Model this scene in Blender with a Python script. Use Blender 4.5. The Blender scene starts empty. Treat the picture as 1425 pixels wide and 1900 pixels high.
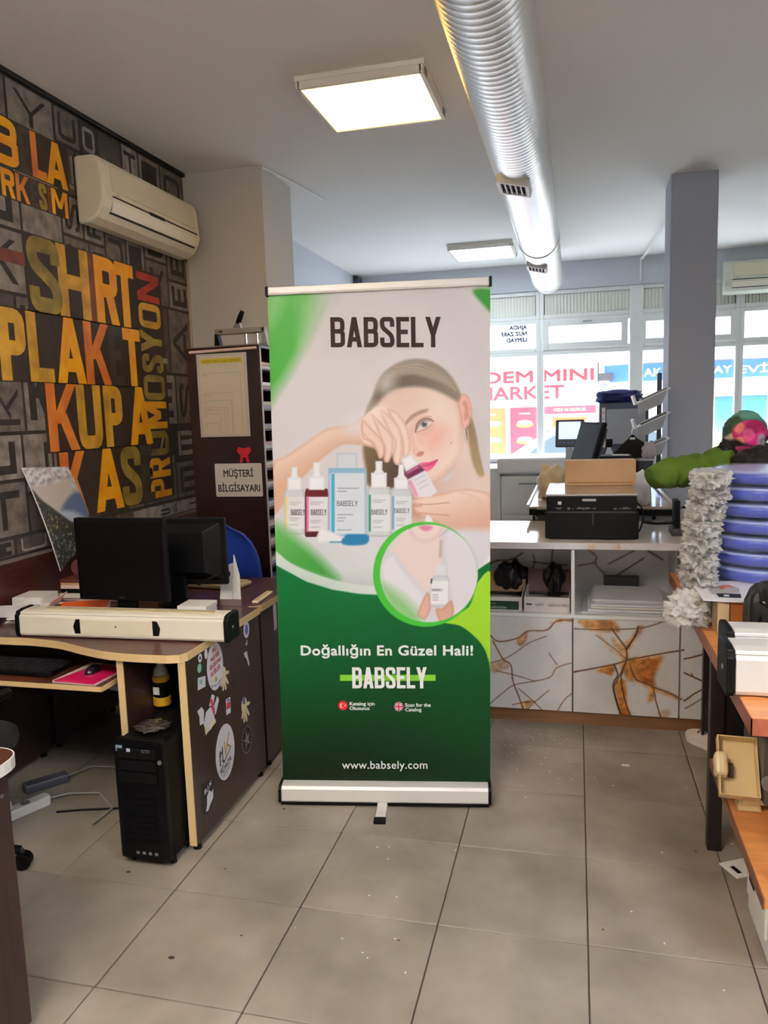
import bpy, bmesh, math, random
import numpy as np
from mathutils import Vector, Matrix, noise as mnoise

SC = bpy.context.scene
COL = SC.collection
rnd = random.Random(7)

# ------------------------------------------------------------------ camera
YAW, PITCH, ROLL = 0.2478, -0.1285, -0.0320
CAM = np.array([1.3154, -1.7012, 1.576])
FPX = 1421.47

def cam_axes():
    cy, sy = math.cos(YAW), math.sin(YAW)
    f0 = np.array([-sy, cy, 0.]); r0 = np.array([cy, sy, 0.]); u0 = np.array([0, 0, 1.])
    f = f0*math.cos(PITCH)+u0*math.sin(PITCH); u = u0*math.cos(PITCH)-f0*math.sin(PITCH)
    return r0*math.cos(ROLL)+u*math.sin(ROLL), u*math.cos(ROLL)-r0*math.sin(ROLL), f
RX, UX, FX = cam_axes()

def ray(px, py):
    return FX+RX*(px-712.5)/FPX-UX*(py-950)/FPX
def on_plane(px, py, p0, n):           # where a sight line meets a plane of the place
    d = ray(px, py); return CAM+d*(np.dot(np.array(p0)-CAM, n)/np.dot(d, n))
def view_px(P):                         # (N,3) -> (N,2)
    d = np.asarray(P, float)-CAM; z = d@FX
    return np.stack([712.5+FPX*(d@RX)/z, 950-FPX*(d@UX)/z], -1)

cd = bpy.data.cameras.new('camera'); cam = bpy.data.objects.new('camera', cd); COL.objects.link(cam)
cd.sensor_fit = 'VERTICAL'; cd.sensor_height = 36.0; cd.lens = FPX*36.0/1900.0
cd.clip_start = 0.05; cd.clip_end = 200
cam.matrix_world = Matrix(((RX[0], UX[0], -FX[0], CAM[0]), (RX[1], UX[1], -FX[1], CAM[1]), (RX[2], UX[2], -FX[2], CAM[2]), (0, 0, 0, 1)))
SC.camera = cam

# ------------------------------------------------------------------ sky, exposure
SC.view_settings.view_transform = 'Standard'; SC.view_settings.look = 'None'
SC.view_settings.exposure = 1.3; SC.view_settings.gamma = 1.0; SC.view_settings.use_curve_mapping = False
W = bpy.data.worlds.new('overcast_sky'); SC.world = W; W.use_nodes = True
bg = W.node_tree.nodes['Background']; bg.inputs[0].default_value = (0.80, 0.90, 1.0, 1); bg.inputs[1].default_value = 6.5
sun = bpy.data.lights.new('sun', 'SUN'); sun.energy = 2.0; sun.angle = 0.6; sun.color = (1.0, .96, .9)
so = bpy.data.objects.new('sun', sun); COL.objects.link(so); so.rotation_euler = (math.radians(38), 0, math.radians(25)); so.location = (0, 5, 12)
LAMP_NEAR, LAMP_FAR, LAMP_FILL = 3.2, 7.0, 20.0
CEIL = 3.17
# window portal: guides sampling of the sky, emits nothing
pl = bpy.data.lights.new('window_portal', 'AREA'); pl.shape = 'RECTANGLE'; pl.size = 5.2; pl.size_y = 2.0
try: pl.cycles.is_portal = True
except Exception: pass
po = bpy.data.objects.new('window_portal', pl); COL.objects.link(po); po.location = (1.6, 7.44, 1.9); po.rotation_euler = (math.radians(-90), 0, 0)
SC.cycles.max_bounces = 10; SC.cycles.diffuse_bounces = 5; SC.cycles.transparent_max_bounces = 24
SC.cycles.sample_clamp_indirect = 6.0

# ------------------------------------------------------------------ materials
def lin(c):
    c = np.asarray(c, float)/255.0
    return np.where(c <= 0.04045, c/12.92, ((c+0.055)/1.055)**2.4)
def L4(c): return tuple(lin(c))+(1.0,)
MATS = {}
def mat(name, c=(128, 128, 128), rough=.5, metal=0., spec=.5, var=None, bump=None, coat=0., emit=None, alpha=None, trans=0.):
    """var=(scale, other colour, sharpness); bump=(scale, strength)"""
    if name in MATS: return MATS[name]
    m = bpy.data.materials.new(name); m.use_nodes = True; MATS[name] = m
    nt = m.node_tree; N = nt.nodes; p = N['Principled BSDF']
    p.inputs['Base Color'].default_value = L4(c); p.inputs['Roughness'].default_value = rough
    p.inputs['Metallic'].default_value = metal; p.inputs['Specular IOR Level'].default_value = spec
    p.inputs['Coat Weight'].default_value = coat; p.inputs['Coat Roughness'].default_value = .1
    tc = N.new('ShaderNodeTexCoord')
    if var:
        sc, c2, sh = var
        n = N.new('ShaderNodeTexNoise'); n.inputs['Scale'].default_value = sc; n.inputs['Detail'].default_value = 6
        nt.links.new(tc.outputs['Object'], n.inputs['Vector'])
        r = N.new('ShaderNodeValToRGB'); r.color_ramp.elements[0].position = .5-.5*sh; r.color_ramp.elements[1].position = .5+.5*sh
        r.color_ramp.elements[0].color = L4(c); r.color_ramp.elements[1].color = L4(c2)
        nt.links.new(n.outputs['Fac'], r.inputs['Fac']); nt.links.new(r.outputs['Color'], p.inputs['Base Color'])
    if bump:
        n = N.new('ShaderNodeTexNoise'); n.inputs['Scale'].default_value = bump[0]; n.inputs['Detail'].default_value = 4
        nt.links.new(tc.outputs['Object'], n.inputs['Vector'])
        b = N.new('ShaderNodeBump'); b.inputs['Strength'].default_value = bump[1]; b.inputs['Distance'].default_value = .01
        nt.links.new(n.outputs['Fac'], b.inputs['Height']); nt.links.new(b.outputs['Normal'], p.inputs['Normal'])
    if emit:
        p.inputs['Emission Color'].default_value = L4(emit[0]); p.inputs['Emission Strength'].default_value = emit[1]
    if alpha is not None: p.inputs['Alpha'].default_value = alpha
    if trans: p.inputs['Transmission Weight'].default_value = trans
    return m
def wood(name, c1, c2, stretch=(1, 1, 12), scale=4, rough=.35, coat=.2):
    if name in MATS: return MATS[name]
    m = mat(name, c1, rough, coat=coat); nt = m.node_tree; N = nt.nodes; p = N['Principled BSDF']
    tc = N.new('ShaderNodeTexCoord'); mp = N.new('ShaderNodeMapping'); mp.inputs['Scale'].default_value = stretch
    n = N.new('ShaderNodeTexNoise'); n.inputs['Scale'].default_value = scale; n.inputs['Detail'].default_value = 8; n.inputs['Roughness'].default_value = .65
    r = N.new('ShaderNodeValToRGB'); r.color_ramp.elements[0].position = .3; r.color_ramp.elements[1].position = .7
    r.color_ramp.elements[0].color = L4(c1); r.color_ramp.elements[1].color = L4(c2)
    nt.links.new(tc.outputs['Object'], mp.inputs['Vector']); nt.links.new(mp.outputs['Vector'], n.inputs['Vector'])
    nt.links.new(n.outputs['Fac'], r.inputs['Fac']); nt.links.new(r.outputs['Color'], p.inputs['Base Color'])
    return m
def painted(name, rough=.5, spec=.4, coat=0.):      # flat print carried by the mesh as colour data
    if name in MATS: return MATS[name]
    m = mat(name, (200, 200, 200), rough, spec=spec, coat=coat); nt = m.node_tree
    a = nt.nodes.new('ShaderNodeAttribute'); a.attribute_name = 'print'
    nt.links.new(a.outputs['Color'], nt.nodes['Principled BSDF'].inputs['Base Color'])
    return m
def filmy(name, c, see=.5, rough=.15, bump=None):     # thin clear plastic: part transparent, part glossy
    if name in MATS: return MATS[name]
    m = mat(name, c, rough, bump=bump); nt = m.node_tree; N = nt.nodes
    t = N.new('ShaderNodeBsdfTransparent'); mx = N.new('ShaderNodeMixShader'); mx.inputs[0].default_value = see
    nt.links.new(N['Principled BSDF'].outputs[0], mx.inputs[1]); nt.links.new(t.outputs[0], mx.inputs[2])
    nt.links.new(mx.outputs[0], N['Material Output'].inputs['Surface'])
    return m

# ------------------------------------------------------------------ mesh builder
GC = {}
class MB:
    def __init__(s, M=None): s.v = []; s.f = []; s.M = M
    def add(s, vs, fs):
        o = len(s.v)
        if s.M is not None: vs = [tuple(s.M @ Vector(p)) for p in vs]
        s.v += [tuple(map(float, p)) for p in vs]; s.f += [[i+o for i in f] for f in fs]; return s
    def box(s, x0, x1, y0, y1, z0, z1):
        return s.add([(x0, y0, z0), (x1, y0, z0), (x1, y1, z0), (x0, y1, z0), (x0, y0, z1), (x1, y0, z1), (x1, y1, z1), (x0, y1, z1)],
                     [(0, 3, 2, 1), (4, 5, 6, 7), (0, 1, 5, 4), (1, 2, 6, 5), (2, 3, 7, 6), (3, 0, 4, 7)])
    def obox(s, c, size, R=None):
        R = R or Matrix(); vs = []
        for k in range(8):
            p = Vector(((k & 1)-.5, (k >> 1 & 1)-.5, (k >> 2)-.5)); p = Vector((p.x*size[0], p.y*size[1], p.z*size[2]))
            vs.append(R.to_3x3() @ p+Vector(c))
        return s.add(vs, [(0, 2, 3, 1), (4, 5, 7, 6), (0, 1, 5, 4), (1, 3, 7, 5), (3, 2, 6, 7), (2, 0, 4, 6)])
    def hexa(s, a, b):                      # two quads (4 points each), joined
        return s.add(list(a)+list(b), [(3, 2, 1, 0), (4, 5, 6, 7), (0, 1, 5, 4), (1, 2, 6, 5), (2, 3, 7, 6), (3, 0, 4, 7)])
    def cyl(s, a, b, r0, r1=None, n=16, caps=True):
        r1 = r0 if r1 is None else r1; a = Vector(a); b = Vector(b); d = (b-a).normalized()
        e = d.orthogonal().normalized(); g = d.cross(e); vs = []
        for p, r in ((a, r0), (b, r1)):
            for k in range(n):
                t = 2*math.pi*k/n; vs.append(p+(e*math.cos(t)+g*math.sin(t))*r)
        fs = [(k, (k+1) % n, n+(k+1) % n, n+k) for k in range(n)]
        if caps: fs += [tuple(range(n))[::-1], tuple(range(n, 2*n))]
        return s.add(vs, fs)
    def lathe(s, prof, c=(0, 0, 0), n=24, ax='z', sx=1., sy=1.):
        vs = []; m = len(prof)
        for k in range(n):
            t = 2*math.pi*k/n; ct, st = math.cos(t)*sx, math.sin(t)*sy
            for r, h in prof:
                p = {'z': (r*ct, r*st, h), 'y': (r*ct, h, r*st), 'x': (h, r*ct, r*st)}[ax]
                vs.append((p[0]+c[0], p[1]+c[1], p[2]+c[2]))
        fs = [(k*m+i, ((k+1) % n)*m+i, ((k+1) % n)*m+i+1, k*m+i+1) for k in range(n) for i in range(m-1)]
        if prof[0][0] > 1e-6: fs.append(tuple(k*m for k in range(n))[::-1])
        if prof[-1][0] > 1e-6: fs.append(tuple(k*m+m-1 for k in range(n)))
        return s.add(vs, fs)
    def tube(s, pts, r, n=8, closed=False, flat=None):
        P = [Vector(p) for p in pts]; vs = []; m = len(P); rs = r if isinstance(r, (list, tuple)) else [r]*m; ref = None
        for i in range(m):
            d = (P[min(i+1, m-1)]-P[max(i-1, 0)])
            d = d.normalized() if d.length > 1e-9 else Vector((0, 0, 1))
            e = d.orthogonal().normalized() if ref is None else (ref-d*ref.dot(d)).normalized(); ref = e; g = d.cross(e)
            for k in range(n):
                t = 2*math.pi*k/n; vs.append(P[i]+(e*math.cos(t)+g*math.sin(t)*(flat or 1))*rs[i])
        fs = [(i*n+k, i*n+(k+1) % n, (i+1)*n+(k+1) % n, (i+1)*n+k) for i in range(m-1) for k in range(n)]
        fs += [tuple(range(n))[::-1], tuple(range((m-1)*n, m*n))]
        return s.add(vs, fs)
    def prism(s, poly, fn, d0, d1):         # polygon (2D) swept between depths d0, d1 through fn(u, v, d) -> xyz
        n = len(poly)
        vs = [fn(u, v, d0) for u, v in poly]+[fn(u, v, d1) for u, v in poly]
        return s.add(vs, [tuple(range(n))[::-1], tuple(range(n, 2*n))]+[(i, (i+1) % n, n+(i+1) % n, n+i) for i in range(n)])
    def flat(s, poly, fn, d=0.):
        return s.add([fn(u, v, d) for u, v in poly], [tuple(range(len(poly)))])
    def stroke(s, pts, w, fn, d=0., closed=False):     # a mitred thick line in a plane
        P = [np.array(p, float) for p in pts]; m = len(P); Lf = []; Rt = []
        for i in range(m):
            a = P[i-1] if (i > 0 or closed) else None; b = P[(i+1) % m] if (i < m-1 or closed) else None
            d1 = (P[i]-a) if a is not None else (b-P[i]); d2 = (b-P[i]) if b is not None else (P[i]-a)
            d1 = d1/(np.linalg.norm(d1)+1e-12); d2 = d2/(np.linalg.norm(d2)+1e-12)
            n1 = np.array([-d1[1], d1[0]]); n2 = np.array([-d2[1], d2[0]]); nn = n1+n2; q = np.linalg.norm(nn)
            nn = n1 if q < 1e-6 else nn/q; k = w/2/max(.35, float(nn@n1)); Lf.append(P[i]+nn*k); Rt.append(P[i]-nn*k)
        vs = [fn(p[0], p[1], d) for p in Lf]+[fn(p[0], p[1], d) for p in Rt]; fs = []
        for i in range(m if closed else m-1): j = (i+1) % m; fs.append((m+i, m+j, j, i))
        return s.add(vs, fs)
    def text(s, t, fn, h=1., bold=0., xs=1., d=0., center=False, width=None, track=1.):
        V, F, wd = glyphs(t, 0., track)
        if width: xs = width/(wd*h)
        ox = -wd*h*xs/2 if center else 0
        o = np.array(fn(0, 0, 0)); n = np.cross(np.array(fn(1, 0, 0))-o, np.array(fn(0, 1, 0))-o); n = n/(np.linalg.norm(n)+1e-9); lift = max(.00003, h*.002)
        for k, (ex, ey) in enumerate(((0, 0), (1, 0), (-1, 0), (0, 1), (0, -1), (.7, .7), (-.7, .7), (.7, -.7), (-.7, -.7)) if bold else ((0, 0),)):
            b = bold*h*1.15; s.add([tuple(np.array(fn(x*h*xs+ox+ex*b, y*h+ey*b, d))+n*lift*k) for x, y in V], F)
        return s
    def build(s, name, m, parent=None, smooth=False, bev=0., seg=2, auto=None, kind=None, label=None):
        me = bpy.data.meshes.new(name); o0 = root_loc(parent)
        me.from_pydata([(x-o0[0], y-o0[1], z-o0[2]) for x, y, z in s.v], [], s.f)
        if smooth: me.polygons.foreach_set('use_smooth', [True]*len(me.polygons))
        me.materials.append(m); o = bpy.data.objects.new(name, me); COL.objects.link(o)
        if parent is not None: o.parent = parent
        if bev:
            b = o.modifiers.new('bevel', 'BEVEL'); b.width = bev; b.segments = seg; b.limit_method = 'ANGLE'; b.angle_limit = math.radians(40)
        if auto is not None: me.set_sharp_from_angle(angle=math.radians(auto))
        if kind: o['kind'] = kind
        if label: o['label'] = label
        return o
def root_loc(p):
    while p is not None:
        if p.parent is None: return tuple(p.location)
        p = p.parent
    return (0, 0, 0)
def glyphs(t, bold=0., track=1.):
    k = (t, bold, track)
    if k in GC: return GC[k]
    cu = bpy.data.curves.new('t', 'FONT'); cu.body = t; cu.size = 1.; cu.offset = bold; cu.resolution_u = 3; cu.space_character = track
    o = bpy.data.objects.new('t', cu); COL.objects.link(o)
    dg = bpy.context.evaluated_depsgraph_get(); me = bpy.data.meshes.new_from_object(o.evaluated_get(dg))
    V = np.array([v.co[:2] for v in me.vertices]) if len(me.vertices) else np.zeros((0, 2)); F = [tuple(p.vertices) for p in me.polygons]
    bpy.data.objects.remove(o); bpy.data.curves.remove(cu); bpy.data.meshes.remove(me)
    if len(V):
        V = V-np.array([V[:, 0].min(), 0]); V = V/0.73; wd = V[:, 0].max()
    else: wd = 1
    GC[k] = (V.tolist(), F, float(wd)); return GC[k]
# condensed poster letters as strokes: {char: (width, [(closed, points)])}
# kinds: 0 open line, 1 closed smooth, 2 slanted bar with level ends, 3 open smooth
SF = {
 'B': (.42, [(0, [(.07, 0), (.07, 1)]), (3, [(.10, .93), (.33, .93), (.35, .73), (.33, .53), (.10, .53)]), (3, [(.10, .53), (.35, .53), (.35, .30), (.35, .07), (.10, .07)])]),
 'A': (.44, [(2, [(.07, 0), (.22, 1)]), (2, [(.37, 0), (.22, 1)]), (0, [(.14, .26), (.30, .26)])]),
 'S': (.42, [(3, [(.35, .68), (.35, .93), (.21, .93), (.07, .93), (.07, .66), (.21, .52), (.35, .36), (.35, .07), (.21, .07), (.07, .07), (.07, .32)])]),
 'E': (.37, [(0, [(.07, 0), (.07, 1)]), (0, [(.10, .93), (.37, .93)]), (0, [(.10, .51), (.33, .51)]), (0, [(.10, .07), (.37, .07)])]),
 'L': (.36, [(0, [(.07, 0), (.07, 1)]), (0, [(.10, .07), (.36, .07)])]),
 'Y': (.44, [(2, [(.07, 1), (.22, .40)]), (2, [(.37, 1), (.22, .40)]), (0, [(.22, .45), (.22, 0)])]),
 'H': (.44, [(0, [(.07, 0), (.07, 1)]), (0, [(.37, 0), (.37, 1)]), (0, [(.07, .5), (.37, .5)])]),
 'R': (.43, [(0, [(.07, 0), (.07, 1)]), (3, [(.10, .93), (.36, .93), (.36, .72), (.36, .5), (.10, .5)]), (2, [(.36, 0), (.25, .52)])]),
 'T': (.40, [(0, [(0, .93), (.40, .93)]), (0, [(.20, .93), (.20, 0)])]),
 'P': (.42, [(0, [(.07, 0), (.07, 1)]), (3, [(.10, .93), (.35, .93), (.35, .69), (.35, .45), (.10, .45)])]),
 'K': (.44, [(0, [(.07, 0), (.07, 1)]), (2, [(.12, .40), (.37, 1)]), (2, [(.37, 0), (.20, .58)])]),
 'U': (.43, [(3, [(.07, 1), (.07, .50), (.07, .07), (.215, .07), (.36, .07), (.36, .5), (.36, 1)])]),
 'O': (.43, [(1, [(.07, .07), (.07, .5), (.07, .93), (.215, .93), (.36, .93), (.36, .5), (.36, .07), (.215, .07)])]),
 'M': (.56, [(0, [(.07, 0), (.07, 1)]), (0, [(.49, 0), (.49, 1)]), (2, [(.10, 1), (.28, .28)]), (2, [(.46, 1), (.28, .28)])]),
 'N': (.44, [(0, [(.07, 0), (.07, 1)]), (0, [(.37, 0), (.37, 1)]), (2, [(.09, 1), (.35, 0)])]),
 'I': (.14, [(0, [(.07, 0), (.07, 1)])]),
}
def chaikin(P, closed, k=2):
    P = [np.array(p, float) for p in P]
    for _ in range(k):
        Q = []; m = len(P)
        if not closed: Q.append(P[0])
        for i in range(m if closed else m-1):
            a, b = P[i], P[(i+1) % m]; Q += [a*.75+b*.25, a*.25+b*.75]
        if not closed: Q.append(P[-1])
        P = Q
    return P
LIFT = [0]
def poster_letter(mb, ch, fn, u0, u1, v0, v1, w=.14, d=0.):
    wd, st = SF[ch]; H = v1-v0; U = u1-u0; W_ = w*H if ch != 'I' else U; W_ = min(W_, U*.42) if ch != 'I' else U
    def mp(t, n, full):                    # stroke centre lines sit half a stroke inside the letter's box
        h = W_/2
        if t <= .07: return h*t/.07
        if t >= n-.07: return full-h*(n-t)/.07
        return h+(full-2*h)*(t-.07)/(n-.14)
    for k, pts in st:
        q = [(u0+mp(x, wd, U), v0+mp(y, 1., H)) for x, y in pts]; LIFT[0] = (LIFT[0]+1) % 5; dd = d+LIFT[0]*.00012
        if k == 2:
            (xa, ya), (xb, yb) = q; h = W_*.53; f = [(xa-h, ya), (xa+h, ya), (xb+h, yb), (xb-h, yb)]
            mb.flat(f if yb > ya else f[::-1], fn, dd)
        else: mb.stroke(chaikin(q, k == 1) if k in (1, 3) else q, W_, fn, dd, k == 1)
def poster_word(mb, word, fn, u0, u1, v0, v1, w=.14, d=0., gap=.055):
    tot = sum(SF[c][0] for c in word)+gap*(len(word)-1); x = 0; k = (u1-u0)/tot
    for c in word:
        poster_letter(mb, c, fn, u0+x*k, u0+(x+SF[c][0])*k, v0, v1, w, d); x += SF[c][0]+gap

# ------------------------------------------------------------------ objects
def thing(name, label, cat, loc=(0, 0, 0), group=None):
    o = bpy.data.objects.new(name, None); COL.objects.link(o); o.location = loc; o.empty_display_size = .05
    return tag(o, label, cat, group)
def tag(o, label, cat, group=None):
    o['label'] = label; o['category'] = cat
    if group: o['group'] = group
    return o
def struct(o): o['kind'] = 'structure'; return o
def dup(o, off, label=None):
    def cp(a, par):
        c = a.copy(); COL.objects.link(c)
        if par is not None: c.parent = par
        for ch in list(a.children): cp(ch, c)
        return c
    r = cp(o, None); r.location = Vector(o.location)+Vector(off)
    if label: r['label'] = label
    return r
def XY(x, y, z, yaw=0., s=1.): return Matrix.Translation((x, y, z)) @ Matrix.Rotation(yaw, 4, 'Z') @ Matrix.Scale(s, 4)
def plane_fn(o, u, v, n=None):
    o = np.array(o, float); u = np.array(u, float); v = np.array(v, float); n = np.cross(u, v) if n is None else np.array(n, float); n = n/np.linalg.norm(n)
    return lambda a, b, d=0.: tuple(o+u*a+v*b+n*d)
def blob(name, c, r, m, parent=None, sub=4, amp=.1, freq=3., seed=0, ridged=False, zmin=None, box=0., amp2=0., freq2=12., zmax=None):
    bm = bmesh.new(); bmesh.ops.create_icosphere(bm, subdivisions=sub, radius=1.); o0 = root_loc(parent)
    for v in bm.verts:
        p = v.co.copy()
        if box: p = Vector([math.copysign(abs(t)**(1-box), t) for t in p])
        q = p*freq+Vector((seed*7.3, seed*3.1, seed*1.7)); n = mnoise.noise(q)
        if ridged: n = 1-2*abs(n)
        k = 1+amp*n+(amp2*mnoise.noise(p*freq2+Vector((seed, 0, 5))) if amp2 else 0)
        v.co = Vector((p.x*r[0]*k, p.y*r[1]*k, p.z*r[2]*k))+Vector(c)
        if zmin is not None and v.co.z < zmin: v.co.z = zmin
        if zmax is not None and v.co.z > zmax: v.co.z = zmax
        v.co -= Vector(o0)
    me = bpy.data.meshes.new(name); bm.to_mesh(me); bm.free(); me.polygons.foreach_set('use_smooth', [True]*len(me.polygons))
    me.materials.append(m); o = bpy.data.objects.new(name, me); COL.objects.link(o)
    if parent is not None: o.parent = parent
    return o
def skin_obj(name, J, E, m, parent=None, sub=2, root=0):
    o0 = root_loc(parent); me = bpy.data.meshes.new(name)
    me.from_pydata([(j[0]-o0[0], j[1]-o0[1], j[2]-o0[2]) for j in J], E, [])
    o = bpy.data.objects.new(name, me); COL.objects.link(o)
    o.modifiers.new('skin', 'SKIN').use_smooth_shade = True
    for i, j in enumerate(J):
        r = j[3]; me.skin_vertices[0].data[i].radius = (r, r) if not isinstance(r, tuple) else r
    me.skin_vertices[0].data[root].use_root = True
    sb = o.modifiers.new('sub', 'SUBSURF'); sb.levels = sub; sb.render_levels = sub
    me.materials.append(m)
    if parent is not None: o.parent = parent
    return o

# ------------------------------------------------------------------ printed pictures: colour data on a fine grid
def catmull(pts, k=5, closed=True):
    P = np.array(pts, float); n = len(P); out = []
    for i in range(n if closed else n-1):
        a, b, c, d = (P[(i-1) % n], P[i], P[(i+1) % n], P[(i+2) % n]) if closed else (P[max(i-1, 0)], P[i], P[i+1], P[min(i+2, n-1)])
        for t in np.linspace(0, 1, k, endpoint=False):
            out.append(.5*((2*b)+(-a+c)*t+(2*a-5*b+4*c-d)*t*t+(-a+3*b-3*c+d)*t**3))
    if not closed: out.append(P[-1])
    return np.array(out)
class Canvas:
    def __init__(s, P, c): s.P = P; s.C = np.tile(np.array(c, float), (len(P), 1))
    def _mix(s, idx, a, col, grad=None):
        c = np.array(col, float)[None, :]
        if grad:
            c2, p0, p1 = grad; p0 = np.array(p0, float); p1 = np.array(p1, float); d = p1-p0
            t = np.clip(((s.P[idx]-p0)@d)/(d@d), 0, 1)[:, None]; c = c*(1-t)+np.array(c2, float)*t
        a = a[:, None]; s.C[idx] = s.C[idx]*(1-a)+c*a
    def fill(s, poly, col, feather=1.2, smooth=True, alpha=1., grad=None, edge=None):
        Q = catmull(poly) if smooth else np.array(poly, float); lo = Q.min(0)-feather*2; hi = Q.max(0)+feather*2
        idx = np.nonzero(((s.P >= lo) & (s.P <= hi)).all(1))[0]
        if not len(idx): return
        p = s.P[idx]; dist = np.full(len(p), 1e9); ins = np.zeros(len(p), bool)
        for a, b in zip(Q, np.roll(Q, -1, 0)):
            e = b-a; w = p-a; t = np.clip((w@e)/(e@e+1e-12), 0, 1); dd = ((w-t[:, None]*e)**2).sum(1); dist = np.minimum(dist, dd)
            c = ((a[1] <= p[:, 1]) != (b[1] <= p[:, 1]))
            if c.any(): ins ^= c & (p[:, 0] < a[0]+(p[:, 1]-a[1])*e[0]/(e[1] if abs(e[1]) > 1e-9 else 1e-9))
        sd = np.sqrt(dist)*np.where(ins, -1, 1); a = np.clip(.5-sd/(2*feather), 0, 1)*alpha
        s._mix(idx, a, col, grad)
        if edge:
            ec, ew = edge; k = np.clip(1+sd/ew, 0, 1)*a*.8; s._mix(idx, k, ec)
    def line(s, pts, w, col, feather=.8, smooth=True, alpha=1.):
        Q = catmull(pts, closed=False) if smooth and len(pts) > 2 else np.array(pts, float); lo = Q.min(0)-w-feather*2; hi = Q.max(0)+w+feather*2
        idx = np.nonzero(((s.P >= lo) & (s.P <= hi)).all(1))[0]
        if not len(idx): return
        p = s.P[idx]; dist = np.full(len(p), 1e9)
        for a, b in zip(Q[:-1], Q[1:]):
            e = b-a; q = p-a; t = np.clip((q@e)/(e@e+1e-12), 0, 1); dist = np.minimum(dist, ((q-t[:, None]*e)**2).sum(1))
        s._mix(idx, np.clip(.5-(np.sqrt(dist)-w/2)/(2*feather), 0, 1)*alpha, col)
    def disc(s, c, r, col, feather=1., alpha=1., ry=None, grad=None):
        ry = ry or r; q = (s.P-np.array(c))/np.array([r, ry]); d = (np.sqrt((q**2).sum(1))-1)*min(r, ry)
        a = np.clip(.5-d/(2*feather), 0, 1)*alpha; idx = np.nonzero(a > 0)[0]; s._mix(idx, a[idx], col, grad)
    def noise(s, amp, seed=0):
        g = np.random.default_rng(seed); s.C += g.normal(0, amp, (len(s.C), 1))
def print_grid(name, fn, nx, ny, paint, m, parent=None, d=0.):
    """fn(u,v,d), u,v in 0..1; paint(Canvas) works in photo pixels of the grid points"""
    uu, vv = np.meshgrid(np.linspace(0, 1, nx+1), np.linspace(0, 1, ny+1)); u = uu.ravel(); v = vv.ravel()
    o = np.array(fn(0, 0, d)); a = np.array(fn(1, 0, d))-o; b = np.array(fn(0, 1, d))-o
    V = o+u[:, None]*a+v[:, None]*b
    C = paint(V, u, v); C = np.clip(C, 0, 255)
    i = np.arange(ny)[:, None]*(nx+1)+np.arange(nx)[None, :]; F = np.stack([i, i+1, i+nx+2, i+nx+1], -1).reshape(-1, 4)
    me = bpy.data.meshes.new(name); me.vertices.add(len(V)); me.vertices.foreach_set('co', (V-np.array(root_loc(parent))).ravel())
    me.loops.add(F.size); me.loops.foreach_set('vertex_index', F.ravel().astype(np.int32)); me.polygons.add(len(F))
    me.polygons.foreach_set('loop_start', np.arange(0, F.size, 4, dtype=np.int32)); me.update(calc_edges=True)
    at = me.color_attributes.new('print', 'FLOAT_COLOR', 'POINT'); at.data.foreach_set('color', np.concatenate([lin(C), np.ones((len(C), 1))], 1).astype(np.float32).ravel())
    me.materials.append(m); ob = bpy.data.objects.new(name, me); COL.objects.link(ob)
    if parent is not None: ob.parent = parent
    return ob

# ================================================================== SETTING
m_ceil = mat('ceiling_paint', (240, 239, 236), .85, bump=(9, .05))
m_wall = mat('blue_grey_paint', (200, 205, 213), .8, bump=(30, .04))
m_stub = mat('warm_grey_paint', (200, 196, 190), .8, bump=(30, .05))
m_col = mat('column_paint', (170, 175, 188), .7, bump=(30, .05))
m_grout = mat('grout', (74, 62, 54), .9)
m_tile = mat('floor_tile', (158, 152, 146), .38, spec=.45)
def tile_nodes(m):
    nt = m.node_tree; N = nt.nodes; p = N['Principled BSDF']
    g = N.new('ShaderNodeNewGeometry'); n = N.new('ShaderNodeTexNoise'); n.inputs['Scale'].default_value = 3.2; n.inputs['Detail'].default_value = 7
    n2 = N.new('ShaderNodeTexNoise'); n2.inputs['Scale'].default_value = 26; n2.inputs['Detail'].default_value = 3
    nt.links.new(g.outputs['Position'], n.inputs['Vector']); nt.links.new(g.outputs['Position'], n2.inputs['Vector'])
    r = N.new('ShaderNodeValToRGB'); e = r.color_ramp.elements; e[0].position = .3; e[1].position = .72; e[0].color = L4((118, 109, 97)); e[1].color = L4((160, 150, 137))
    nt.links.new(n.outputs['Fac'], r.inputs['Fac'])
    oi = N.new('ShaderNodeObjectInfo'); h = N.new('ShaderNodeHueSaturation'); mr = N.new('ShaderNodeMapRange'); mr.inputs['To Min'].default_value = .93; mr.inputs['To Max'].default_value = 1.05
    nt.links.new(oi.outputs['Random'], mr.inputs['Value']); nt.links.new(mr.outputs[0], h.inputs['Value']); nt.links.new(r.outputs['Color'], h.inputs['Color'])
    nt.links.new(h.outputs['Color'], p.inputs['Base Color'])
    rr = N.new('ShaderNodeMapRange'); rr.inputs['To Min'].default_value = .28; rr.inputs['To Max'].default_value = .5
    nt.links.new(n2.outputs['Fac'], rr.inputs['Value']); nt.links.new(rr.outputs[0], p.inputs['Roughness'])
tile_nodes(m_tile)
floor = struct(MB().box(-1.4, 4.6, -3.8, 7.6, -.12, -.006).build('floor', m_grout))
T = .45
t0 = MB().box(-.2228, .2228, -.2228, .2228, -.009, 0.).build('tile', m_tile, floor, bev=.0012, seg=1); first = True
far = MB()
for j in range(-9, 17):
    for i in range(-4, 11):
        cx, cy = (i+.5)*T, (j+.5)*T
        if not (-1.25 < cx < 4.5 and -3.6 < cy < 7.4): continue
        if -3 <= i <= 6 and j >= -2:
            if first: o = t0; first = False
            else: o = t0.copy(); COL.objects.link(o)
            o.location = (cx, cy, rnd.uniform(-.0006, .0006)); o.parent = floor
        else: far.box(cx-.2228, cx+.2228, cy-.2228, cy+.2228, -.009, 0)
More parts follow.
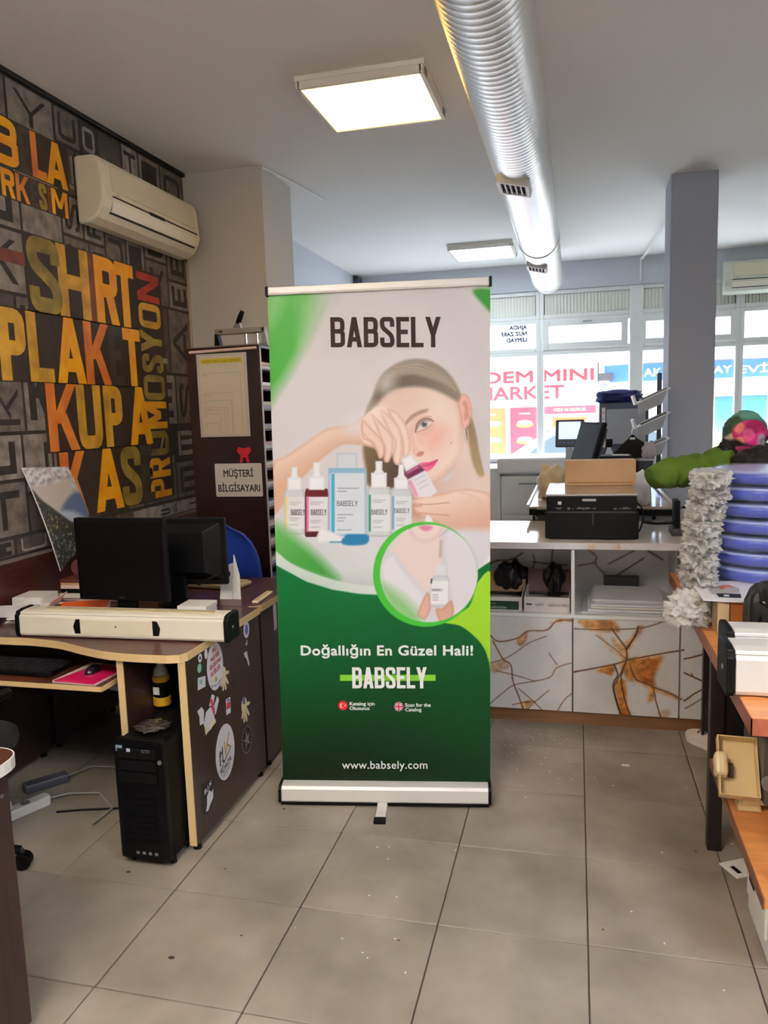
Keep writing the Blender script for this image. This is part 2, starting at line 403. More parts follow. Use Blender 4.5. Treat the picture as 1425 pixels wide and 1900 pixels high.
far.build('outlying_tiles', m_tile, floor, kind='stuff')

struct(MB().box(-1.4, 4.6, -3.8, 7.6, CEIL, CEIL+.15).build('ceiling', m_ceil))
wl = struct(MB().box(-1.4, -1.2, -3.8, 7.6, -.1, CEIL).build('wall_left', m_wall))
struct(MB().box(4.4, 4.6, -3.8, 7.6, -.1, CEIL).build('wall_right', m_stub))
struct(MB().box(-1.4, 4.6, -3.8, -3.6, -.1, CEIL).build('wall_front', m_stub))
wb = struct(MB().box(-1.2, 4.4, 7.26, 7.6, 2.875, CEIL).box(-1.2, 4.4, 7.30, 7.6, -.1, .98).box(-1.2, -1.0, 7.3, 7.6, .98, 2.875).box(4.0, 4.4, 7.3, 7.6, .98, 2.875).build('wall_back', m_wall))
struct(MB().box(-1.2, 4.0, 7.16, 7.34, .98, 1.01).build('window_sill', mat('sill', (232, 232, 230), .4)))
struct(MB().box(-1.2, -.635, 3.1, 3.62, 0, CEIL).build('wall_stub', m_stub, bev=.004))
struct(MB().box(1.962, 2.272, 4.25, 4.62, 0, CEIL).build('column', m_col, bev=.006))
struct(MB().box(-1.205, -1.13, 7.12, 7.26, 2.2, CEIL-.02).build('trim_1', mat('dark_bar', (66, 72, 86), .5), bev=.004))
struct(MB().tube([(-.634, 3.11, CEIL-.012), (-.55, 3.6, CEIL-.012), (-.5, 4.0, CEIL-.012)], .008).build('trim_2', mat('white_plastic', (232, 232, 230), .4)))
struct(MB().tube([(2.0, 7.26, 3.135), (2.03, 6.9, 3.14), (2.11, 4.62, 3.14)], .016).tube([(1.99, 7.25, 3.15), (1.99, 7.25, 2.9)], .010).build('trim_3', MATS['white_plastic']))

struct(MB().tube([(2.288, 4.40, CEIL-.02), (2.288, 4.40, 2.0), (2.286, 4.40, 1.0)], .008).build('trim_6', mat('cable_dark', (70, 44, 52), .5)))
# ---- windows
m_upvc = mat('window_frame', (240, 243, 240), .4); m_vent = mat('corrugated_panel', (238, 240, 230), .55)
m_glass = filmy('window_glass', (235, 245, 250), .93, .02)
m_seal = mat('rubber_seal', (88, 92, 90), .7)
def frame(mb, x0, x1, z0, z1, w, y0=7.30, y1=7.37):
    return mb.box(x0, x0+w, y0, y1, z0, z1).box(x1-w, x1, y0, y1, z0, z1).box(x0+w, x1-w, y0, y1, z0, z0+w).box(x0+w, x1-w, y0, y1, z1-w, z1)
XB = [(-1.0, -.05, .045), (-.05, .918, .045), (.918, 1.955, .045), (1.955, 3.005, .045), (3.005, 4.0, .045)]
for k, (x0, x1, w) in enumerate(XB):
    fm = MB(); wl_, wr_ = (x0, x1)
    for (z0, z1) in ((1.01, 2.205), (2.205, 2.565), (2.565, 2.875)): frame(fm, x0, x1, z0, z1, w if z0 > 1.5 else .04)
    f = struct(fm.build('window_%d' % (k+1), m_upvc, bev=.006))
    if k == 2: MB().box(1.885, 2.025, 7.285, 7.40, 1.01, 2.875).build('mullion', m_upvc, f, bev=.008)
    n = 26; pn = MB(); a, b = x0+w, x1-w                                 # ribbed solid panel on top
    for i in range(n): u = a+(b-a)*(i+.5)/n; pn.box(u-(b-a)/n*.36, u+(b-a)/n*.36, 7.325, 7.34, 2.605, 2.835)
    pn.box(a, b, 7.338, 7.35, 2.605, 2.835).build('solid_panel', m_vent, f)
    frame(MB(), a, b, 2.603, 2.837, .008, 7.318, 7.33).build('seal', m_seal, f)
    if k in (2, 3, 0):                                                # tilting vent sash
        sa = frame(MB(), x0+.03, x1-.03-(.06 if k == 2 else 0), 2.225, 2.545, .07, 7.27, 7.345).build('vent_sash', m_upvc, f, bev=.008)
        MB().box(x0+.09, x1-.09-(.06 if k == 2 else 0), 7.31, 7.314, 2.285, 2.485).build('pane', m_glass, sa)
        xm = (x0+x1)/2; MB().box(xm-.05, xm+.05, 7.25, 7.272, 2.505, 2.52).build('latch', mat('steel', (180, 182, 186), .3, .9), sa, bev=.003)
    else: MB().box(a, b, 7.33, 7.334, 2.25, 2.52).build('pane', m_glass, f)
    MB().box(a-.005, b+.005, 7.33, 7.334, 1.045, 2.17).build('pane', m_glass, f)
    if k == 1:
        fn = lambda u, v, d=0.: (u, 7.326, v); tx = MB()
        for z, t in ((2.47, 'AJNDA'), (2.40, 'NUZ ZARF'), (2.33, 'LEMYAD')): tx.text(t, (lambda zz: lambda u, v, d=0.: (.77-u, 7.325, zz+v))(z), .045, .07)
        tx.build('window_lettering', mat('blue_ink', (30, 50, 84), .6), f)

# ---- ceiling lights, added fill lamps
m_lampf = mat('lamp_housing', (226, 222, 214), .4)
def ceiling_light(x, y, strength, col, label, s=.30):
    t = thing('ceiling_light', label, 'light', (x, y, CEIL))
    h = MB().box(x-s-.015, x+s+.015, y-s-.015, y+s+.015, CEIL-.024, CEIL)
    for a, b, c, d in ((x-s-.01, x-s+.012, y-s-.01, y+s+.01), (x+s-.012, x+s+.01, y-s-.01, y+s+.01), (x-s, x+s, y-s-.01, y-s+.012), (x-s, x+s, y+s-.012, y+s+.01)):
        h.box(a, b, c, d, CEIL-.058, CEIL-.02)
    h.build('housing', m_lampf, t, bev=.003)
    MB().box(x-s+.012, x+s-.012, y-s+.012, y+s-.012, CEIL-.053, CEIL-.044).build('diffuser', mat('diffuser_%d' % len(MATS), (255, 255, 255), .5, emit=(col, strength)), t)
    if y > 0:
        for dx in (-s-.014, s+.004):
            for dy in (-s+.02, s-.08): MB().box(x+dx, x+dx+.01, y+dy, y+dy+.05, CEIL-.054, CEIL-.012).build('clip', mat('grey_clip', (120, 112, 100), .5), t)
    return t
def fill_lamp(x, y, strength, col, label, s=.34, drop=.42):  # added lamp behind the camera, glowing upwards too to brighten the ceiling
    t = thing('fill_lamp', label, 'light', (x, y, CEIL)); z = CEIL-drop; em = mat('fill_glow_%d' % len(MATS), (255, 255, 255), .5, emit=(col, strength)); eu = mat('fill_up_%d' % len(MATS), (255, 255, 255), .5, emit=(col, strength*1.8))
    MB().box(x-s, x+s, y-s, y+s, z-.02, z+.02).build('housing', m_lampf, t, bev=.003); MB().box(x-s+.02, x+s-.02, y-s+.02, y+s-.02, z-.026, z-.02).build('diffuser', em, t); MB().box(x-s+.02, x+s-.02, y-s+.02, y+s-.02, z+.02, z+.026).build('ceiling_fill', eu, t)
    for a in (-1, 1):
        for b in (-1, 1): MB().cyl((x+a*s*.9, y+b*s*.9, z+.02), (x+a*s*.9, y+b*s*.9, CEIL), .003, n=6).build('wire', m_lampf, t)
    return t
ceiling_light(.33, 2.27, LAMP_NEAR, (255, 202, 104), 'square ceiling lamp with warm yellowish glow, nearer of the two lamps')
ceiling_light(.415, 6.22, LAMP_FAR, (232, 244, 255), 'square ceiling lamp with cold white glow near the windows')
fill_lamp(.352, -1.7, LAMP_FILL, (255, 243, 228), 'added out-of-view fill lamp with warm light on the wallpaper side')
fill_lamp(2.7, -1.7, LAMP_FILL, (238, 244, 255), 'added out-of-view fill lamp with neutral light beyond the duct')

# ---- spiral duct
m_duct = mat('galvanised_spiral', (232, 230, 226), .34, .85, bump=(14, .06))
du = thing('ventilation_duct', 'long silver spiral duct running under the ceiling towards the windows', 'duct', (1.03, 2.5, 2.9))
n = 40; ring = []; y = -3.5; R0 = .155; vs = []; fs = []; nr = 0
while y < 6.5:
    for k in range(n):
        t = 2*math.pi*k/n; ph = (y/.042+t/(2*math.pi)) % 1.0; r = R0+.0017*math.exp(-((ph-.5)/.13)**2)+.0008*math.sin(t*3+y*4)
        vs.append((1.03+r*math.cos(t), y, 2.9+r*math.sin(t)))
    nr += 1; y += .007
fs = [(i*n+k, i*n+(k+1) % n, (i+1)*n+(k+1) % n, (i+1)*n+k) for i in range(nr-1) for k in range(n)]
MB().add(vs, fs).build('spiral_tube', m_duct, du, smooth=True)
MB().lathe([(.158, 6.49), (.16, 6.53), (.155, 6.60), (.12, 6.612), (0, 6.615)], (1.03, 0, 2.9), 40, 'y').build('end_cap', mat('end_cap_metal', (222, 222, 224), .4, .6), du, smooth=True)
MB().lathe([(.1555, 4.62), (.163, 4.63), (.163, 4.69), (.1555, 4.70)], (1.03, 0, 2.9), 40, 'y').build('joint_band', m_duct, du, smooth=True)
for y in (2.62, 5.1):
    Mv = Matrix.Translation((1.03, y, 2.9)) @ Matrix.Rotation(math.radians(13), 4, 'Y') @ Matrix.Translation((0, 0, -.161))
    g = MB(Mv); frame_ = g.box(-.085, .085, -.115, -.09, -.012, .03).box(-.085, .085, .09, .115, -.012, .03).box(-.085, -.065, -.09, .09, -.012, .03).box(.065, .085, -.09, .09, -.012, .03)
    gr = g.build('vent_grille', mat('grille_white', (215, 214, 210), .4), du, bev=.002)
    MB(Mv).box(-.066, .066, -.09, .09, 0, .004).build('opening', mat('black_void', (8, 7, 8), .9), gr)
    s = MB(Mv)
    for q in range(4): s.box(-.042+q*.028-.004, -.042+q*.028+.004, -.09, .09, -.010, .0)
    s.build('slat', MATS['grille_white'], gr)

# ---- split air conditioners
m_ac = mat('ivory_plastic', (232, 225, 200), .45); m_ac2 = mat('ivory_panel', (220, 212, 186), .5, bump=(220, .12)); m_dark = mat('dark_slot', (26, 22, 20), .7)
def air_con(M, label, L=1.05, w=None):
    o = M @ Vector((0, 0, 0)); t = thing('air_conditioner', label, 'air conditioner', tuple(o))
    pf = [(0, .0), (.07, .0), (.115, .025), (.15, .075), (.165, .12), (.16, .17), (.15, .29), (.135, .325), (.10, .335), (0, .335)]
    a = MB(M); fn = lambda u, v, d: (d, u, v)
    a.prism(pf, fn, 0, L); a.build('casing', w or m_ac, t, bev=.016, seg=3)
    MB(M).hexa([(.09, .150, .165), (L-.06, .150, .165), (L-.06, .150, .300), (.09, .150, .300)][::1], [(.09, .166, .168), (L-.06, .166, .168), (L-.06, .155, .297), (.09, .155, .297)]).build('front_grille', m_ac2, t, bev=.004)
    sl = MB(M)
    for z, yy in ((.135, .166), (.075, .151), (.055, .142)): sl.box(.08, L-.05, yy-.01, yy+.0025, z, z+.006)
    sl.build('air_slot', m_dark, t)
    MB(M).hexa([(.08, .140, .062), (L-.05, .140, .062), (L-.05, .155, .072), (.08, .155, .072)], [(.08, .152, .062), (L-.05, .152, .062), (L-.05, .166, .128), (.08, .166, .128)]).build('flap', mat('ivory_light', (242, 236, 216), .4), t, bev=.002)
    MB(M).box(.44, .60, .163, .170, .128, .145).build('handle_slot', m_dark, t, bev=.002)
    MB(M).text('\u25aa\u25aa \u25aa\u25aa', lambda u, v, d=0.: (.11+u, .1665, .147+v), .012, .02).build('badge', mat('grey_ink', (90, 86, 80), .6), t)
    return t
Ml = Matrix(((0, 1, 0, -1.19), (1, 0, 0, 1.93), (0, 0, 1, 2.60), (0, 0, 0, 1)))
air_con(Ml, 'ivory split air conditioner high on the letter wallpaper wall')
Mr_ = Matrix(((1, 0, 0, 2.80), (0, -1, 0, 7.255), (0, 0, 1, 2.69), (0, 0, 0, 1)))
air_con(Mr_, 'greenish white split air conditioner above the windows behind the column', 1.0, mat('pale_plastic', (206, 210, 196), .45))

# ---- letterpress wallpaper on the wall_left, its dark wood dado below
wp = MB().box(-1.2, -1.194, -1.6, 3.1, .965, CEIL-.02).build('wallpaper', mat('wallpaper_ground', (60, 52, 47), .7, var=(5, (40, 33, 30), .6)), wl)
struct(MB().box(-1.2, -1.17, -1.6, 3.1, CEIL-.022, CEIL).build('trim_4', mat('shade_strip_black', (18, 15, 14), .6), bev=.004))  # black strip: shade along the ceiling line put into its colour
dado = struct(MB().box(-1.2, -1.18, -1.6, 3.1, 0, .962).build('trim_5', wood('dado_wood', (44, 18, 12), (72, 32, 22), (1, 1, 10), 5)))
MB().box(-1.2, -1.176, -1.6, 3.1, .955, .968).build('dado_cap', mat('dado_cap', (112, 100, 92), .6), dado)
MB().box(-1.196, -1.186, 3.078, 3.1, .97, 2.60).build('corner_strip', mat('corner_strip', (176, 160, 134), .6), wl)
WF = lambda u, v, d=0.: (-1.1935+d, u, v)
greys = [((156, 147, 138), (96, 87, 80)), ((128, 118, 110), (74, 65, 59)), ((182, 173, 165), (116, 106, 99)), ((92, 82, 75), (54, 46, 42)), ((64, 54, 49), (36, 29, 26))]
gm = [mat('type_block_%d' % i, a, .65, var=(16, b, .5), bump=(40, .2)) for i, (a, b) in enumerate(greys)]
gl = [mat('type_face_%d' % i, a, .65, var=(20, b, .5)) for i, (a, b) in enumerate([((52, 44, 40), (30, 24, 22)), ((164, 156, 148), (120, 112, 104))])]
blocks = [MB() for _ in gm]; faces = [MB() for _ in gl]; edges = MB(); rw = random.Random(23)
def pack(y0, y1, z0, z1, depth):
    w, h = y1-y0, z1-z0
    if (w > .34 or h > .42 or (depth < 5 and rw.random() < .5 and max(w, h) > .22)):
        k = rw.uniform(.38, .62)
        if w*1.15 > h: pack(y0, y0+w*k, z0, z1, depth+1); pack(y0+w*k, y1, z0, z1, depth+1)
        else: pack(y0, y1, z0, z0+h*k, depth+1); pack(y0, y1, z0+h*k, z1, depth+1)
        return
    b = rw.choice((0, 0, 1, 1, 2, 3, 3, 4)); g = .006
    blocks[b].flat([(y0+g, z0+g), (y1-g, z0+g), (y1-g, z1-g), (y0+g, z1-g)], WF, .0006)
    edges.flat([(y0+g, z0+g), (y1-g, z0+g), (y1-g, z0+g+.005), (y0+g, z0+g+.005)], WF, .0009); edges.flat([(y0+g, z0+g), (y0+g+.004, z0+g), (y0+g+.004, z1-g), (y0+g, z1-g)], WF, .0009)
    if rw.random() < .86:
        ch = rw.choice('BASELYHRTPKUOMNIE'); m_ = .16; fi = 1 if b >= 3 else 0
        if rw.random() < .4:                                         # lying letter
            poster_letter(faces[fi], ch, lambda u, v, d=0.: WF(y1-v, z0+u, d), w*0+h*m_, h*(1-m_), w*m_, w*(1-m_),  .19, .0012)
        else: poster_letter(faces[fi], ch, lambda u, v, d=0.: WF(y0+u, z0+v, d), w*m_, w*(1-m_), h*m_, h*(1-m_), .19, .0012)
pack(-1.6, .6, .97, CEIL-.024, 0); pack(.6, 3.095, 1.06, CEIL-.024, 0); pack(.6, 3.095, .97, 1.06, 3)
for i, b in enumerate(blocks): b.build('type_block', gm[i], wl)
for i, b in enumerate(faces): b.build('type_letter', gl[i], wl)
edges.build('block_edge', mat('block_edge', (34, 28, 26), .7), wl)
LC = {'a': ((255, 186, 14), (240, 150, 10)), 'y': ((232, 176, 48), (178, 134, 40)), 'o': ((166, 142, 52), (108, 90, 40)), 'r': ((236, 146, 48), (214, 104, 40)), 'R': ((200, 62, 38), (150, 44, 30)), 'd': ((70, 60, 44), (50, 42, 34)), 'b': ((136, 62, 42), (96, 42, 32))}
lm = {k: mat('poster_%s' % k, a, .55, var=(9, b, .35), bump=(60, .1)) for k, (a, b) in LC.items()}
m_back = mat('letter_block', (62, 46, 40), .65, var=(7, (40, 28, 26), .5)); back = MB(); PL = {k: MB() for k in LC}
rows = [(2.745, 2.955, [('B', 1.35, 1.52, 'a'), ('E', 1.53, 1.60, 'd'), ('L', 1.61, 1.715, 'r'), ('A', 1.715, 1.875, 'a')]),
        (2.605, 2.728, [('R', 1.39, 1.475, 'a'), ('K', 1.485, 1.575, 'r'), ('E', 1.585, 1.635, 'd'), ('S', 1.64, 1.70, 'o'), ('I', 1.705, 1.73, 'b'), ('M', 1.735, 1.86, 'a')]),
        (2.112, 2.468, [('S', 1.515, 1.755, 'o'), ('H', 1.735, 1.99, 'y'), ('I', 1.99, 2.04, 'b'), ('R', 2.04, 2.25, 'a'), ('T', 2.235, 2.42, 'a')]),
        (1.777, 2.106, [('P', 1.28, 1.455, 'y'), ('L', 1.47, 1.645, 'y'), ('A', 1.67, 1.90, 'a'), ('K', 1.905, 2.13, 'r'), ('E', 2.125, 2.255, 'd'), ('T', 2.265, 2.445, 'a')]),
        (1.437, 1.773, [('K', 1.565, 1.80, 'r'), ('U', 1.80, 2.01, 'y'), ('P', 2.035, 2.21, 'y'), ('A', 2.275, 2.515, 'a')]),
        (1.090, 1.430, [('K', 1.625, 1.83, 'r'), ('A', 1.90, 2.16, 'a'), ('S', 2.155, 2.36, 'o'), ('E', 2.365, 2.50, 'd')])]
for z0, z1, ls in rows:
    ya, yb = ls[0][1]-.02, ls[-1][2]+.015; back.flat([(ya, z0-.006), (yb, z0-.006), (yb, z1+.006), (ya, z1+.006)], WF, .0018)
    for ch, y0, y1, c in ls: poster_letter(PL[c], ch, WF, y0, y1, z0, z1, .205 if c != 'd' else .16, .0024)
back.flat([(2.43, 1.095), (2.73, 1.095), (2.73, 2.465), (2.43, 2.465)], WF, .0015)
for ch, z0, z1, c in [('P', 1.10, 1.215, 'a'), ('R', 1.225, 1.345, 'a'), ('O', 1.36, 1.51, 'o'), ('M', 1.525, 1.69, 'a'), ('O', 1.70, 1.85, 'o'), ('S', 1.865, 1.975, 'o'), ('Y', 1.985, 2.115, 'o'), ('O', 2.13, 2.275, 'y'), ('N', 2.285, 2.45, 'R')]:
    poster_letter(PL[c], ch, lambda u, v, d=0.: WF(2.70-v, u, d), z0, z1, 0, .245, .17, .0024)
PL['b'].flat([(1.32, 2.31), (1.50, 2.31), (1.50, 2.37), (1.32, 2.37)], WF, .0024)
back.build('poster_ground', m_back, wl)
for k, b in PL.items(): b.build('poster_lettering', lm[k], wl)
MB().flat([(2.25, .975), (3.08, .975), (3.08, 1.05), (2.25, 1.05)], WF, .0016).build('ruler_strip', gm[2], wl)
MB().text('10', lambda u, v, d=0.: WF(2.70+u, .985+v, .003), .055, .01, .8).build('ruler_number', gl[0], wl)

# ================================================================== ROLL-UP BANNER
BL = np.array([.128, 1.098, 0.]); BR = np.array([.981, 1.234, 0.])
bu = (BR-BL)/np.linalg.norm(BR-BL); bn = np.array([bu[1], -bu[0], 0.])     # along the banner; towards the camera
BW = float(np.linalg.norm(BR-BL)); bc = (BL+BR)/2
bv = np.array([.012, .018, 1.]); bv = bv/np.linalg.norm(bv)
def BP(u, v, d=0.): return tuple(bc+bu*u+bv*v+bn*d)       # u along, v up, d forwards
def buv(px, py, d=0.):
    q = on_plane(px, py, bc+bn*d, np.cross(bu, bv))-bc-bn*d; return float(q@bu-(q@bv)*0+0), float(q[2]/bv[2])
def buv2(px, py):
    q = on_plane(px, py, bc, np.cross(bu, bv))-bc; A = np.stack([bu, bv], 1); s = np.linalg.lstsq(A, q, rcond=None)[0]; return float(s[0]), float(s[1])
bt = thing('roll_up_banner', 'tall roll-up advertising banner with green lower half standing on the tiles', 'banner', tuple(bc))
m_silver = mat('satin_aluminium', (222, 218, 212), .36, .12, spec=.5); m_black = mat('black_plastic', (6, 6, 7), .5, spec=.18)
TL = buv2(501, 541); TR = buv2(909, 536); Bl = buv2(521, 1455); Br = buv2(910, 1457)
u0, u1 = min(TL[0], Bl[0])*.5+max(TL[0], Bl[0])*.5, (TR[0]+Br[0])/2; v0, v1 = .075, (TL[1]+TR[1])/2
fnb = lambda a, b, d=0.: BP(u0+(u1-u0)*a, v0+(v1-v0)*b, d)
MB().add([fnb(0, 0, -.001), fnb(1, 0, -.001), fnb(1, 1, -.001), fnb(0, 1, -.001), fnb(0, 0, -.0004), fnb(1, 0, -.0004), fnb(1, 1, -.0004), fnb(0, 1, -.0004)], [(0, 3, 2, 1), (4, 5, 6, 7), (0, 1, 5, 4), (1, 2, 6, 5), (2, 3, 7, 6), (3, 0, 4, 7)]).build('sheet', mat('sheet_back', (196, 196, 196), .6), bt)
def c5(*p): return [(490+x/3.2386, 500+y/3.2386) for x, y in p]
def c6(*p): return [(490+x/3.166, 950+y/3.166) for x, y in p]
def paint_banner(V, u, v):
    c = Canvas(view_px(V), (204, 199, 204)); F = c.fill; Ln = c.line
    c.disc((720, 700), 230, (212, 206, 208), 120, .8); c.disc((640, 760), 160, (220, 214, 216), 90, .5)
    F(c5((-10, 130), (330, 140), (310, 300), (180, 560), (80, 720), (-10, 800)), (88, 158, 78), 14, grad=((62, 146, 52), c5((200, 150))[0], c5((60, 700))[0]))
    F(c5((190, 140), (330, 140), (300, 300), (200, 470), (215, 300)), (120, 176, 104), 12, alpha=.6); F(c5((300, 140), (440, 140), (330, 330), (240, 480)), (186, 196, 180), 16, alpha=.7)
    F(c5((30, 145), (120, 145), (90, 250), (30, 330)), (150, 190, 140), 14, alpha=.6)
    F(c5((1255, 125), (1375, 125), (1375, 255), (1320, 215)), (52, 132, 48), 4)
    # hair behind, neck, shoulder
    F(c5((605, 900), (650, 760), (700, 640), (770, 580), (850, 545), (930, 537), (1010, 555), (1090, 605), (1150, 680), (1185, 780), (1150, 900), (900, 1000), (700, 1000)), (142, 130, 118), 3, grad=((118, 106, 94), c5((700, 560))[0], c5((1000, 760))[0]))
    F(c5((598, 1040), (700, 1040), (790, 1140), (870, 1230), (840, 1310), (640, 1310), (610, 1200)), (104, 86, 62), 4, grad=((70, 54, 46), c5((620, 1150))[0], c5((800, 1200))[0]))
    F(c5((1210, 830), (1250, 900), (1275, 1000), (1290, 1110), (1325, 1245), (1285, 1240), (1240, 1130), (1205, 980)), (128, 108, 82), 3, grad=((160, 138, 100), c5((1220, 900))[0], c5((1310, 1230))[0]))
    F(c5((930, 1200), (1100, 1270), (1180, 1090), (1225, 1040), (1250, 1170), (1290, 1245), (1370, 1250), (1370, 1580), (870, 1580), (900, 1400)), (222, 200, 192), 4, grad=((206, 176, 164), c5((1250, 1300))[0], c5((1000, 1340))[0]))
    F(c5((885, 1300), (1000, 1330), (1010, 1460), (880, 1480)), (178, 132, 108), 8, alpha=.8)
    # face
    F(c5((655, 850), (720, 745), (800, 712), (930, 704), (1050, 728), (1130, 768), (1170, 800), (1195, 900), (1200, 1000), (1190, 1090), (1145, 1180), (1080, 1245), (1010, 1285), (960, 1275), (900, 1215), (850, 1150), (800, 1060), (700, 950)), (233, 208, 196), 2.5, edge=((206, 170, 156), 14))
    c.disc(c5((1000, 790))[0], 40, (240, 220, 208), 26, .7); c.disc(c5((860, 770))[0], 40, (222, 192, 176), 26, .6)
    c.disc(c5((1035, 1020))[0], 21, (226, 160, 146), 22, .75); c.disc(c5((1130, 1080))[0], 22, (238, 216, 206), 18, .6); c.disc(c5((900, 1010))[0], 12, (216, 168, 152), 14, .7)
    F(c5((1165, 800), (1190, 748), (1225, 765), (1248, 830), (1245, 900), (1215, 950), (1190, 940), (1180, 880)), (226, 184, 170), 2, edge=((196, 140, 128), 5)); F(c5((1190, 800), (1215, 790), (1232, 850), (1215, 910), (1200, 890), (1205, 840)), (196, 130, 118), 2, alpha=.75)
    Ln(c5((1213, 935), (1206, 960), (1212, 1010), (1224, 1040), (1230, 1020), (1222, 960)), 1.4, (214, 206, 200))
    # hair over the forehead
    F(c5((640, 850), (655, 790), (710, 690), (790, 640), (900, 630), (1020, 660), (1120, 705), (1172, 742), (1165, 790), (1130, 775), (1030, 725), (920, 703), (800, 716), (725, 755), (675, 820)), (92, 80, 70), 4, grad=((120, 106, 94), c5((820, 660))[0], c5((1100, 720))[0]))
    F(c5((700, 680), (780, 600), (880, 560), (960, 560), (900, 610), (800, 650), (720, 730)), (150, 138, 126), 7, alpha=.8)
    for a in range(9): Ln(c5((745+a*8, 640-a*9), (860+a*14, 600-a*5), (1000+a*12, 618+a*4), (1150, 720+a*2)), 1.2, [(196, 180, 160), (112, 98, 86), (170, 152, 132)][a % 3], 1.2, alpha=.5)
    c.disc(c5((740, 690))[0], 16, (200, 196, 196), 14, .6)
    for a in range(4): Ln(c5((1225+a*9, 870+a*10), (1262+a*6, 1010), (1290+a*4, 1130), (1318, 1235)), 1, [(90, 72, 54), (186, 164, 124)][a % 2], 1, alpha=.6)
    # eye, brow, nose, mouth
    F(c5((843, 925), (880, 880), (930, 850), (985, 838), (975, 856), (925, 876), (880, 908), (858, 932)), (150, 118, 98), 2.5, alpha=.85)
    c.disc(c5((955, 935))[0], 17, (206, 160, 144), 9, .6, ry=14)
    F(c5((914, 975), (926, 942), (955, 914), (990, 906), (1008, 914), (994, 934), (966, 952), (934, 967)), (224, 212, 208), 1.4); c.disc(c5((962, 930))[0], 5.8, (104, 106, 116), 1.3); c.disc(c5((962, 929))[0], 2.7, (44, 44, 50), 1); Ln(c5((918, 955), (940, 924), (968, 908), (1000, 908)), 3.2, (120, 92, 82), 1.6, alpha=.6); c.disc(c5((968, 918))[0], 1.2, (240, 240, 244), .6)
    Ln(c5((910, 978), (922, 928), (955, 900), (992, 896), (1016, 912)), 2, (88, 62, 54), .9); Ln(c5((915, 976), (940, 970), (975, 956), (1004, 934)), 1, (170, 120, 106), .8); Ln(c5((905, 945), (930, 905), (965, 884), (1005, 884)), 1.2, (190, 150, 134), 1.2)
    F(c5((862, 960), (890, 960), (905, 1010), (935, 1085), (915, 1110), (888, 1090), (872, 1040)), (220, 182, 166), 6, alpha=.6); Ln(c5((905, 990), (918, 1040), (945, 1085)), 3, (240, 218, 206), 3, alpha=.6); F(c5((915, 1112), (940, 1092), (962, 1100), (950, 1118), (928, 1124)), (164, 96, 86), 1.5, alpha=.8); Ln(c5((900, 1085), (905, 1110), (925, 1122)), 1.2, (192, 140, 126), 1)
    F(c5((925, 1172), (960, 1160), (990, 1158), (1020, 1148), (1045, 1142), (1030, 1170), (1005, 1200), (972, 1218), (940, 1205)), (206, 72, 118), 1.4, grad=((226, 120, 150), c5((1000, 1160))[0], c5((975, 1215))[0])); Ln(c5((930, 1182), (985, 1176), (1042, 1144)), 1.2, (150, 40, 76), .9)
    c.disc(c5((1125, 1042))[0], 1.2, (150, 110, 96), .8); Ln(c5((1010, 1285), (1085, 1245), (1150, 1180)), 2.5, (200, 164, 150), 2.5, alpha=.6)
    # arm, hand
    F(c5((50, 1180), (130, 1120), (250, 1040), (360, 965), (430, 945), (520, 930), (600, 885), (690, 900), (680, 1060), (590, 1055), (480, 1050), (400, 1095), (320, 1160), (240, 1240), (150, 1360), (50, 1470)), (232, 208, 194), 2.5, grad=((206, 166, 140), c5((250, 1030))[0], c5((330, 1170))[0]), edge=((204, 164, 142), 7))
    F(c5((480, 930), (560, 880), (620, 890), (600, 1000), (500, 990)), (226, 218, 222), 14, alpha=.75)
    F(c5((575, 950), (615, 870), (690, 822), (760, 850), (830, 920), (868, 980), (850, 1040), (700, 1060), (600, 1040)), (236, 212, 200), 2)
    for q, sh in (((735, 835), (0)), ((0, 0), 0)):
        pass
    F(c5((740, 842), (800, 862), (850, 930), (872, 1000), (878, 1070), (862, 1125), (838, 1120), (832, 1040), (800, 950)), (238, 214, 202), 1.5, edge=((200, 152, 134), 5))
    F(c5((695, 845), (765, 890), (818, 965), (832, 1050), (826, 1120), (812, 1172), (785, 1165), (775, 1120), (785, 1040), (740, 950)), (236, 210, 198), 1.5, edge=((198, 148, 130), 5))
    F(c5((645, 870), (710, 930), (768, 1000), (775, 1060), (765, 1120), (745, 1158), (720, 1145), (725, 1080), (700, 1010)), (236, 208, 196), 1.5, edge=((196, 146, 128), 5))
    F(c5((590, 905), (650, 960), (712, 1030), (724, 1090), (712, 1130), (690, 1132), (676, 1090), (650, 1040), (590, 1010)), (232, 204, 190), 1.5, edge=((192, 142, 124), 5))
    Ln(c5((600, 985), (640, 1035), (672, 1085)), 1.5, (196, 150, 130), 1.5); c.disc(c5((680, 850))[0], 14, (244, 226, 216), 10, .6)
    # right hand
    F(c5((890, 1390), (950, 1362), (1060, 1348), (1160, 1322), (1260, 1322), (1370, 1370), (1370, 1585), (1200, 1572), (1080, 1545), (1000, 1500), (925, 1466), (900, 1430), (940, 1418), (895, 1405)), (232, 204, 190), 2, grad=((206, 164, 142), c5((1100, 1380))[0], c5((1150, 1570))[0]), edge=((196, 150, 130), 6))
    Ln(c5((940, 1412), (1020, 1410), (1110, 1400)), 1.6, (186, 130, 110), 1.2); Ln(c5((930, 1462), (1010, 1470), (1110, 1478)), 1.6, (186, 130, 110), 1.2); Ln(c5((1180, 1340), (1250, 1360), (1330, 1420)), 2, (214, 180, 164), 2)
    F(c5((975, 1478), (1010, 1500), (1005, 1545), (970, 1545)), (236, 234, 238), 2)
    # table top under the bottles
    F(c5((-10, 1590), (60, 1560), (380, 1595), (700, 1600), (900, 1560), (1100, 1560), (1370, 1575), (1370, 1800), (-10, 1800)), (214, 212, 220), 8, False)
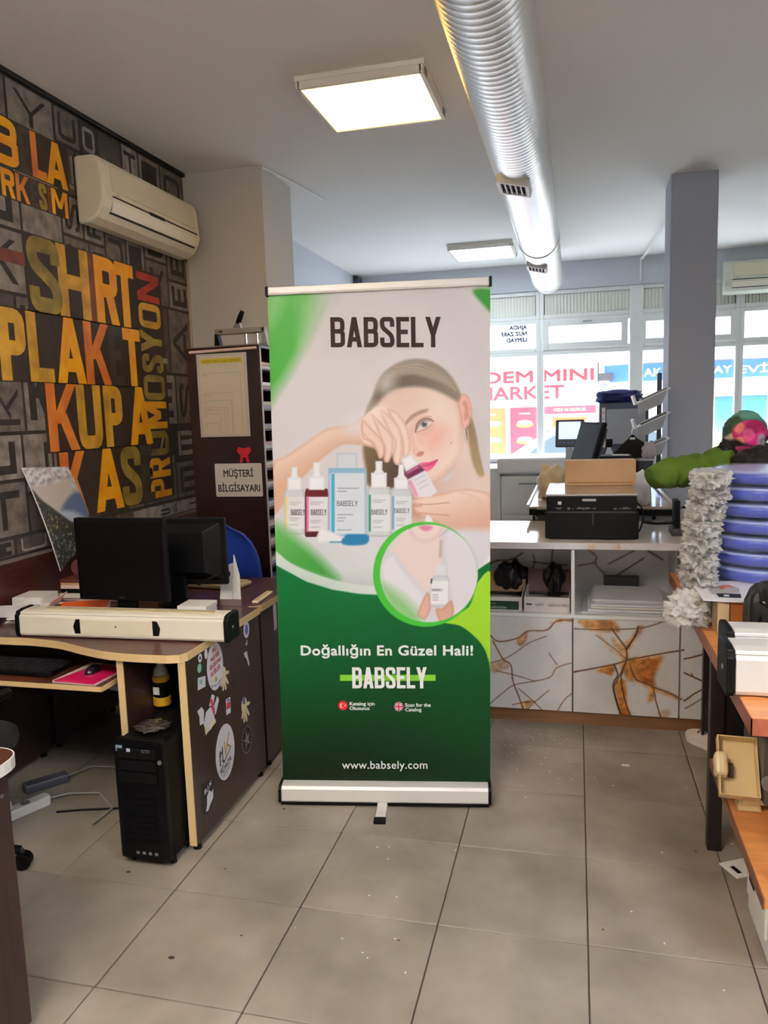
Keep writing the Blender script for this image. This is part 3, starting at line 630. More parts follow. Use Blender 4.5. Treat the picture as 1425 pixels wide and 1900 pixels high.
    F(c6((60, 160), (1340, 110), (1340, 350), (60, 350)), (216, 213, 220), 10, False, alpha=.9); F(c6((300, 200), (660, 160), (690, 400), (420, 380)), (222, 219, 224), 16, alpha=.7)
    # bottles
    def bottle(xa, xb, yt, yc0, yc1, yb, body, lab, stripe, nx, foot=None):
        xm = (xa+xb)/2
        F(c5((xa+6, yc1-6), (xb-6, yc1-6), (xb, yc1+20), (xb, yb-8), (xb-6, yb), (xa+6, yb), (xa, yb-8), (xa, yc1+20)), body, 1, False, edge=((body[0]*.8, body[1]*.8, body[2]*.8), 5))
        if foot: F(c5((xa+4, yb-26), (xb-4, yb-26), (xb-6, yb), (xa+6, yb)), foot, 1.2, False)
        F(c5((xa+10, yc1+42), (xb-1, yc1+42), (xb-1, yb-32), (xa+10, yb-32)), lab, 1, False); F(c5((xa+9, yc1+42), (xa+22, yc1+42), (xa+22, yb-32), (xa+9, yb-32)), stripe, 1, False)
        w = (xb-xa)*.33; F(c5((xm-w, yc0), (xm+w, yc0), (xm+w, yc1), (xm-w, yc1)), (238, 238, 242), 1, False, edge=((214, 214, 220), 4)); F(c5((xm-w*.8, yc0+6), (xm-w*.42, yc0-16), (xm-nx, yt), (xm+nx, yt), (xm+w*.42, yc0-16), (xm+w*.8, yc0+6)), (236, 236, 240), 1, False, edge=((212, 212, 218), 3))
        for i, (l, h) in enumerate(((.55, yc1+72), (.4, yc1+84), (.45, yb-100), (.35, yb-88), (.4, yb-60))): F(c5((xa+34, h), (xa+34+(xb-xa)*l, h), (xa+34+(xb-xa)*l, h+5), (xa+34, h+5)), (150, 152, 160), 1, False, alpha=.7)
    bottle(120, 245, 1187, 1252, 1326, 1592, (206, 210, 212), (222, 222, 224), (226, 206, 120), 16)
    bottle(760, 888, 1172, 1252, 1320, 1595, (204, 210, 216), (224, 226, 230), (110, 150, 200), 14)
    bottle(246, 386, 1160, 1244, 1324, 1606, (92, 20, 30), (226, 222, 226), (214, 110, 150), 20, (66, 14, 24))
    bottle(620, 760, 1152, 1222, 1312, 1606, (206, 212, 214), (226, 228, 230), (40, 130, 100), 20)
    F(c5((436, 1102), (560, 1102), (560, 1205), (436, 1205)), (206, 212, 220), 1.2, False, edge=((176, 184, 196), 5)); F(c5((390, 1196), (610, 1196), (614, 1225), (614, 1600), (388, 1600), (386, 1225)), (196, 212, 226), 1.2, False, edge=((120, 160, 190), 4)); F(c5((404, 1214), (600, 1214), (602, 1590), (400, 1590)), (216, 222, 230), 1.2, False)
    F(c5((388, 1194), (612, 1194), (612, 1224), (388, 1224)), (126, 168, 196), 1.5, False, alpha=.8); F(c5((404, 1228), (424, 1228), (424, 1580), (404, 1580)), (60, 160, 190), 1, False); F(c5((496, 1592), (616, 1600), (616, 1625), (560, 1640), (490, 1640)), (30, 112, 160), 2)
    for l, h in ((130, 1312), (55, 1330), (95, 1470), (50, 1490), (40, 1508), (85, 1562)): F(c5((440, h), (440+l, h), (440+l, h+6), (440, h+6)), (120, 130, 142), 1, False, alpha=.75)
    # bottle held in the hands
    F(c5((850, 1218), (930, 1172), (968, 1205), (1040, 1335), (1000, 1365), (905, 1370), (868, 1270)), (228, 224, 232), 1.2, False); F(c5((850, 1218), (930, 1172), (968, 1206), (862, 1262)), (92, 30, 64), 1.5, False); F(c5((856, 1216), (926, 1178), (934, 1190), (860, 1230)), (170, 90, 130), 1.5, False)
    F(c5((826, 1140), (885, 1108), (928, 1168), (852, 1212)), (238, 236, 242), 1.4, False, edge=((208, 206, 216), 4)); F(c5((868, 1272), (884, 1262), (930, 1362), (908, 1368)), (226, 150, 180), 1, False)
    for l in range(3): Ln(c5((905+l*14, 1268+l*26), (965+l*12, 1236+l*26)), 1.2, (160, 156, 168), .8, alpha=.7)
    F(c6((303, 160), (332, 88), (378, 108), (470, 150), (472, 182), (380, 180), (320, 186)), (238, 238, 242), 1.5, False, edge=((208, 212, 220), 5)); F(c6((386, 172), (470, 172), (472, 182), (384, 182)), (90, 150, 180), 1, False); F(c6((470, 150), (602, 132), (600, 188), (470, 192)), (36, 112, 156), 2)
    # waves
    F(c6((60, 70), (160, 130), (280, 230), (380, 330), (430, 400), (300, 380), (60, 270)), (92, 160, 78), 12, grad=((58, 132, 50), c6((70, 100))[0], c6((330, 360))[0]))
    F(c6((40, 225), (150, 296), (260, 348), (420, 402), (560, 427), (700, 432), (900, 400), (1250, 330), (1340, 230), (1340, 420), (700, 520), (40, 420)), (228, 228, 228), 1.5)
    g = (c6((0, 480))[0], c6((0, 1540))[0])
    F(c6((40, 296), (80, 318), (250, 410), (400, 456), (560, 481), (720, 489), (1000, 440), (1250, 342), (1345, 280), (1345, 1700), (40, 1700)), (0, 90, 42), 1.3, False, grad=((8, 27, 6), g[0], g[1]))
    c.disc(c6((1330, 1250))[0], 150, (0, 86, 34), 130, .35); c.disc(c6((120, 800))[0], 120, (0, 104, 40), 110, .35)
    F(c6((1040, 640), (1150, 668), (1235, 730), (1292, 800), (1318, 870), (1345, 960), (1345, 385), (1256, 412), (1200, 560)), (146, 196, 42), 1.2)
    c.disc(c6((948, 366))[0], 308/3.166, (62, 168, 52), 1.1)
    # round picture
    ci, cr = c6((968, 361))[0], 287/3.166; keep = c.C.copy()
    c.disc(ci, cr, (214, 210, 216), 1.)
    F(c6((830, 60), (1050, 60), (1060, 160), (1040, 330), (960, 470), (900, 470), (830, 350), (740, 230), (790, 150)), (232, 212, 208), 6); F(c6((850, 60), (1040, 60), (1035, 130), (960, 175), (880, 150)), (236, 216, 212), 4, edge=((212, 184, 178), 8)); F(c6((910, 84), (950, 78), (992, 90), (960, 112), (925, 104)), (214, 130, 164), 2.5)
    F(c6((680, 320), (760, 240), (800, 300), (880, 400), (950, 480), (960, 560), (860, 640), (740, 560)), (226, 224, 230), 6, edge=((204, 202, 212), 9)); F(c6((1060, 100), (1200, 150), (1270, 330), (1240, 520), (1110, 640), (1080, 480), (1050, 300)), (222, 219, 226), 6, edge=((202, 199, 208), 10))
    F(c6((690, 430), (780, 470), (880, 560), (930, 620), (860, 660), (740, 590)), (120, 176, 104), 12, alpha=.85); Ln(c6((1030, 145), (1085, 98)), 2, (180, 178, 184), 1); Ln(c6((1040, 170), (1035, 260)), 4, (150, 126, 112), 3, alpha=.6)
    F(c6((905, 590), (945, 490), (968, 480), (978, 560), (950, 625), (920, 620)), (214, 172, 154), 2, edge=((186, 138, 120), 5)); F(c6((985, 395), (1000, 372), (1070, 372), (1088, 395), (1084, 560), (980, 560)), (208, 212, 218), 1.2, False, edge=((180, 184, 194), 5)); F(c6((984, 405), (1084, 405), (1080, 540), (980, 540)), (234, 234, 238), 1, False); F(c6((1012, 312), (1062, 308), (1068, 372), (1004, 372)), (222, 222, 228), 1.2, False)
    F(c6((980, 392), (988, 392), (986, 420), (978, 420)), (40, 40, 44), 1, False); F(c6((1010, 570), (1050, 566), (1100, 520), (1112, 600), (1070, 650), (1030, 640)), (206, 160, 140), 2, edge=((180, 130, 112), 5))
    for h in (452, 485, 500, 515): F(c6((990, h), (1042 if h < 460 else 1022, h), (1042 if h < 460 else 1022, h+(12 if h < 460 else 4)), (990, h+(12 if h < 460 else 4))), (110, 112, 120), 1, False, alpha=.8 if h > 460 else .25)
    q = np.sqrt(((c.P-np.array(ci))**2).sum(1)); a = np.clip(.5-(q-cr)/2, 0, 1)[:, None]; c.C = keep*(1-a)+c.C*a
    # flags, rounded bar
    def rb(x0, y0, x1, y1, col): F(c6((x0, y0), (x1, y0), (x1, y1), (x0, y1)), col, .8, False)
    rb(446, 956, 1007, 992, (124, 190, 50))
    p = c6((463, 1137))[0]; c.disc(p, 8.8, (206, 28, 40), .9); c.disc((p[0]-1, p[1]), 4.4, (240, 240, 240), .8); c.disc((p[0]+.3, p[1]), 3.6, (206, 28, 40), .8); c.disc((p[0]+4, p[1]), 1.3, (240, 240, 240), .8)
    p = c6((791, 1143))[0]; k2 = c.C.copy(); c.disc(p, 8.8, (40, 52, 130), .9)
    for a, b in (((-9, -9), (9, 9)), ((-9, 9), (9, -9))): Ln([(p[0]+a[0], p[1]+a[1]), (p[0]+b[0], p[1]+b[1])], 3, (236, 236, 240), .7); Ln([(p[0]+a[0], p[1]+a[1]), (p[0]+b[0], p[1]+b[1])], 1, (204, 30, 50), .6)
    for w, col in ((5, (238, 238, 240)), (2.8, (206, 28, 48))): Ln([(p[0], p[1]-9), (p[0], p[1]+9)], w, col, .7); Ln([(p[0]-9, p[1]), (p[0]+9, p[1])], w, col, .7)
    q = np.sqrt(((c.P-np.array(p))**2).sum(1)); a = np.clip(.5-(q-8.8)/1.4, 0, 1)[:, None]; c.C = k2*(1-a)+c.C*a
    return c.C
print_grid('print', fnb, 400, 930, paint_banner, painted('banner_print', .6, .2), bt, .0002)
def btext(name_, t, xl, xr, ybase, ytop, m, bold=.02, poster=False, w=.14, track=1.):
    a = buv2(xl, ybase); b = buv2(xr, ybase); h = buv2(xl, ytop)[1]-a[1]; sk = (b[1]-a[1])/(b[0]-a[0])
    fn = lambda u, v, d=0.: BP(a[0]+u, a[1]+v+u*sk, .0009+d); mb = MB()
    if poster: poster_word(mb, t, fn, 0, b[0]-a[0], 0, h, w)
    else: mb.text(t, fn, h, bold, width=b[0]-a[0], track=track)
    return mb.build(name_+('_lettering' if not name_.endswith('lettering') else ''), m, bt)
ink_brown = mat('ink_brown', (52, 40, 35), .7, spec=.15); ink_white = mat('ink_white', (238, 238, 238), .7, spec=.15); ink_grey = mat('ink_grey', (84, 84, 92), .5)
btext('headline', 'BABSELY', 614, 818, 644.5, 588.5, ink_brown, poster=True, w=.15)
btext('headline', 'BABSELY', 654, 792, 1277, 1238, ink_white, poster=True, w=.15)
btext('slogan', 'Do\u011fall\u0131\u011f\u0131n En G\u00fczel Hali!', 559, 877, 1215.5, 1197, ink_white, .035, track=1.06)
btext('web_address', 'www.babsely.com', 635, 793, 1426, 1411, ink_white, .006, track=1.05)
for t, x0, x1, yb, yt in (('Katalog i\u00e7in', 649, 695, 1308.5, 1302), ('Okutunuz', 649, 686, 1317, 1310.5), ('Scan for the', 752, 799, 1311, 1304.5), ('Catalog', 752, 782, 1319.5, 1313)): btext('caption', t, x0, x1, yb, yt, ink_white, .03)
for x0, x1, yb, yt in ((540, 566, 956, 945), (577, 606, 956, 945), (625, 664, 939, 929), (689, 719, 955, 945), (732, 760, 952, 943), (801, 822, 1097, 1092)): btext('bottle_lettering', 'BABSELY', x0, x1, yb, yt, ink_grey, poster=True, w=.12)
# hardware
tz0, tz1 = v1-.002, v1+.028
rl = MB().prism([(-.010, tz0), (.012, tz0), (.014, tz0+.008), (.012, tz1), (-.010, tz1)], lambda a, b, d: BP(d, b, a), u0+.004, u1-.004); rl.build('top_rail', m_silver, bt, bev=.002)
for ua, ub in ((u0-.006, u0+.005), (u1-.005, u1+.006)): MB().prism([(-.014, tz0-.004), (.017, tz0-.004), (.017, tz1+.003), (-.014, tz1+.003)], lambda a, b, d: BP(d, b, a), ua, ub).build('rail_cap', m_black, bt, bev=.002)
hb = BW/2; pf = [(-.055, .012), (.045, .012), (.050, .02), (.050, .068), (.042, .080), (.012, .084), (-.045, .084), (-.055, .07)]
MB().prism(pf, lambda a, b, d: BP(d, b, a), -hb+.012, hb-.012).build('cassette_body', m_silver, bt, bev=.003)
for sg in (-1, 1):
    MB().prism([(p[0]*1.05, p[1]*1.04-.003) for p in pf], lambda a, b, d: BP(d, b, a), sg*hb-.006-sg*.006, sg*hb+.006-sg*.006).build('end_cap', m_black, bt, bev=.003)
MB().prism([(-.06, .004), (.052, .004), (.052, .014), (-.06, .014)], lambda a, b, d: BP(d, b, a), -hb+.01, hb-.01).build('base_seal', m_black, bt)
MB().prism([(-.022, .0), (.022, .0), (.020, .016), (-.020, .016)], lambda a, b, d: BP(a-.005, b, d), .04, .165).build('foot', m_silver, bt, bev=.003)
MB().prism([(-.024, .0), (.024, .0), (.023, .019), (-.023, .019)], lambda a, b, d: BP(a-.005, b, d), .160, .188).build('foot_tip', m_black, bt, bev=.004)
MB().tube([BP(0, .08, -.02), BP(0, v1, -.015)], .009, 10).build('support_pole', mat('pole_alu', (190, 190, 190), .3, .8), bt, smooth=True)

# ================================================================== DESK SIDE OF THE ROOM
m_desk = wood('desk_wood', (50, 20, 13), (88, 42, 29), (1, 14, 14), 3, .34, .08)
m_side = wood('desk_side', (36, 20, 17), (60, 38, 33), (14, 14, .6), 3, .4)
m_band = mat('cream_edge', (214, 184, 134), .45); m_white = mat('white_gloss', (232, 230, 226), .4); m_paper = mat('paper', (230, 226, 218), .7)
m_ivory = mat('ivory_box', (226, 218, 200), .4); m_bglass = mat('screen_black', (12, 7, 9), .3, spec=.2); m_grey = mat('mid_grey', (108, 104, 104), .5); m_dgrey = mat('dark_grey', (46, 44, 46), .5)
Zf = lambda u, v, d=0.: (u, v, d)
def round_poly(poly, radii, k=5):
    out = []; n = len(poly)
    for i, p in enumerate(poly):
        r = radii.get(i, 0); p = np.array(p, float)
        if not r: out.append(tuple(p)); continue
        a = np.array(poly[i-1], float)-p; b = np.array(poly[(i+1) % n], float)-p; a = p+a/np.linalg.norm(a)*r; b = p+b/np.linalg.norm(b)*r
        for t in np.linspace(0, 1, k): out.append(tuple((1-t)**2*a+2*t*(1-t)*p+t*t*b))
    return out
# --- computer desk
de = thing('computer_desk', 'dark brown computer desk with curved cream-edged front, covered side full of stickers', 'desk', (-.6, 1.0, 0))
curve = catmull([(-1.17, .772), (-.98, .768), (-.878, .767), (-.74, .768), (-.60, .748), (-.47, .700), (-.35, .662), (-.23, .648), (-.09, .650)], 4, closed=False)
top = [tuple(p) for p in curve]+round_poly([(-.03, .652), (-.03, 1.335)], {})[1:]+[(-1.17, 1.335)]
top = top[:-2]+[(-.045, .664), (-.031, .69)]+top[-2:]
MB().prism(top, Zf, .722, .75).build('desktop', m_desk, de)
band = top[:-1]; bo = MB(); bo.stroke([(p[0], p[1]) for p in band], .008, lambda u, v, d=0.: (u, v, d), .7215)
eb = MB(); n = len(band)
for i in range(n-1):
    a, b = np.array(band[i]), np.array(band[i+1]); e = (b-a)/np.linalg.norm(b-a); nn = np.array([e[1], -e[0]])*.003
    eb.hexa([(a[0], a[1], .7215), (b[0], b[1], .7215), (b[0]+nn[0], b[1]+nn[1], .7215), (a[0]+nn[0], a[1]+nn[1], .7215)], [(a[0], a[1], .7505), (b[0], b[1], .7505), (b[0]+nn[0], b[1]+nn[1], .7505), (a[0]+nn[0], a[1]+nn[1], .7505)])
eb.build('edge_band', m_band, de)
MB().box(-.058, -.031, .672, 1.325, .025, .7215).build('side_panel', m_side, de)
MB().box(-.0585, -.0305, .668, .6725, .025, .7215).build('edge_band', m_band, de)
MB().box(-.305, -.28, .672, 1.30, .025, .7215).build('divider_panel', m_side, de); MB().box(-.3055, -.2795, .668, .6725, .025, .7215).build('edge_band', m_band, de)
MB().box(-1.165, -.06, 1.29, 1.31, .30, .7215).build('back_panel', m_side, de); MB().box(-1.168, -1.142, .80, 1.325, .025, .7215).build('side_panel', m_side, de)
MB().box(-1.12, -.345, .625, .95, .612, .628).build('keyboard_tray', m_desk, de); MB().box(-1.12, -.343, .621, .6255, .611, .629).build('edge_band', m_band, de)
MB().box(-.345, -.3405, .6255, .95, .611, .629).build('edge_band', m_band, de)
MB().box(-.342, -.306, .67, 1.0, .60, .612).box(-1.141, -1.12, .81, 1.0, .60, .64).build('tray_rail', m_dgrey, de)
for x in (-.045, -.292, -1.155):
    for y in (.70, 1.28): MB().cyl((x, y, 0), (x, y, .025), .016, .012, 10).build('foot', m_black, de)
# --- second desk behind it
d2 = thing('rear_desk', 'dark brown desk with rounded cream-edged corner behind the computer desk', 'desk', (-.6, 1.62, 0))
top2 = round_poly([(-1.17, 1.345), (-.036, 1.345), (-.036, 1.93), (-1.17, 1.93)], {1: .05, 2: .12}, 6)
MB().prism(top2, Zf, .722, .75).build('desktop', m_desk, d2)
eb = MB()
for a, b in zip(top2, top2[1:]+top2[:1]):
    if a[0] < -1.1 or b[0] < -1.1: continue
    a, b = np.array(a), np.array(b); e = (b-a)/np.linalg.norm(b-a); nn = np.array([e[1], -e[0]])*.003
    eb.hexa([(a[0], a[1], .7215), (b[0], b[1], .7215), (b[0]+nn[0], b[1]+nn[1], .7215), (a[0]+nn[0], a[1]+nn[1], .7215)], [(a[0], a[1], .7505), (b[0], b[1], .7505), (b[0]+nn[0], b[1]+nn[1], .7505), (a[0]+nn[0], a[1]+nn[1], .7505)])
eb.build('edge_band', m_band, d2); MB().box(-.063, -.037, 1.36, 1.87, .025, .7215).build('side_panel', m_side, d2); MB().box(-1.16, -.064, 1.84, 1.86, .25, .7215).build('back_panel', m_side, d2); MB().box(-1.165, -1.14, 1.36, 1.87, .025, .7215).build('side_panel', m_side, d2)
for x in (-.05, -1.15):
    for y in (1.39, 1.84): MB().cyl((x, y, 0), (x, y, .025), .016, .012, 10).build('foot', m_black, d2)
# --- front counter corner at the picture's edge of the room
fc = thing('front_desk', 'dark brown desk end with rounded cream-edged corner beside the entrance', 'desk', (-.5, -.7, 0))
tp = round_poly([(-1.17, -1.5), (-.03, -1.5), (-.03, -.145), (-1.17, -.145)], {2: .075, 1: .075}, 7)
MB().prism(tp, Zf, .735, .764).build('desktop', m_desk, fc); eb = MB()
for a, b in zip(tp, tp[1:]+tp[:1]):
    if a[0] < -1.1 and b[0] < -1.1: continue
    a, b = np.array(a), np.array(b); e = (b-a)/np.linalg.norm(b-a); nn = np.array([e[1], -e[0]])*.003
    eb.hexa([(a[0], a[1], .7345), (b[0], b[1], .7345), (b[0]+nn[0], b[1]+nn[1], .7345), (a[0]+nn[0], a[1]+nn[1], .7345)], [(a[0], a[1], .7645), (b[0], b[1], .7645), (b[0]+nn[0], b[1]+nn[1], .7645), (a[0]+nn[0], a[1]+nn[1], .7645)])
eb.build('edge_band', m_white, fc); MB().box(-.098, -.072, -1.46, -.165, .02, .7345).build('side_panel', m_side, fc); MB().box(-1.16, -.0985, -.20, -.18, .05, .7345).build('back_panel', m_side, fc)
for y in (-.2, -1.4): MB().cyl((-.085, y, 0), (-.085, y, .02), .016, .012, 10).build('foot', m_black, fc)
sc = MB(); sc.cyl((-.0722, -.19, .66), (-.0705, -.19, .66), .006, n=8); sc.build('screw_cap', m_grey, fc)
tag(blob('crumpled_tissue', (-.075, -.24, .772), (.035, .04, .012), mat('tan_paper', (222, 184, 140), .7), sub=3, amp=.5, freq=2.5, seed=3, zmin=.765), 'small crumpled tan paper on the desk end beside the entrance', 'paper')
# --- stickers on the desk side (flat prints on the panel)
SF_ = lambda u, v, d=0.: (-.0305+d, u, v)
def sy(px, py): q = on_plane(px, py, (-.0305, 0, 0), (1, 0, 0)); return float(q[1]), float(q[2])
def ell(c, a, b, rot=0., n=28): return [(c[0]+a*math.cos(t)*math.cos(rot)-b*math.sin(t)*math.sin(rot), c[1]+a*math.cos(t)*math.sin(rot)+b*math.sin(t)*math.cos(rot)) for t in np.linspace(0, 2*math.pi, n, endpoint=False)]
sw = mat('sticker_white', (214, 212, 222), .5); sr = mat('sticker_red', (186, 60, 74), .5); sbk = mat('sticker_black', (26, 24, 28), .5); sg_ = mat('sticker_gold', (190, 148, 60), .5); sgr = mat('sticker_green', (130, 184, 160), .5); sbl = mat('sticker_blue', (92, 100, 170), .5); sye = mat('sticker_yellow', (206, 190, 60), .5); scr = mat('sticker_cream', (212, 200, 164), .5)
def sticker(polys, m, name='sticker', d=.0006, parent=de, f=SF_):
    mb = MB()
    for p in polys: mb.prism(p, f, .0001, d)
    return mb.build(name, m, parent)
def pxpoly(*p): return [sy(*q) for q in p]
c = sy(399, 1236); st = sticker([ell(c, .067, .094)], sw)
c2 = (c[0], c[1])
for k, (t, w) in enumerate((('BU', .03), ('M\u00dc\u015eTER\u0130', .07), ('B\u0130LG\u0130SAYARI', .09), ('DE\u011e\u0130LD\u0130R', .08))):
    MB().text(t, lambda u, v, d=0., k=k: SF_(c2[0]+u, c2[1]+.058-k*.028+v+u*.12, .0012), .017, .03, center=True, width=w).build('print', sr, st)
sticker([[(c2[0]-.016, c2[1]-.062), (c2[0]+.016, c2[1]-.060), (c2[0], c2[1]-.034)]], sye, 'print', .0012, st); sticker([ell((c2[0], c2[1]-.052), .002, .007)], sbk, 'print', .0016, st)
MB().text('L\u00fctfen masaya yaslanmay\u0131n\u0131z', lambda u, v, d=0.: SF_(c2[0]+u, c2[1]-.078+v+.9*abs(u)**1.3*.6, .0012), .009, .01, center=True, width=.09).build('print', sbl, st)
sticker([ell(sy(371, 1221), .014, .016)], sw); sticker([ell(sy(371, 1221), .006, .007)], sbk, 'sticker', .001); sticker([ell(sy(370, 1240), .016, .017)], sgr)
sticker([pxpoly((367, 1258), (381, 1254), (381, 1274), (367, 1281))], sw); sticker([pxpoly((370, 1262), (375, 1260), (375, 1268), (370, 1270))], sgr, 'sticker', .001)
sticker([ell(sy(382, 1213), .012, .02)], sw)
def hand_sticker(px, py, s, rot, m=scr):        # open hand shape
    c = sy(px, py); ps = [ell(c, .026*s, .030*s)]
    for a, l in ((-2.35, .05), (-1.95, .066), (-1.6, .072), (-1.2, .066), (-.45, .05)):
        a += rot; e = np.array([math.cos(a), math.sin(a)]); q = np.array([-e[1], e[0]])*.008*s; p0 = np.array(c)+e*.018*s; p1 = np.array(c)+e*l*s
        ps.append([tuple(p0+q), tuple(p0-q), tuple(p1-q*.8), tuple(p1+e*.006*s), tuple(p1+q*.8)])
    for k, p in enumerate(ps): sticker([p], m, 'sticker', .0005+.00008*k)
hand_sticker(414, 1250, .95, .25); hand_sticker(453, 1308, 1.05, .25)
sticker([ell((sy(452, 1300)), .012, .016)], sbl, 'sticker', .0016)
sticker([pxpoly((378, 1345), (382, 1322), (390, 1312), (397, 1318), (398, 1336), (392, 1352), (384, 1360))], sw); sticker([pxpoly((388, 1310), (393, 1288), (398, 1291), (395, 1310))], sw, 'sticker', .0008); sticker([pxpoly((396, 1312), (403, 1292), (406, 1298), (401, 1322), (396, 1330))], sw, 'sticker', .0009); sticker([pxpoly((366, 1320), (374, 1312), (378, 1318), (378, 1342), (371, 1346), (370, 1330))], sw, 'sticker', .001)
sticker([pxpoly((389, 1298), (393, 1296), (398, 1318), (397, 1330), (393, 1316))], sr, 'sticker', .0014); sticker([pxpoly((379, 1346), (387, 1352), (382, 1364))], scr, 'sticker', .0016); sticker([pxpoly((390, 1345), (399, 1334), (400, 1340), (392, 1350))], scr, 'sticker', .0018)
sticker([pxpoly((419, 1298), (427, 1293), (428, 1322), (420, 1327))], sw); sticker([pxpoly((420, 1305), (427, 1301), (427, 1313), (420, 1317))], sr, 'sticker', .001); sticker([pxpoly((421, 1298), (426, 1296), (426, 1300), (421, 1302))], sbl, 'sticker', .001)
c = sy(418, 1395); big = sticker([ell(c, .083, .112)], sw); ring = MB()
for pts, m, w in (([(-.045, .03), (-.05, -.03)], sbk, .009), ([(-.055, .012), (-.02, .018)], sbk, .008), ([(-.025, .035), (-.028, -.022), (-.012, -.03)], sbk, .008), ([(-.005, .045), (0, -.012), (.012, .012)], sg_, .008), ([(.012, .012), (.04, .06)], sg_, .008), ([(.018, .02), (.046, -.004)], sg_, .008), ([(-.06, -.052), (-.02, -.034), (.05, -.006)], sbk, .005)):
    q = MB(); q.stroke([(c[0]+a, c[1]+b+a*.15) for a, b in pts], w, SF_, .0011); q.build('print', m, big)
MB().text('FORZA', lambda u, v, d=0.: SF_(c[0]+u, c[1]-.066+v+u*.28, .0012), .024, .02, center=True, width=.092).build('print', sbk, big); MB().text('PROMOSYON', lambda u, v, d=0.: SF_(c[0]+u, c[1]-.085+v+u*.28, .0012), .009, .01, center=True, width=.06).build('print', sbk, big)
c = sy(458, 1372); sgy = mat('sticker_grey', (128, 118, 120), .5); rg = sticker([ell(c, .055, .066)], sbk)
for k in range(22):
    a = 2*math.pi*k/22; sticker([ell((c[0]+.047*math.cos(a), c[1]+.057*math.sin(a)), .004, .005, 0, 6)], sgy, 'print', .0011, rg)
sticker([[(c[0]+(.036 if k % 2 == 0 else .012)*math.cos(k*math.pi/5+.5), c[1]+(.044 if k % 2 == 0 else .014)*math.sin(k*math.pi/5+.5)) for k in range(10)]], sgy, 'print', .0012, rg)
c = sy(387, 1480); sh = sticker([pxpoly((376, 1456), (398, 1442), (397, 1478), (392, 1500), (384, 1512), (376, 1508))], sbk)
MB().text('B.J.K', lambda u, v, d=0.: SF_(c[0]+u, c[1]+.034+v+u*.25, .0012), .018, .03, center=True, width=.06).build('print', sw, sh)
sticker([pxpoly((384, 1478), (388, 1466), (392, 1470), (395, 1464), (395, 1480), (390, 1492), (386, 1504), (382, 1506), (384, 1494))], sw, 'print', .0012, sh)
sticker([ell(sy(457, 1168), .028, .036)], sw); sticker([ell(sy(457, 1168), .016, .022)], sbl, 'sticker', .001); sticker([pxpoly((458, 1186), (459, 1196), (455, 1198), (457, 1192))], sw)
sticker([pxpoly((452, 1212), (458, 1208), (460, 1220), (463, 1232), (461, 1236), (458, 1224), (454, 1218))], sw)
sticker([pxpoly((508, 1112), (514, 1109), (516, 1165), (511, 1171))], sw, 'sticker', .0006, d2, lambda u, v, d=0.: (-.0365+d, u, v))
# --- PC tower
pc = thing('computer_tower', 'black tower computer standing on the tiles under the desk', 'computer', (-.16, .80, 0))
MB().box(-.257, -.072, .572, .97, .028, .462).build('case', mat('case_black', (10, 9, 10), .6, spec=.12), pc, bev=.006)
MB().prism(round_poly([(-.262, .030), (-.068, .030), (-.068, .478), (-.262, .478)], {0: .01, 1: .01, 2: .02, 3: .02}), lambda u, v, d: (u, d, v), .548, .573).build('front_bezel', m_black, pc, bev=.004)
b_ = MB()
for z in (.424, .380, .336): b_.box(-.246, -.10, .5445, .548, z-.018, z+.018)
b_.build('drive_bay_cover', mat('bay_black', (14, 13, 14), .6, spec=.12), pc, bev=.002)
v_ = MB()
for k in range(9): v_.box(-.24, -.105, .545, .548, .09+k*.022, .10+k*.022)
v_.build('intake_slat', mat('bay_black2', (10, 9, 10), .7, spec=.08), pc)
MB().box(-.252, -.226, .5468, .548, .430, .452).build('case_badge', mat('badge_blue', (120, 140, 160), .4), pc); MB().box(-.208, -.194, .5435, .5445, .432, .444).build('case_badge', mat('badge_white', (190, 200, 220), .4), pc); MB().text('GTX', lambda u, v, d=0.: (-.15+u, .5443, .432+v), .012, .03).build('lettering', m_grey, pc)
MB().cyl((-.083, .548, .40), (-.083, .544, .40), .008, n=12).build('power_button', m_grey, pc); p_ = MB()
for k in range(4): p_.box(-.20+k*.024, -.188+k*.024, .5465, .548, .05, .06)
p_.build('port', m_grey, pc)
for x in (-.24, -.09):
    for y in (.60, .94): MB().cyl((x, y, 0), (x, y, .03), .014, n=10).build('foot', m_black, pc)
tag(blob('plastic_packet', (-.17, .66, .482), (.06, .05, .012), mat('clear_packet', (60, 52, 48), .2, bump=(40, .6)), sub=4, amp=.5, freq=4, seed=4, zmin=.4795), 'crumpled clear plastic packet lying on the tower computer', 'packet')
# --- bottle/thermos beside the tower
bo = thing('sports_flask', 'black and yellow patterned flask standing behind the divider above the tower', 'flask', (-.245, .86, .4795))
for z0, z1, m, nm in ((.4795, .515, mat('bee_yellow', (206, 160, 40), .4), 'base'), (.515, .575, m_black, 'sleeve'), (.575, .60, MATS['bee_yellow'], 'band')): MB().lathe([(.030, z0), (.034, z0+.004), (.034, z1-.002), (.032, z1)], (-.245, .86, 0), 24).build(nm, m, bo, smooth=True, auto=40)
MB().lathe([(.030, .60), (.026, .625), (.014, .64), (.014, .665), (.008, .668), (0, .668)], (-.245, .86, 0), 20).build('cap', mat('clear_cap', (170, 168, 160), .2), bo, smooth=True)
MB().add([(-.262, .826, .53), (-.235, .825, .53), (-.235, .825, .56), (-.262, .826, .56)], [(0, 1, 2, 3)]).build('emblem', m_white, bo)
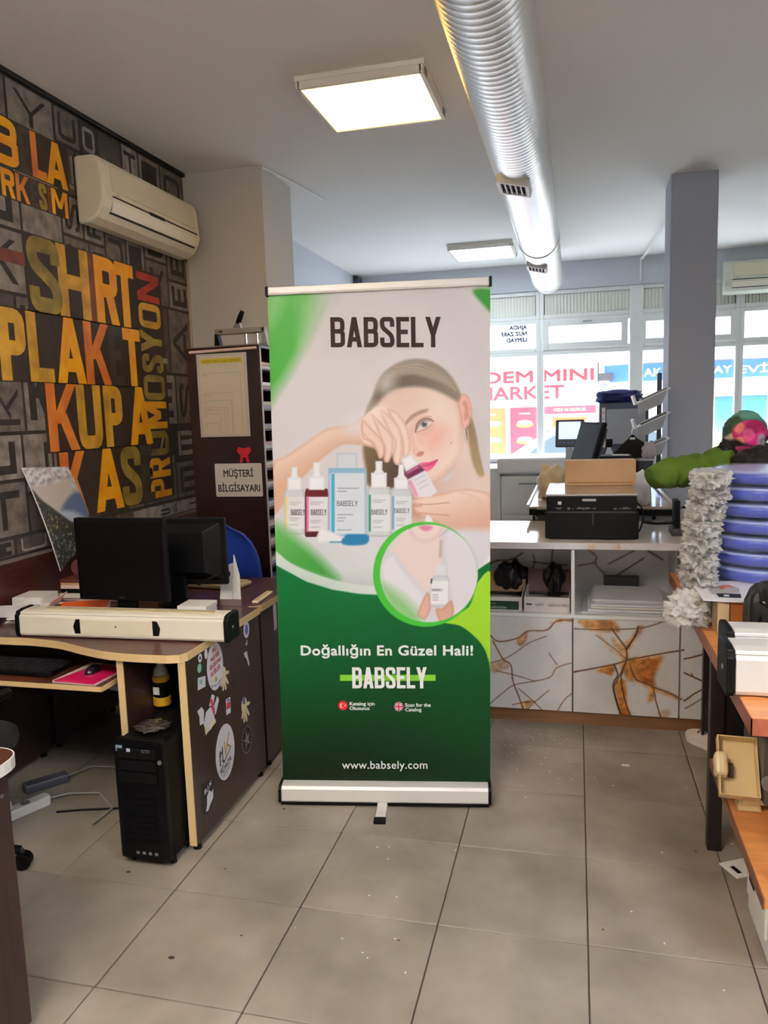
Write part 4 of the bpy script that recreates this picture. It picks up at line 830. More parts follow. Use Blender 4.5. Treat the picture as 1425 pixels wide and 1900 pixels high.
# --- keyboard, folder pad, mouse on the tray
kb = thing('black_keyboard', 'black keyboard on the pull-out tray under the desk', 'keyboard', (-.83, .76, .628))
MB().box(-1.06, -.60, .685, .84, .6285, .645).build('base', m_black, kb, bev=.004); k_ = MB()
for r in range(5):
    for q in range(22): k_.box(-1.05+q*.0203, -1.034+q*.0203, .695+r*.027, .717+r*.027, .645, .652)
k_.build('keys', mat('key_black', (30, 27, 30), .5), kb, kind='stuff')
fo = thing('pink_folder', 'magenta printed folder lying on the keyboard tray', 'folder', (-.45, .75, .628))
MB().hexa([(-.56, .64, .6285), (-.375, .632, .6285), (-.365, .84, .6285), (-.54, .85, .6285)], [(-.56, .64, .636), (-.375, .632, .636), (-.365, .84, .636), (-.54, .85, .636)]).build('pages', mat('pinkish_paper', (226, 196, 190), .6), fo)
MB().hexa([(-.548, .636, .636), (-.377, .628, .636), (-.367, .80, .636), (-.50, .83, .636)], [(-.548, .636, .6385), (-.377, .628, .6385), (-.367, .80, .6385), (-.50, .83, .6385)]).build('cover', mat('magenta', (196, 22, 82), .4), fo)
MB().text('g\u00fcn', lambda u, v, d=0.: (-.47+u, .71+v, .6388), .014, .02).text('not!', lambda u, v, d=0.: (-.455+u, .69+v, .6388), .014, .02).build('lettering', mat('pink_ink', (232, 150, 170), .5), fo)
mo = thing('computer_mouse', 'small dark mouse on the magenta folder', 'mouse', (-.46, .745, .6385))
blob('shell', (-.46, .745, .6385), (.024, .042, .028), mat('mouse_black', (30, 28, 34), .25), mo, 3, 0, zmin=.639); MB().tube([(-.46, .785, .648), (-.45, .87, .645), (-.52, .97, .65)], .0022, 6).build('cable', m_black, mo)
# --- roll-up cassette on the desk (used again on the workbench)
def rollup_cassette(label, cx, cy, cz, yaw, s=1., loops=True, group=None):
    t = thing('roll_up_cassette', label, 'banner case', (cx, cy, cz), group); M = XY(cx, cy, cz, yaw, s); L = .43
    pf = [(-.050, 0), (.040, 0), (.046, .010), (.044, .078), (.036, .086), (.034, .094), (.008, .098), (-.048, .098), (-.055, .088), (-.055, .01)]
    MB(M).prism(pf, lambda a, b, d: (d, -a, b), -L, L).build('shell', m_ivory if loops else m_silver, t, bev=.003)
    for sg in (-1, 1): MB(M).prism([(p[0]*1.08, p[1]*1.07-.003) for p in pf], lambda a, b, d: (d, -a, b), sg*L-.002, sg*L+sg*.018).build('end_cap', m_black, t, bev=.004); MB(M).cyl((sg*(L+.018), -.005, .05), (sg*(L+.021), -.005, .05), .006, n=8).build('screw', m_grey, t)
    MB(M).box(-L, L, -.0365, -.0345, .0835, .0865).build('seam', m_dgrey, t)
    MB(M).box(-L+.09, L-.06, -.002, .020, .097, .103).build('top_lip', mat('lip', (196, 178, 138), .4, .2) if loops else m_silver, t, bev=.002)
    if loops:
        for x, sg in ((-.175, 1), (.155, -1)):
            MB(M).prism([(x+sg*(-.012), .016), (x+sg*.014, .016), (x+sg*.014, .074), (x+sg*-.006, .072), (x+sg*-.018, .045)], lambda a, b, d: (a, d, b), -.0475, -.042).build('handle_end', m_black, t, bev=.002)
        MB(M).box(-.163, .143, -.0482, -.043, .016, .074).build('carry_handle', mat('handle_ivory', (226, 216, 190), .4), t, bev=.003); MB(M).cyl((-.01, -.0482, .048), (-.01, -.0495, .048), .004, n=8).build('rivet', m_grey, t)
    return t
rollup_cassette('long ivory roll-up banner case with dark carrying handle lying on the computer desk', -.375, .845, .7536, .035)
# --- monitors
def monitor(label, M, w, h, screen_front, tilt=0):
    t = thing('computer_monitor', label, 'monitor', tuple(M.to_translation()))
    MB(M).prism(round_poly([(-w/2, .09), (w/2, .09), (w/2, .09+h), (-w/2, .09+h)], {0: .006, 1: .006, 2: .006, 3: .006}), lambda u, v, d: (u, d, v), -.012, .012).build('bezel', m_black, t, bev=.003)
    MB(M).box(-w/2+.014, w/2-.014, -.0135, -.011, .09+.03, .09+h-.014).build('screen', m_bglass, t)
    MB(M).hexa([(-w/2+.02, .012, .11), (w/2-.02, .012, .11), (w/2-.02, .012, .07+h), (-w/2+.02, .012, .07+h)], [(-w*.3, .045, .15), (w*.3, .045, .15), (w*.3, .045, .03+h), (-w*.3, .045, .03+h)]).build('back_shell', m_black, t, bev=.004)
    MB(M).box(-.04, .04, .0, .035, .012, .13).build('stand', m_black, t, bev=.004); MB(M).lathe([(.10, 0), (.10, .006), (.07, .014), (0, .016)], (0, .01, 0), 28, sy=.8).build('base', m_black, t, smooth=True, auto=40)
    return t
m1 = monitor('black desktop monitor facing the room on the computer desk', XY(-.50, 1.05, .7505, -.02), .42, .345, True)
MB(XY(-.50, 1.05, .7505, -.02)).text('PHILIPS', lambda u, v, d=0.: (u-.017, -.0136, .10+v), .006, .01).build('maker_mark', m_grey, m1)
M2 = XY(-.42, 1.36, .7505, math.pi+.10); m2 = monitor('black monitor seen from behind with a white label, on the computer desk', M2, .46, .30, False)
MB(M2).box(.03, .10, .0455, .0462, .20, .245).build('label_sticker', mat('label_grey', (170, 166, 164), .6), m2); l_ = MB(M2)
for k in range(4): l_.box(.038, .09, .0462, .0464, .208+k*.009, .211+k*.009)
l_.build('label_print', m_dgrey, m2); MB(M2).tube([(-.06, .03, .12), (-.12, .07, .10), (-.16, .06, .125), (-.20, .03, .14)], .003, 6).build('cable', m_black, m2)
# --- things on the two desks
cb = thing('card_holder', 'small green and yellow printed card box under the screen of the monitor', 'card box', (-.628, .945, .7505))
MB().box(-.672, -.582, .93, .955, .7505, .812).build('box', mat('lime_print', (176, 186, 84), .5, var=(60, (120, 160, 150), .4)), cb, bev=.002); MB().box(-.614, -.590, .9293, .93, .795, .808).build('red_corner', mat('red_print', (206, 60, 40), .5), cb); l_ = MB()
for k in range(9): l_.box(-.668+k*.0092, -.665+k*.0092, .9292, .93, .755, .79)
l_.build('stripe', mat('dull_yellow', (204, 196, 96), .5), cb)
wbx = thing('white_card_box', 'small white cardboard box beside the monitor on the computer desk', 'box', (-.165, 1.04, .7505)); MB(XY(-.215, 1.13, .7505, .05)).box(-.062, .062, -.055, .055, 0, .062).build('carton', m_white, wbx, bev=.002); MB(XY(-.215, 1.13, .7505, .05)).box(-.064, .064, -.057, .057, .048, .066).build('lid', m_white, wbx, bev=.002)
# white stand: folded card with a round hole
ws = thing('white_card_stand', 'white folded card stand with round hole on the rear desk', 'stand', (-.215, 1.47, .7505)); q = []
MB().hexa([(-.275, 1.455, .7505), (-.215, 1.46, .7505), (-.205, 1.462, .92), (-.258, 1.457, .90)], [(-.275, 1.459, .7505), (-.215, 1.464, .7505), (-.205, 1.466, .92), (-.258, 1.461, .90)]).build('side_flap', m_white, ws); MB().hexa([(-.214, 1.464, .7505), (-.176, 1.46, .7505), (-.180, 1.47, .86), (-.205, 1.475, .955)], [(-.212, 1.468, .7505), (-.174, 1.464, .7505), (-.178, 1.474, .86), (-.203, 1.479, .955)]).build('tall_flap', m_white, ws)
MB().cyl((-.232, 1.4555, .87), (-.232, 1.4575, .87), .016, n=18).build('hole', m_dgrey, ws)
kb2 = thing('cream_keyboard', 'cream keyboard lying on the rear desk behind the card stand', 'keyboard', (-.46, 1.74, .7505)); Mk = XY(-.46, 1.72, .7505, -.12); MB(Mk).box(-.20, .20, -.07, .07, .002, .02).build('base', mat('cream', (222, 208, 168), .5), kb2, bev=.004); k_ = MB(Mk)
for r in range(5):
    for q in range(20): k_.box(-.19+q*.0192, -.175+q*.0192, -.06+r*.024, -.04+r*.024, .02, .027)
k_.build('keys', mat('cream_key', (232, 222, 196), .5), kb2, kind='stuff')
ls = thing('cream_strip', 'short cream plastic strip on the corner of the rear desk', 'strip', (-.08, 1.50, .7505)); MB(XY(-.083, 1.50, .7505, .06)).box(-.016, .016, -.10, .10, 0, .010).build('strip', mat('cream_gloss', (236, 220, 180), .4), ls, bev=.003); MB(XY(-.083, 1.50, .7505, .06)).box(-.004, .004, -.09, .09, .010, .013).build('ridge', m_band, ls)
bgm = mat('white_film', (226, 222, 216), .35, bump=(18, .35)); pb = thing('white_bag', 'flat white plastic bag on the computer desk behind the banner case', 'bag', (-.20, 1.06, .7505)); blob('bag', (-.205, .975, .762), (.155, .055, .014), bgm, pb, 4, .22, 3, 8, zmin=.751, box=.45)
for k, (x, y, a) in enumerate(((-.365, .955, .5), (-.345, .965, .9), (-.33, .975, .3))):
    t = thing('chalk_stick', ['farthest of three cream sticks from the white bag on the computer desk', 'middle one of three cream sticks beside the white bag', 'cream stick nearest the white bag on the computer desk'][k], 'stick', (x, y, .7505), 'loose cream sticks on the computer desk'); MB(XY(x, y, .7565, a)).cyl((-.014, 0, 0), (.014, 0, 0), .005, n=10).build('stick', m_band, t)
# papers, boxes and books at the wall end of the desk
def stack(name, label, cat, x, y, z, w, d, hs, cols, yaw=0., jit=.006, seed=1, part='sheet'):
    r = random.Random(seed); t = thing(name, label, cat, (x, y, z)); zz = z
    for h, c in zip(hs, cols):
        M = XY(x+r.uniform(-jit, jit), y+r.uniform(-jit, jit), zz, yaw+r.uniform(-.06, .06)); MB(M).box(-w/2, w/2, -d/2, d/2, 0, h).build(part, c, t, bev=min(.0015, h*.3)); zz += h
    return t
m_or = mat('orange_paper', (224, 92, 34), .5); m_tan = mat('tan_board', (196, 160, 110), .6); m_pink = mat('pale_pink', (222, 196, 188), .6); m_mar = mat('maroon', (96, 40, 30), .5)
stack('paper_pile', 'messy pile of papers and leaflets on the desk by the wallpaper', 'papers', -.90, 1.10, .7505, .30, .26, (.006, .004, .006, .004, .005), (m_grey, m_paper, m_dgrey, m_pink, m_paper), .35, .02, 3)
stack('leaflet_pile', 'fanned leaflets with an orange one on top beside the monitor', 'papers', -.765, 1.12, .7758, .20, .15, (.005, .004, .004, .003), (m_pink, m_paper, m_mar, m_or), .5, .018, 5)
stack('book_pile', 'flat pile of brown and dark books in front of the wallpaper', 'books', -.86, 1.44, .7505, .34, .20, (.016, .02, .024, .016, .012, .014), (m_pink, m_paper, m_black, m_pink, m_tan, m_mar), .03, .008, 6, 'book')
tb = thing('white_open_box', 'open white cardboard box on the paper pile by the wallpaper', 'box', (-.99, 1.08, .776)); Mt = XY(-.99, 1.05, .7762, .3)
MB(Mt).box(-.12, .10, -.09, .09, 0, .004).build('bottom', m_white, tb); MB(Mt).hexa([(-.13, -.095, 0), (.11, -.095, 0), (.11, -.091, .0), (-.13, -.091, 0)], [(-.13, -.115, .055), (.11, -.115, .055), (.11, -.111, .055), (-.13, -.111, .055)]).build('flap', m_white, tb); MB(Mt).hexa([(.10, -.09, 0), (.104, -.09, 0), (.104, .09, 0), (.10, .09, 0)], [(.15, -.10, .062), (.154, -.10, .062), (.154, .08, .062), (.15, .08, .062)]).build('flap', m_white, tb)
stack('white_lid_box', 'white lidded paper box at the wall end of the desk', 'box', -1.085, 1.235, .7505, .14, .14, (.045, .010), (m_white, m_white), .12, .002, 9, 'layer')
ga = thing('round_dark_badge', 'small round purple and brown souvenir on the book pile', 'ornament', (-.93, 1.46, .852)); MB(XY(-.98, 1.42, .853, .1)).lathe([(.0, -.006), (.036, -.006), (.040, 0), (.036, .006), (0, .006)], (0, 0, .04), 24, 'y').build('disc', mat('plum', (70, 36, 60), .4, var=(60, (120, 60, 40), .5)), ga, smooth=True, auto=40); MB(XY(-.98, 1.42, .853, .1)).box(-.02, .02, -.012, .012, 0, .006).build('base', m_mar, ga)
# printed mountain photo leaning on the wall
Pm = [(-1.165, 1.27), (-1.16, 1.62)]
pq = [on_plane(px, py, (-1.16, 0, 0), (1, 0, 0)) for px, py in ((40, 868), (126, 866), (172, 985), (112, 1058))]
pq = [on_plane(px, py, (xp, 0, 0), (1, 0, 0)) for (px, py), xp in zip(((40, 868), (126, 866), (174, 985), (112, 1060)), (-1.185, -1.185, -1.15, -1.12))]
po_ = thing('mountain_print', 'bent photo print of a snowy mountain under white clouds leaning on the wallpaper', 'print', (-1.12, 1.45, .86))
def lean(p): return np.array([p[0]+.02+(1.37-p[2])*.16, p[1], p[2]])
A_, B_, C_, D_ = pq
def paint_mount(V, u, v):
    c = Canvas(view_px(V), (196, 190, 190)); r = np.random.default_rng(5)
    for k in range(70): p = (r.uniform(36, 140), r.uniform(862, 905)); c.disc(p, r.uniform(3, 7), (236, 234, 236), 2, .8); c.disc((p[0]+2, p[1]+4), 3, (130, 130, 150), 2, .6)
    c.fill([(50, 905), (130, 890), (170, 985), (60, 930)], (206, 196, 188), 5, False); c.fill([(112, 950), (128, 922), (150, 915), (172, 960), (172, 990), (120, 955)], (92, 112, 150), 4); c.fill([(104, 952), (140, 950), (170, 975), (150, 985)], (196, 206, 224), 5)
    c.fill([(52, 912), (80, 930), (128, 965), (180, 1000), (160, 1090), (90, 1070)], (50, 46, 42), 2)
    for k in range(0): p = (r.uniform(60, 150), r.uniform(930, 1062)); q = (p[1]-930)/130; c.disc(p, r.uniform(1, 3.2), [(206, 178, 108), (96, 92, 70), (30, 30, 28)][k % 3] if q < .55 else [(176, 180, 172), (70, 78, 70), (34, 36, 34)][k % 3], 1.2, .8)
    q = c.P; m = (q[:, 1] > 916+(q[:, 0]-52)*.69)*1.; z1 = np.array([mnoise.noise(Vector(p)*55) for p in V]); z2 = np.array([mnoise.noise(Vector(p)*130+Vector((4, 2, 1))) for p in V]); lo = (q[:, 1] > 985)*1.
    hi = np.where((lo > 0)[:, None], np.array((188, 192, 184.)), np.array((214, 180, 96.))); w = np.clip(.9*z1+1.1*z2-.05, 0, 1)[:, None]; k = m[:, None]; c.C = c.C*(1-k)+k*(np.array((40, 40, 36.))*(1-w)+hi*w); return c.C
def quad_fn(a, b, d=0.):
    p = (D_*(1-b)+A_*b)*(1-a)+(C_*(1-b)+B_*b)*a
    return tuple(p+np.array([.012*math.sin(math.pi*b)+d, 0, 0]))
nx, ny = 60, 120; uu, vv = np.meshgrid(np.linspace(0, 1, nx+1), np.linspace(0, 1, ny+1)); V = np.array([quad_fn(a, b) for a, b in zip(uu.ravel(), vv.ravel())]); o0 = np.array(root_loc(po_)); Cc = np.clip(paint_mount(V, None, None), 0, 255)
i = np.arange(ny)[:, None]*(nx+1)+np.arange(nx)[None, :]; F = np.stack([i, i+1, i+nx+2, i+nx+1], -1).reshape(-1, 4)
me = bpy.data.meshes.new('print'); me.from_pydata((V-o0).tolist(), [], F.tolist()); at = me.color_attributes.new('print', 'FLOAT_COLOR', 'POINT'); at.data.foreach_set('color', np.concatenate([lin(Cc), np.ones((len(Cc), 1))], 1).astype(np.float32).ravel())
me.materials.append(painted('mountain_ink', .35)); ob = bpy.data.objects.new('print', me); COL.objects.link(ob); ob.parent = po_; ob.modifiers.new('thickness', 'SOLIDIFY').thickness = .002
bl_ = [quad_fn(0, b, .001) for b in np.linspace(0, 1, 9)]; MB().tube(bl_, .003, 6).build('folded_edge', m_white, po_)
# --- under the desk: power strip, cables, office chair
ps = thing('power_strip', 'white multi-socket power strip on the tiles under the desk', 'power strip', (-.87, .82, 0)); Mp = XY(-.87, .80, 0, 1.15); MB(Mp).prism(round_poly([(-.19, -.027), (.10, -.027), (.10, .027), (-.19, .027)], {0: .02, 1: .02, 2: .02, 3: .02}), Zf, 0, .042).build('housing', m_white, ps, bev=.006)
for k in range(3): MB(Mp).cyl((-.14+k*.07, 0, .042), (-.14+k*.07, 0, .0435), .019, n=16).build('socket', m_grey, ps)
MB(Mp).cyl((-.07, 0, .042), (-.07, 0, .075), .018, .014, 12).build('plug', m_white, ps); MB(Mp).tube([(.10, 0, .02), (.18, -.02, .012), (.26, -.12, .01), (.22, -.28, .01), (.10, -.33, .01)], .004, 6).build('cord', mat('cord_grey', (150, 146, 146), .5), ps)
ad = thing('power_adapter', 'dark grey power adapter behind the white power strip', 'adapter', (-.93, 1.02, 0)); MB(XY(-.93, 1.02, 0, .9)).box(-.10, .08, -.03, .03, 0, .04).build('brick', mat('adapter_grey', (66, 66, 76), .5), ad, bev=.008); MB(XY(-.93, 1.02, 0, .9)).tube([(.08, 0, .02), (.2, .05, .008), (.3, -.05, .008), (.24, -.2, .008)], .004, 6).build('cord', MATS['cord_grey'], ad)
cl = thing('black_cable', 'thin black cable lying across the tiles under the desk', 'cable', (-.6, .84, 0)); MB().tube(catmull([(-.74, .82, .005), (-.66, .85, .005), (-.52, .89, .005), (-.40, .92, .005), (-.325, 1.0, .006)], 6, False).tolist(), .0045, 6).build('cable', m_black, cl)
ch = thing('office_chair', 'black swivel chair at the computer desk with one castor showing', 'chair', (-.80, .33, 0))
for k in range(5):
    a = -.08+2*math.pi*k/5+.45; e = Vector((math.cos(a), math.sin(a), 0)); p = Vector((-.86, .36, 0)); MB().tube([p+Vector((0, 0, .10)), p+e*.15+Vector((0, 0, .095)), p+e*.27+Vector((0, 0, .07))], [.024, .02, .015], 8).build('base_arm', m_black, ch, smooth=True)
    cw = p+e*.275; wq = MB().cyl(cw+Vector((-e.y*.022, e.x*.022, .03)), cw+Vector((e.y*.022, -e.x*.022, .03)), .03, n=18).build('castor', m_black, ch, bev=.004); MB().tube([cw+Vector((0, 0, .03)), cw+Vector((0, 0, .075))], .007, 8).build('castor_pin', m_dgrey, wq)
MB().cyl((-.86, .36, .09), (-.86, .36, .42), .025, n=14).build('gas_column', m_black, ch); blob('seat', (-.86, .36, .46), (.24, .24, .05), mat('chair_fabric', (30, 28, 30), .9, bump=(200, .3)), ch, 4, 0, box=.5)
blob('backrest', (-.90, .10, .76), (.22, .05, .25), MATS['chair_fabric'], ch, 4, 0, box=.4); MB().box(-.92, -.88, .10, .14, .44, .62).build('back_bar', m_black, ch)
for sx in (-1, 1): MB().tube(catmull([(-.86+sx*.20, .36, .47), (-.86+sx*.27, .36, .52), (-.86+sx*.28, .33, .62), (-.86+sx*.28, .28, .66), (-.86+sx*.28, .44, .665)], 4, False).tolist(), .017, 8).build('armrest', m_black, ch, smooth=True)
# --- tall shelf unit with its paper slots
su = thing('tall_paper_shelf', 'tall dark wood shelf unit with open slots, chart and sign on its side', 'shelf unit', (-.64, 2.62, 0))
m_sw = wood('shelf_wood', (24, 7, 6), (42, 15, 12), (10, 10, .6), 3, .35); y0s, y1s, x0s, x1s, zt = 2.42, 2.745, -.88, -.425, 1.965
MB().box(x0s, x1s, y0s, y0s+.018, .03, zt).build('side_panel', m_sw, su); MB().box(x0s, x1s, y1s-.018, y1s, .03, zt).build('side_panel', m_sw, su); MB().box(x0s, x1s+.002, y0s, y1s, zt, zt+.018).build('top_board', m_sw, su, bev=.002); MB().box(x0s, x0s+.012, y0s+.018, y1s-.018, .03, zt).build('back_panel', m_sw, su)
MB().box(x1s-.001, x1s+.002, y0s-.0005, y0s+.0185, .03, zt+.017).build('edge_band', mat('grey_edge', (176, 166, 166), .4), su)
MB().box(x0s, x1s, y0s, y1s, 0, .03).build('plinth', m_sw, su)
zs = np.linspace(.12, zt-.0, 17); shelf_paper = []
for k, z in enumerate(zs[:-1]):
    MB().box(x0s+.012, x1s-.004, y0s+.018, y1s-.018, z-.008, z+.002).build('shelf_board', mat('board_dark', (58, 46, 44), .5), su)
rs = random.Random(3); mp_ = [m_paper, mat('bluish_paper', (190, 200, 224), .6), m_pink, m_white]
for k, z in enumerate(zs[:-1]):
    h = rs.uniform(.02, .045); M = XY((x0s+x1s)/2+.012, (y0s+y1s)/2, z+.0025, rs.uniform(-.03, .03))
    t = thing('paper_stack', 'sheets of paper in the %s slot of the tall shelf unit' % ['lowest', 'second lowest', 'third lowest', 'fourth lowest', 'fifth lowest', 'sixth lowest', 'seventh lowest', 'eighth lowest', 'eighth highest', 'seventh highest', 'sixth highest', 'fifth highest', 'fourth highest', 'third highest', 'second highest', 'highest'][k], 'papers', tuple(M.to_translation()), 'paper stacks in the tall shelf unit')
    MB(M).box(-.20, .195, -.135, .135, 0, h*.5).build('ream', mp_[k % 4], t, bev=.001); MB(M).box(-.19, .20, -.13, .13, h*.5, h).build('ream', mp_[(k*3+1) % 4], t, bev=.001)
# chart, sign, red hanger, shelf top
YF = lambda u, v, d=0.: (u, y0s-.0005-d, v)
ct = thing('paper_chart', 'framed paper chart with yellow heading on the dark shelf side', 'chart', (-.66, 2.42, 1.47)); x0, x1, z0, z1 = -.818, -.505, 1.468, 1.945
MB().prism([(x0, z0), (x1, z0), (x1, z1), (x0, z1)], YF, .001, .004).build('sleeve', mat('sleeve_clear', (206, 196, 190), .25), ct, bev=.001); MB().prism([(x0+.018, z0+.012), (x1-.02, z0+.012), (x1-.02, z1-.012), (x0+.018, z1-.012)], YF, .004, .0046).build('page', mat('aged_page', (214, 200, 176), .6), ct)
MB().prism([(x0+.03, z1-.055), (x1-.03, z1-.055), (x1-.03, z1-.028), (x0+.03, z1-.028)], YF, .0046, .005).build('yellow_heading', mat('marker_yellow', (212, 190, 30), .6), ct); MB().text('KA\u011eIT EBATLARI L\u0130STES\u0130', lambda u, v, d=0.: YF(x0+.035+u, z1-.05+v, .0054), .014, .01, width=.235).build('chart_lettering', mat('olive_ink', (120, 104, 30), .6), ct)
r_ = MB(); bl2 = MB()
for k, (wx, hz, rr) in enumerate(((.95, .92, 0), (.72, .62, 1), (.70, .5, 0), (.58, .40, 1), (.52, .36, 1), (.42, .30, 1), (.36, .16, 0))):
    xb = x0+.03+(x1-x0-.06)*wx; zb = z0+.02+(z1-z0-.1)*hz; q = (r_ if rr else bl2); q.stroke([(x0+.03, zb), (xb, zb), (xb, z0+.02)], .0016, YF, .0049+.00005*k); q.text(['50x70', '35x50 CM', 'A3', 'A4 KAPAK', 'A4', 'B5', 'A5'][k], (lambda zb: lambda u, v, d=0.: YF(x0+.034+u, zb-.016+v, .0053))(zb), .009, .0)
r_.build('chart_line', mat('faint_red', (206, 130, 120), .6), ct); bl2.build('chart_line', mat('faint_grey', (150, 140, 128), .6), ct)
sgn = thing('paper_sign', 'white sign with black capital letters on the dark shelf side', 'sign', (-.59, 2.42, 1.21)); MB().prism(round_poly([(-.742, 1.118), (-.447, 1.118), (-.447, 1.312), (-.742, 1.312)], {0: .008, 1: .008, 2: .008, 3: .008}, 3), YF, .001, .004).build('plate', mat('sign_white', (220, 214, 204), .45), sgn)
MB().text('M\u00dc\u015eTER\u0130', lambda u, v, d=0.: YF(-.594+u, 1.235+v, .0046), .042, .022, center=True, width=.185).build('lettering', sbk, sgn); MB().text('B\u0130LG\u0130SAYARI', lambda u, v, d=0.: YF(-.594+u, 1.148+v, .0046), .042, .022, center=True, width=.262).build('lettering', sbk, sgn)
rd = thing('red_hanger', 'red bear-headed plastic hook above the white sign', 'hook', (-.55, 2.42, 1.36)); hk = [(-.58, 1.316), (-.572, 1.36), (-.588, 1.372), (-.594, 1.392), (-.58, 1.408), (-.565, 1.40), (-.535, 1.40), (-.52, 1.408), (-.506, 1.392), (-.512, 1.372), (-.528, 1.36), (-.52, 1.316), (-.535, 1.316), (-.541, 1.345), (-.559, 1.345), (-.565, 1.316)]
MB().prism(hk, YF, .001, .007).build('hook', mat('hook_red', (200, 24, 40), .3), rd, bev=.0015); MB().prism(ell((-.55, 1.375), .008, .006), YF, .007, .010).build('snout', MATS['hook_red'], rd)
rl2 = thing('white_roll', 'thin roll of white paper along the top edge of the shelf side', 'paper roll', (-.66, 2.40, 1.95)); MB().tube([(-.855, 2.41, 1.957), (-.44, 2.41, 1.965)], .008, 8).build('roll', m_pink, rl2)
pu = thing('heavy_hole_punch', 'grey heavy-duty paper punch with upright black handle on the tall shelf', 'punch', (-.57, 2.55, zt+.018)); zz = zt+.018; m_pg = mat('punch_grey', (150, 144, 136), .35, .4)
MB().box(-.73, -.42, 2.48, 2.66, zz, zz+.012).build('base_plate', m_pg, pu, bev=.002); MB().box(-.735, -.42, 2.50, 2.545, zz+.075, zz+.108).build('beam', m_pg, pu, bev=.006)
MB().hexa([(-.74, 2.50, zz), (-.70, 2.50, zz), (-.70, 2.545, zz), (-.74, 2.545, zz)], [(-.735, 2.50, zz+.08), (-.72, 2.50, zz+.08), (-.72, 2.545, zz+.08), (-.735, 2.545, zz+.08)]).build('bracket', m_black, pu, bev=.002); MB().hexa([(-.44, 2.50, zz+.0), (-.405, 2.50, zz), (-.405, 2.545, zz), (-.44, 2.545, zz)], [(-.44, 2.50, zz+.10), (-.425, 2.50, zz+.108), (-.425, 2.545, zz+.108), (-.44, 2.545, zz+.10)]).build('bracket', m_pg, pu, bev=.002)
for x in (-.545, -.475): MB().cyl((x, 2.522, zz+.012), (x, 2.522, zz+.08), .008, n=12).build('punch_pin', mat('chrome', (210, 210, 214), .15, 1.), pu)
MB().hexa([(-.625, 2.51, zz+.105), (-.57, 2.51, zz+.105), (-.57, 2.535, zz+.105), (-.625, 2.535, zz+.105)], [(-.605, 2.51, zz+.14), (-.575, 2.51, zz+.14), (-.575, 2.535, zz+.14), (-.605, 2.535, zz+.14)]).build('lever', m_pg, pu, bev=.003); MB().tube([(-.592, 2.522, zz+.135), (-.575, 2.522, zz+.175), (-.560, 2.522, zz+.205)], [.016, .016, .013], 10).build('grip', m_black, pu, smooth=True)
for x in (-.70, -.687): MB().cyl((x, 2.4995, zz+.092), (x, 2.498, zz+.092), .005, n=10).build('bolt', m_black, pu)
# --- blue plastic chair behind the rear desk
bc_ = thing('blue_chair', 'blue plastic chair with rounded back behind the rear desk', 'chair', (-.50, 2.1, 0)); m_blue = mat('blue_plastic', (34, 64, 158), .3)
cen = (-.50, 2.03); pts = []; nu, nv = 14, 12; vs = []; 
for jv in range(nv+1):
    t = jv/nv; z = .46+.56*t; hw = .225*(1-.10*t) if t < .55 else .225*(.945)*math.sqrt(max(0.02, 1-((t-.55)/.452)**2.4))
    for iu in range(nu+1): s = iu/nu*2-1; vs.append((cen[0]+s*hw, cen[1]-.02-.07*t+.05*s*s*-1+.04, z))
fs = [(a*(nu+1)+b, a*(nu+1)+b+1, (a+1)*(nu+1)+b+1, (a+1)*(nu+1)+b) for a in range(nv) for b in range(nu)]
o = MB().add(vs, fs).build('backrest', m_blue, bc_, smooth=True); o.modifiers.new('t', 'SOLIDIFY').thickness = .008
blob('seat', (-.50, 2.17, .45), (.22, .20, .02), m_blue, bc_, 4, 0, box=.5)
for sx in (-1, 1):
    for sy_ in (-1, 1): MB().tube([(-.50+sx*.18, 2.16+sy_*.16, .45), (-.50+sx*.21, 2.16+sy_*.18, 0)], .013, 8).build('leg', mat('leg_grey', (120, 120, 124), .35, .6), bc_, smooth=True)

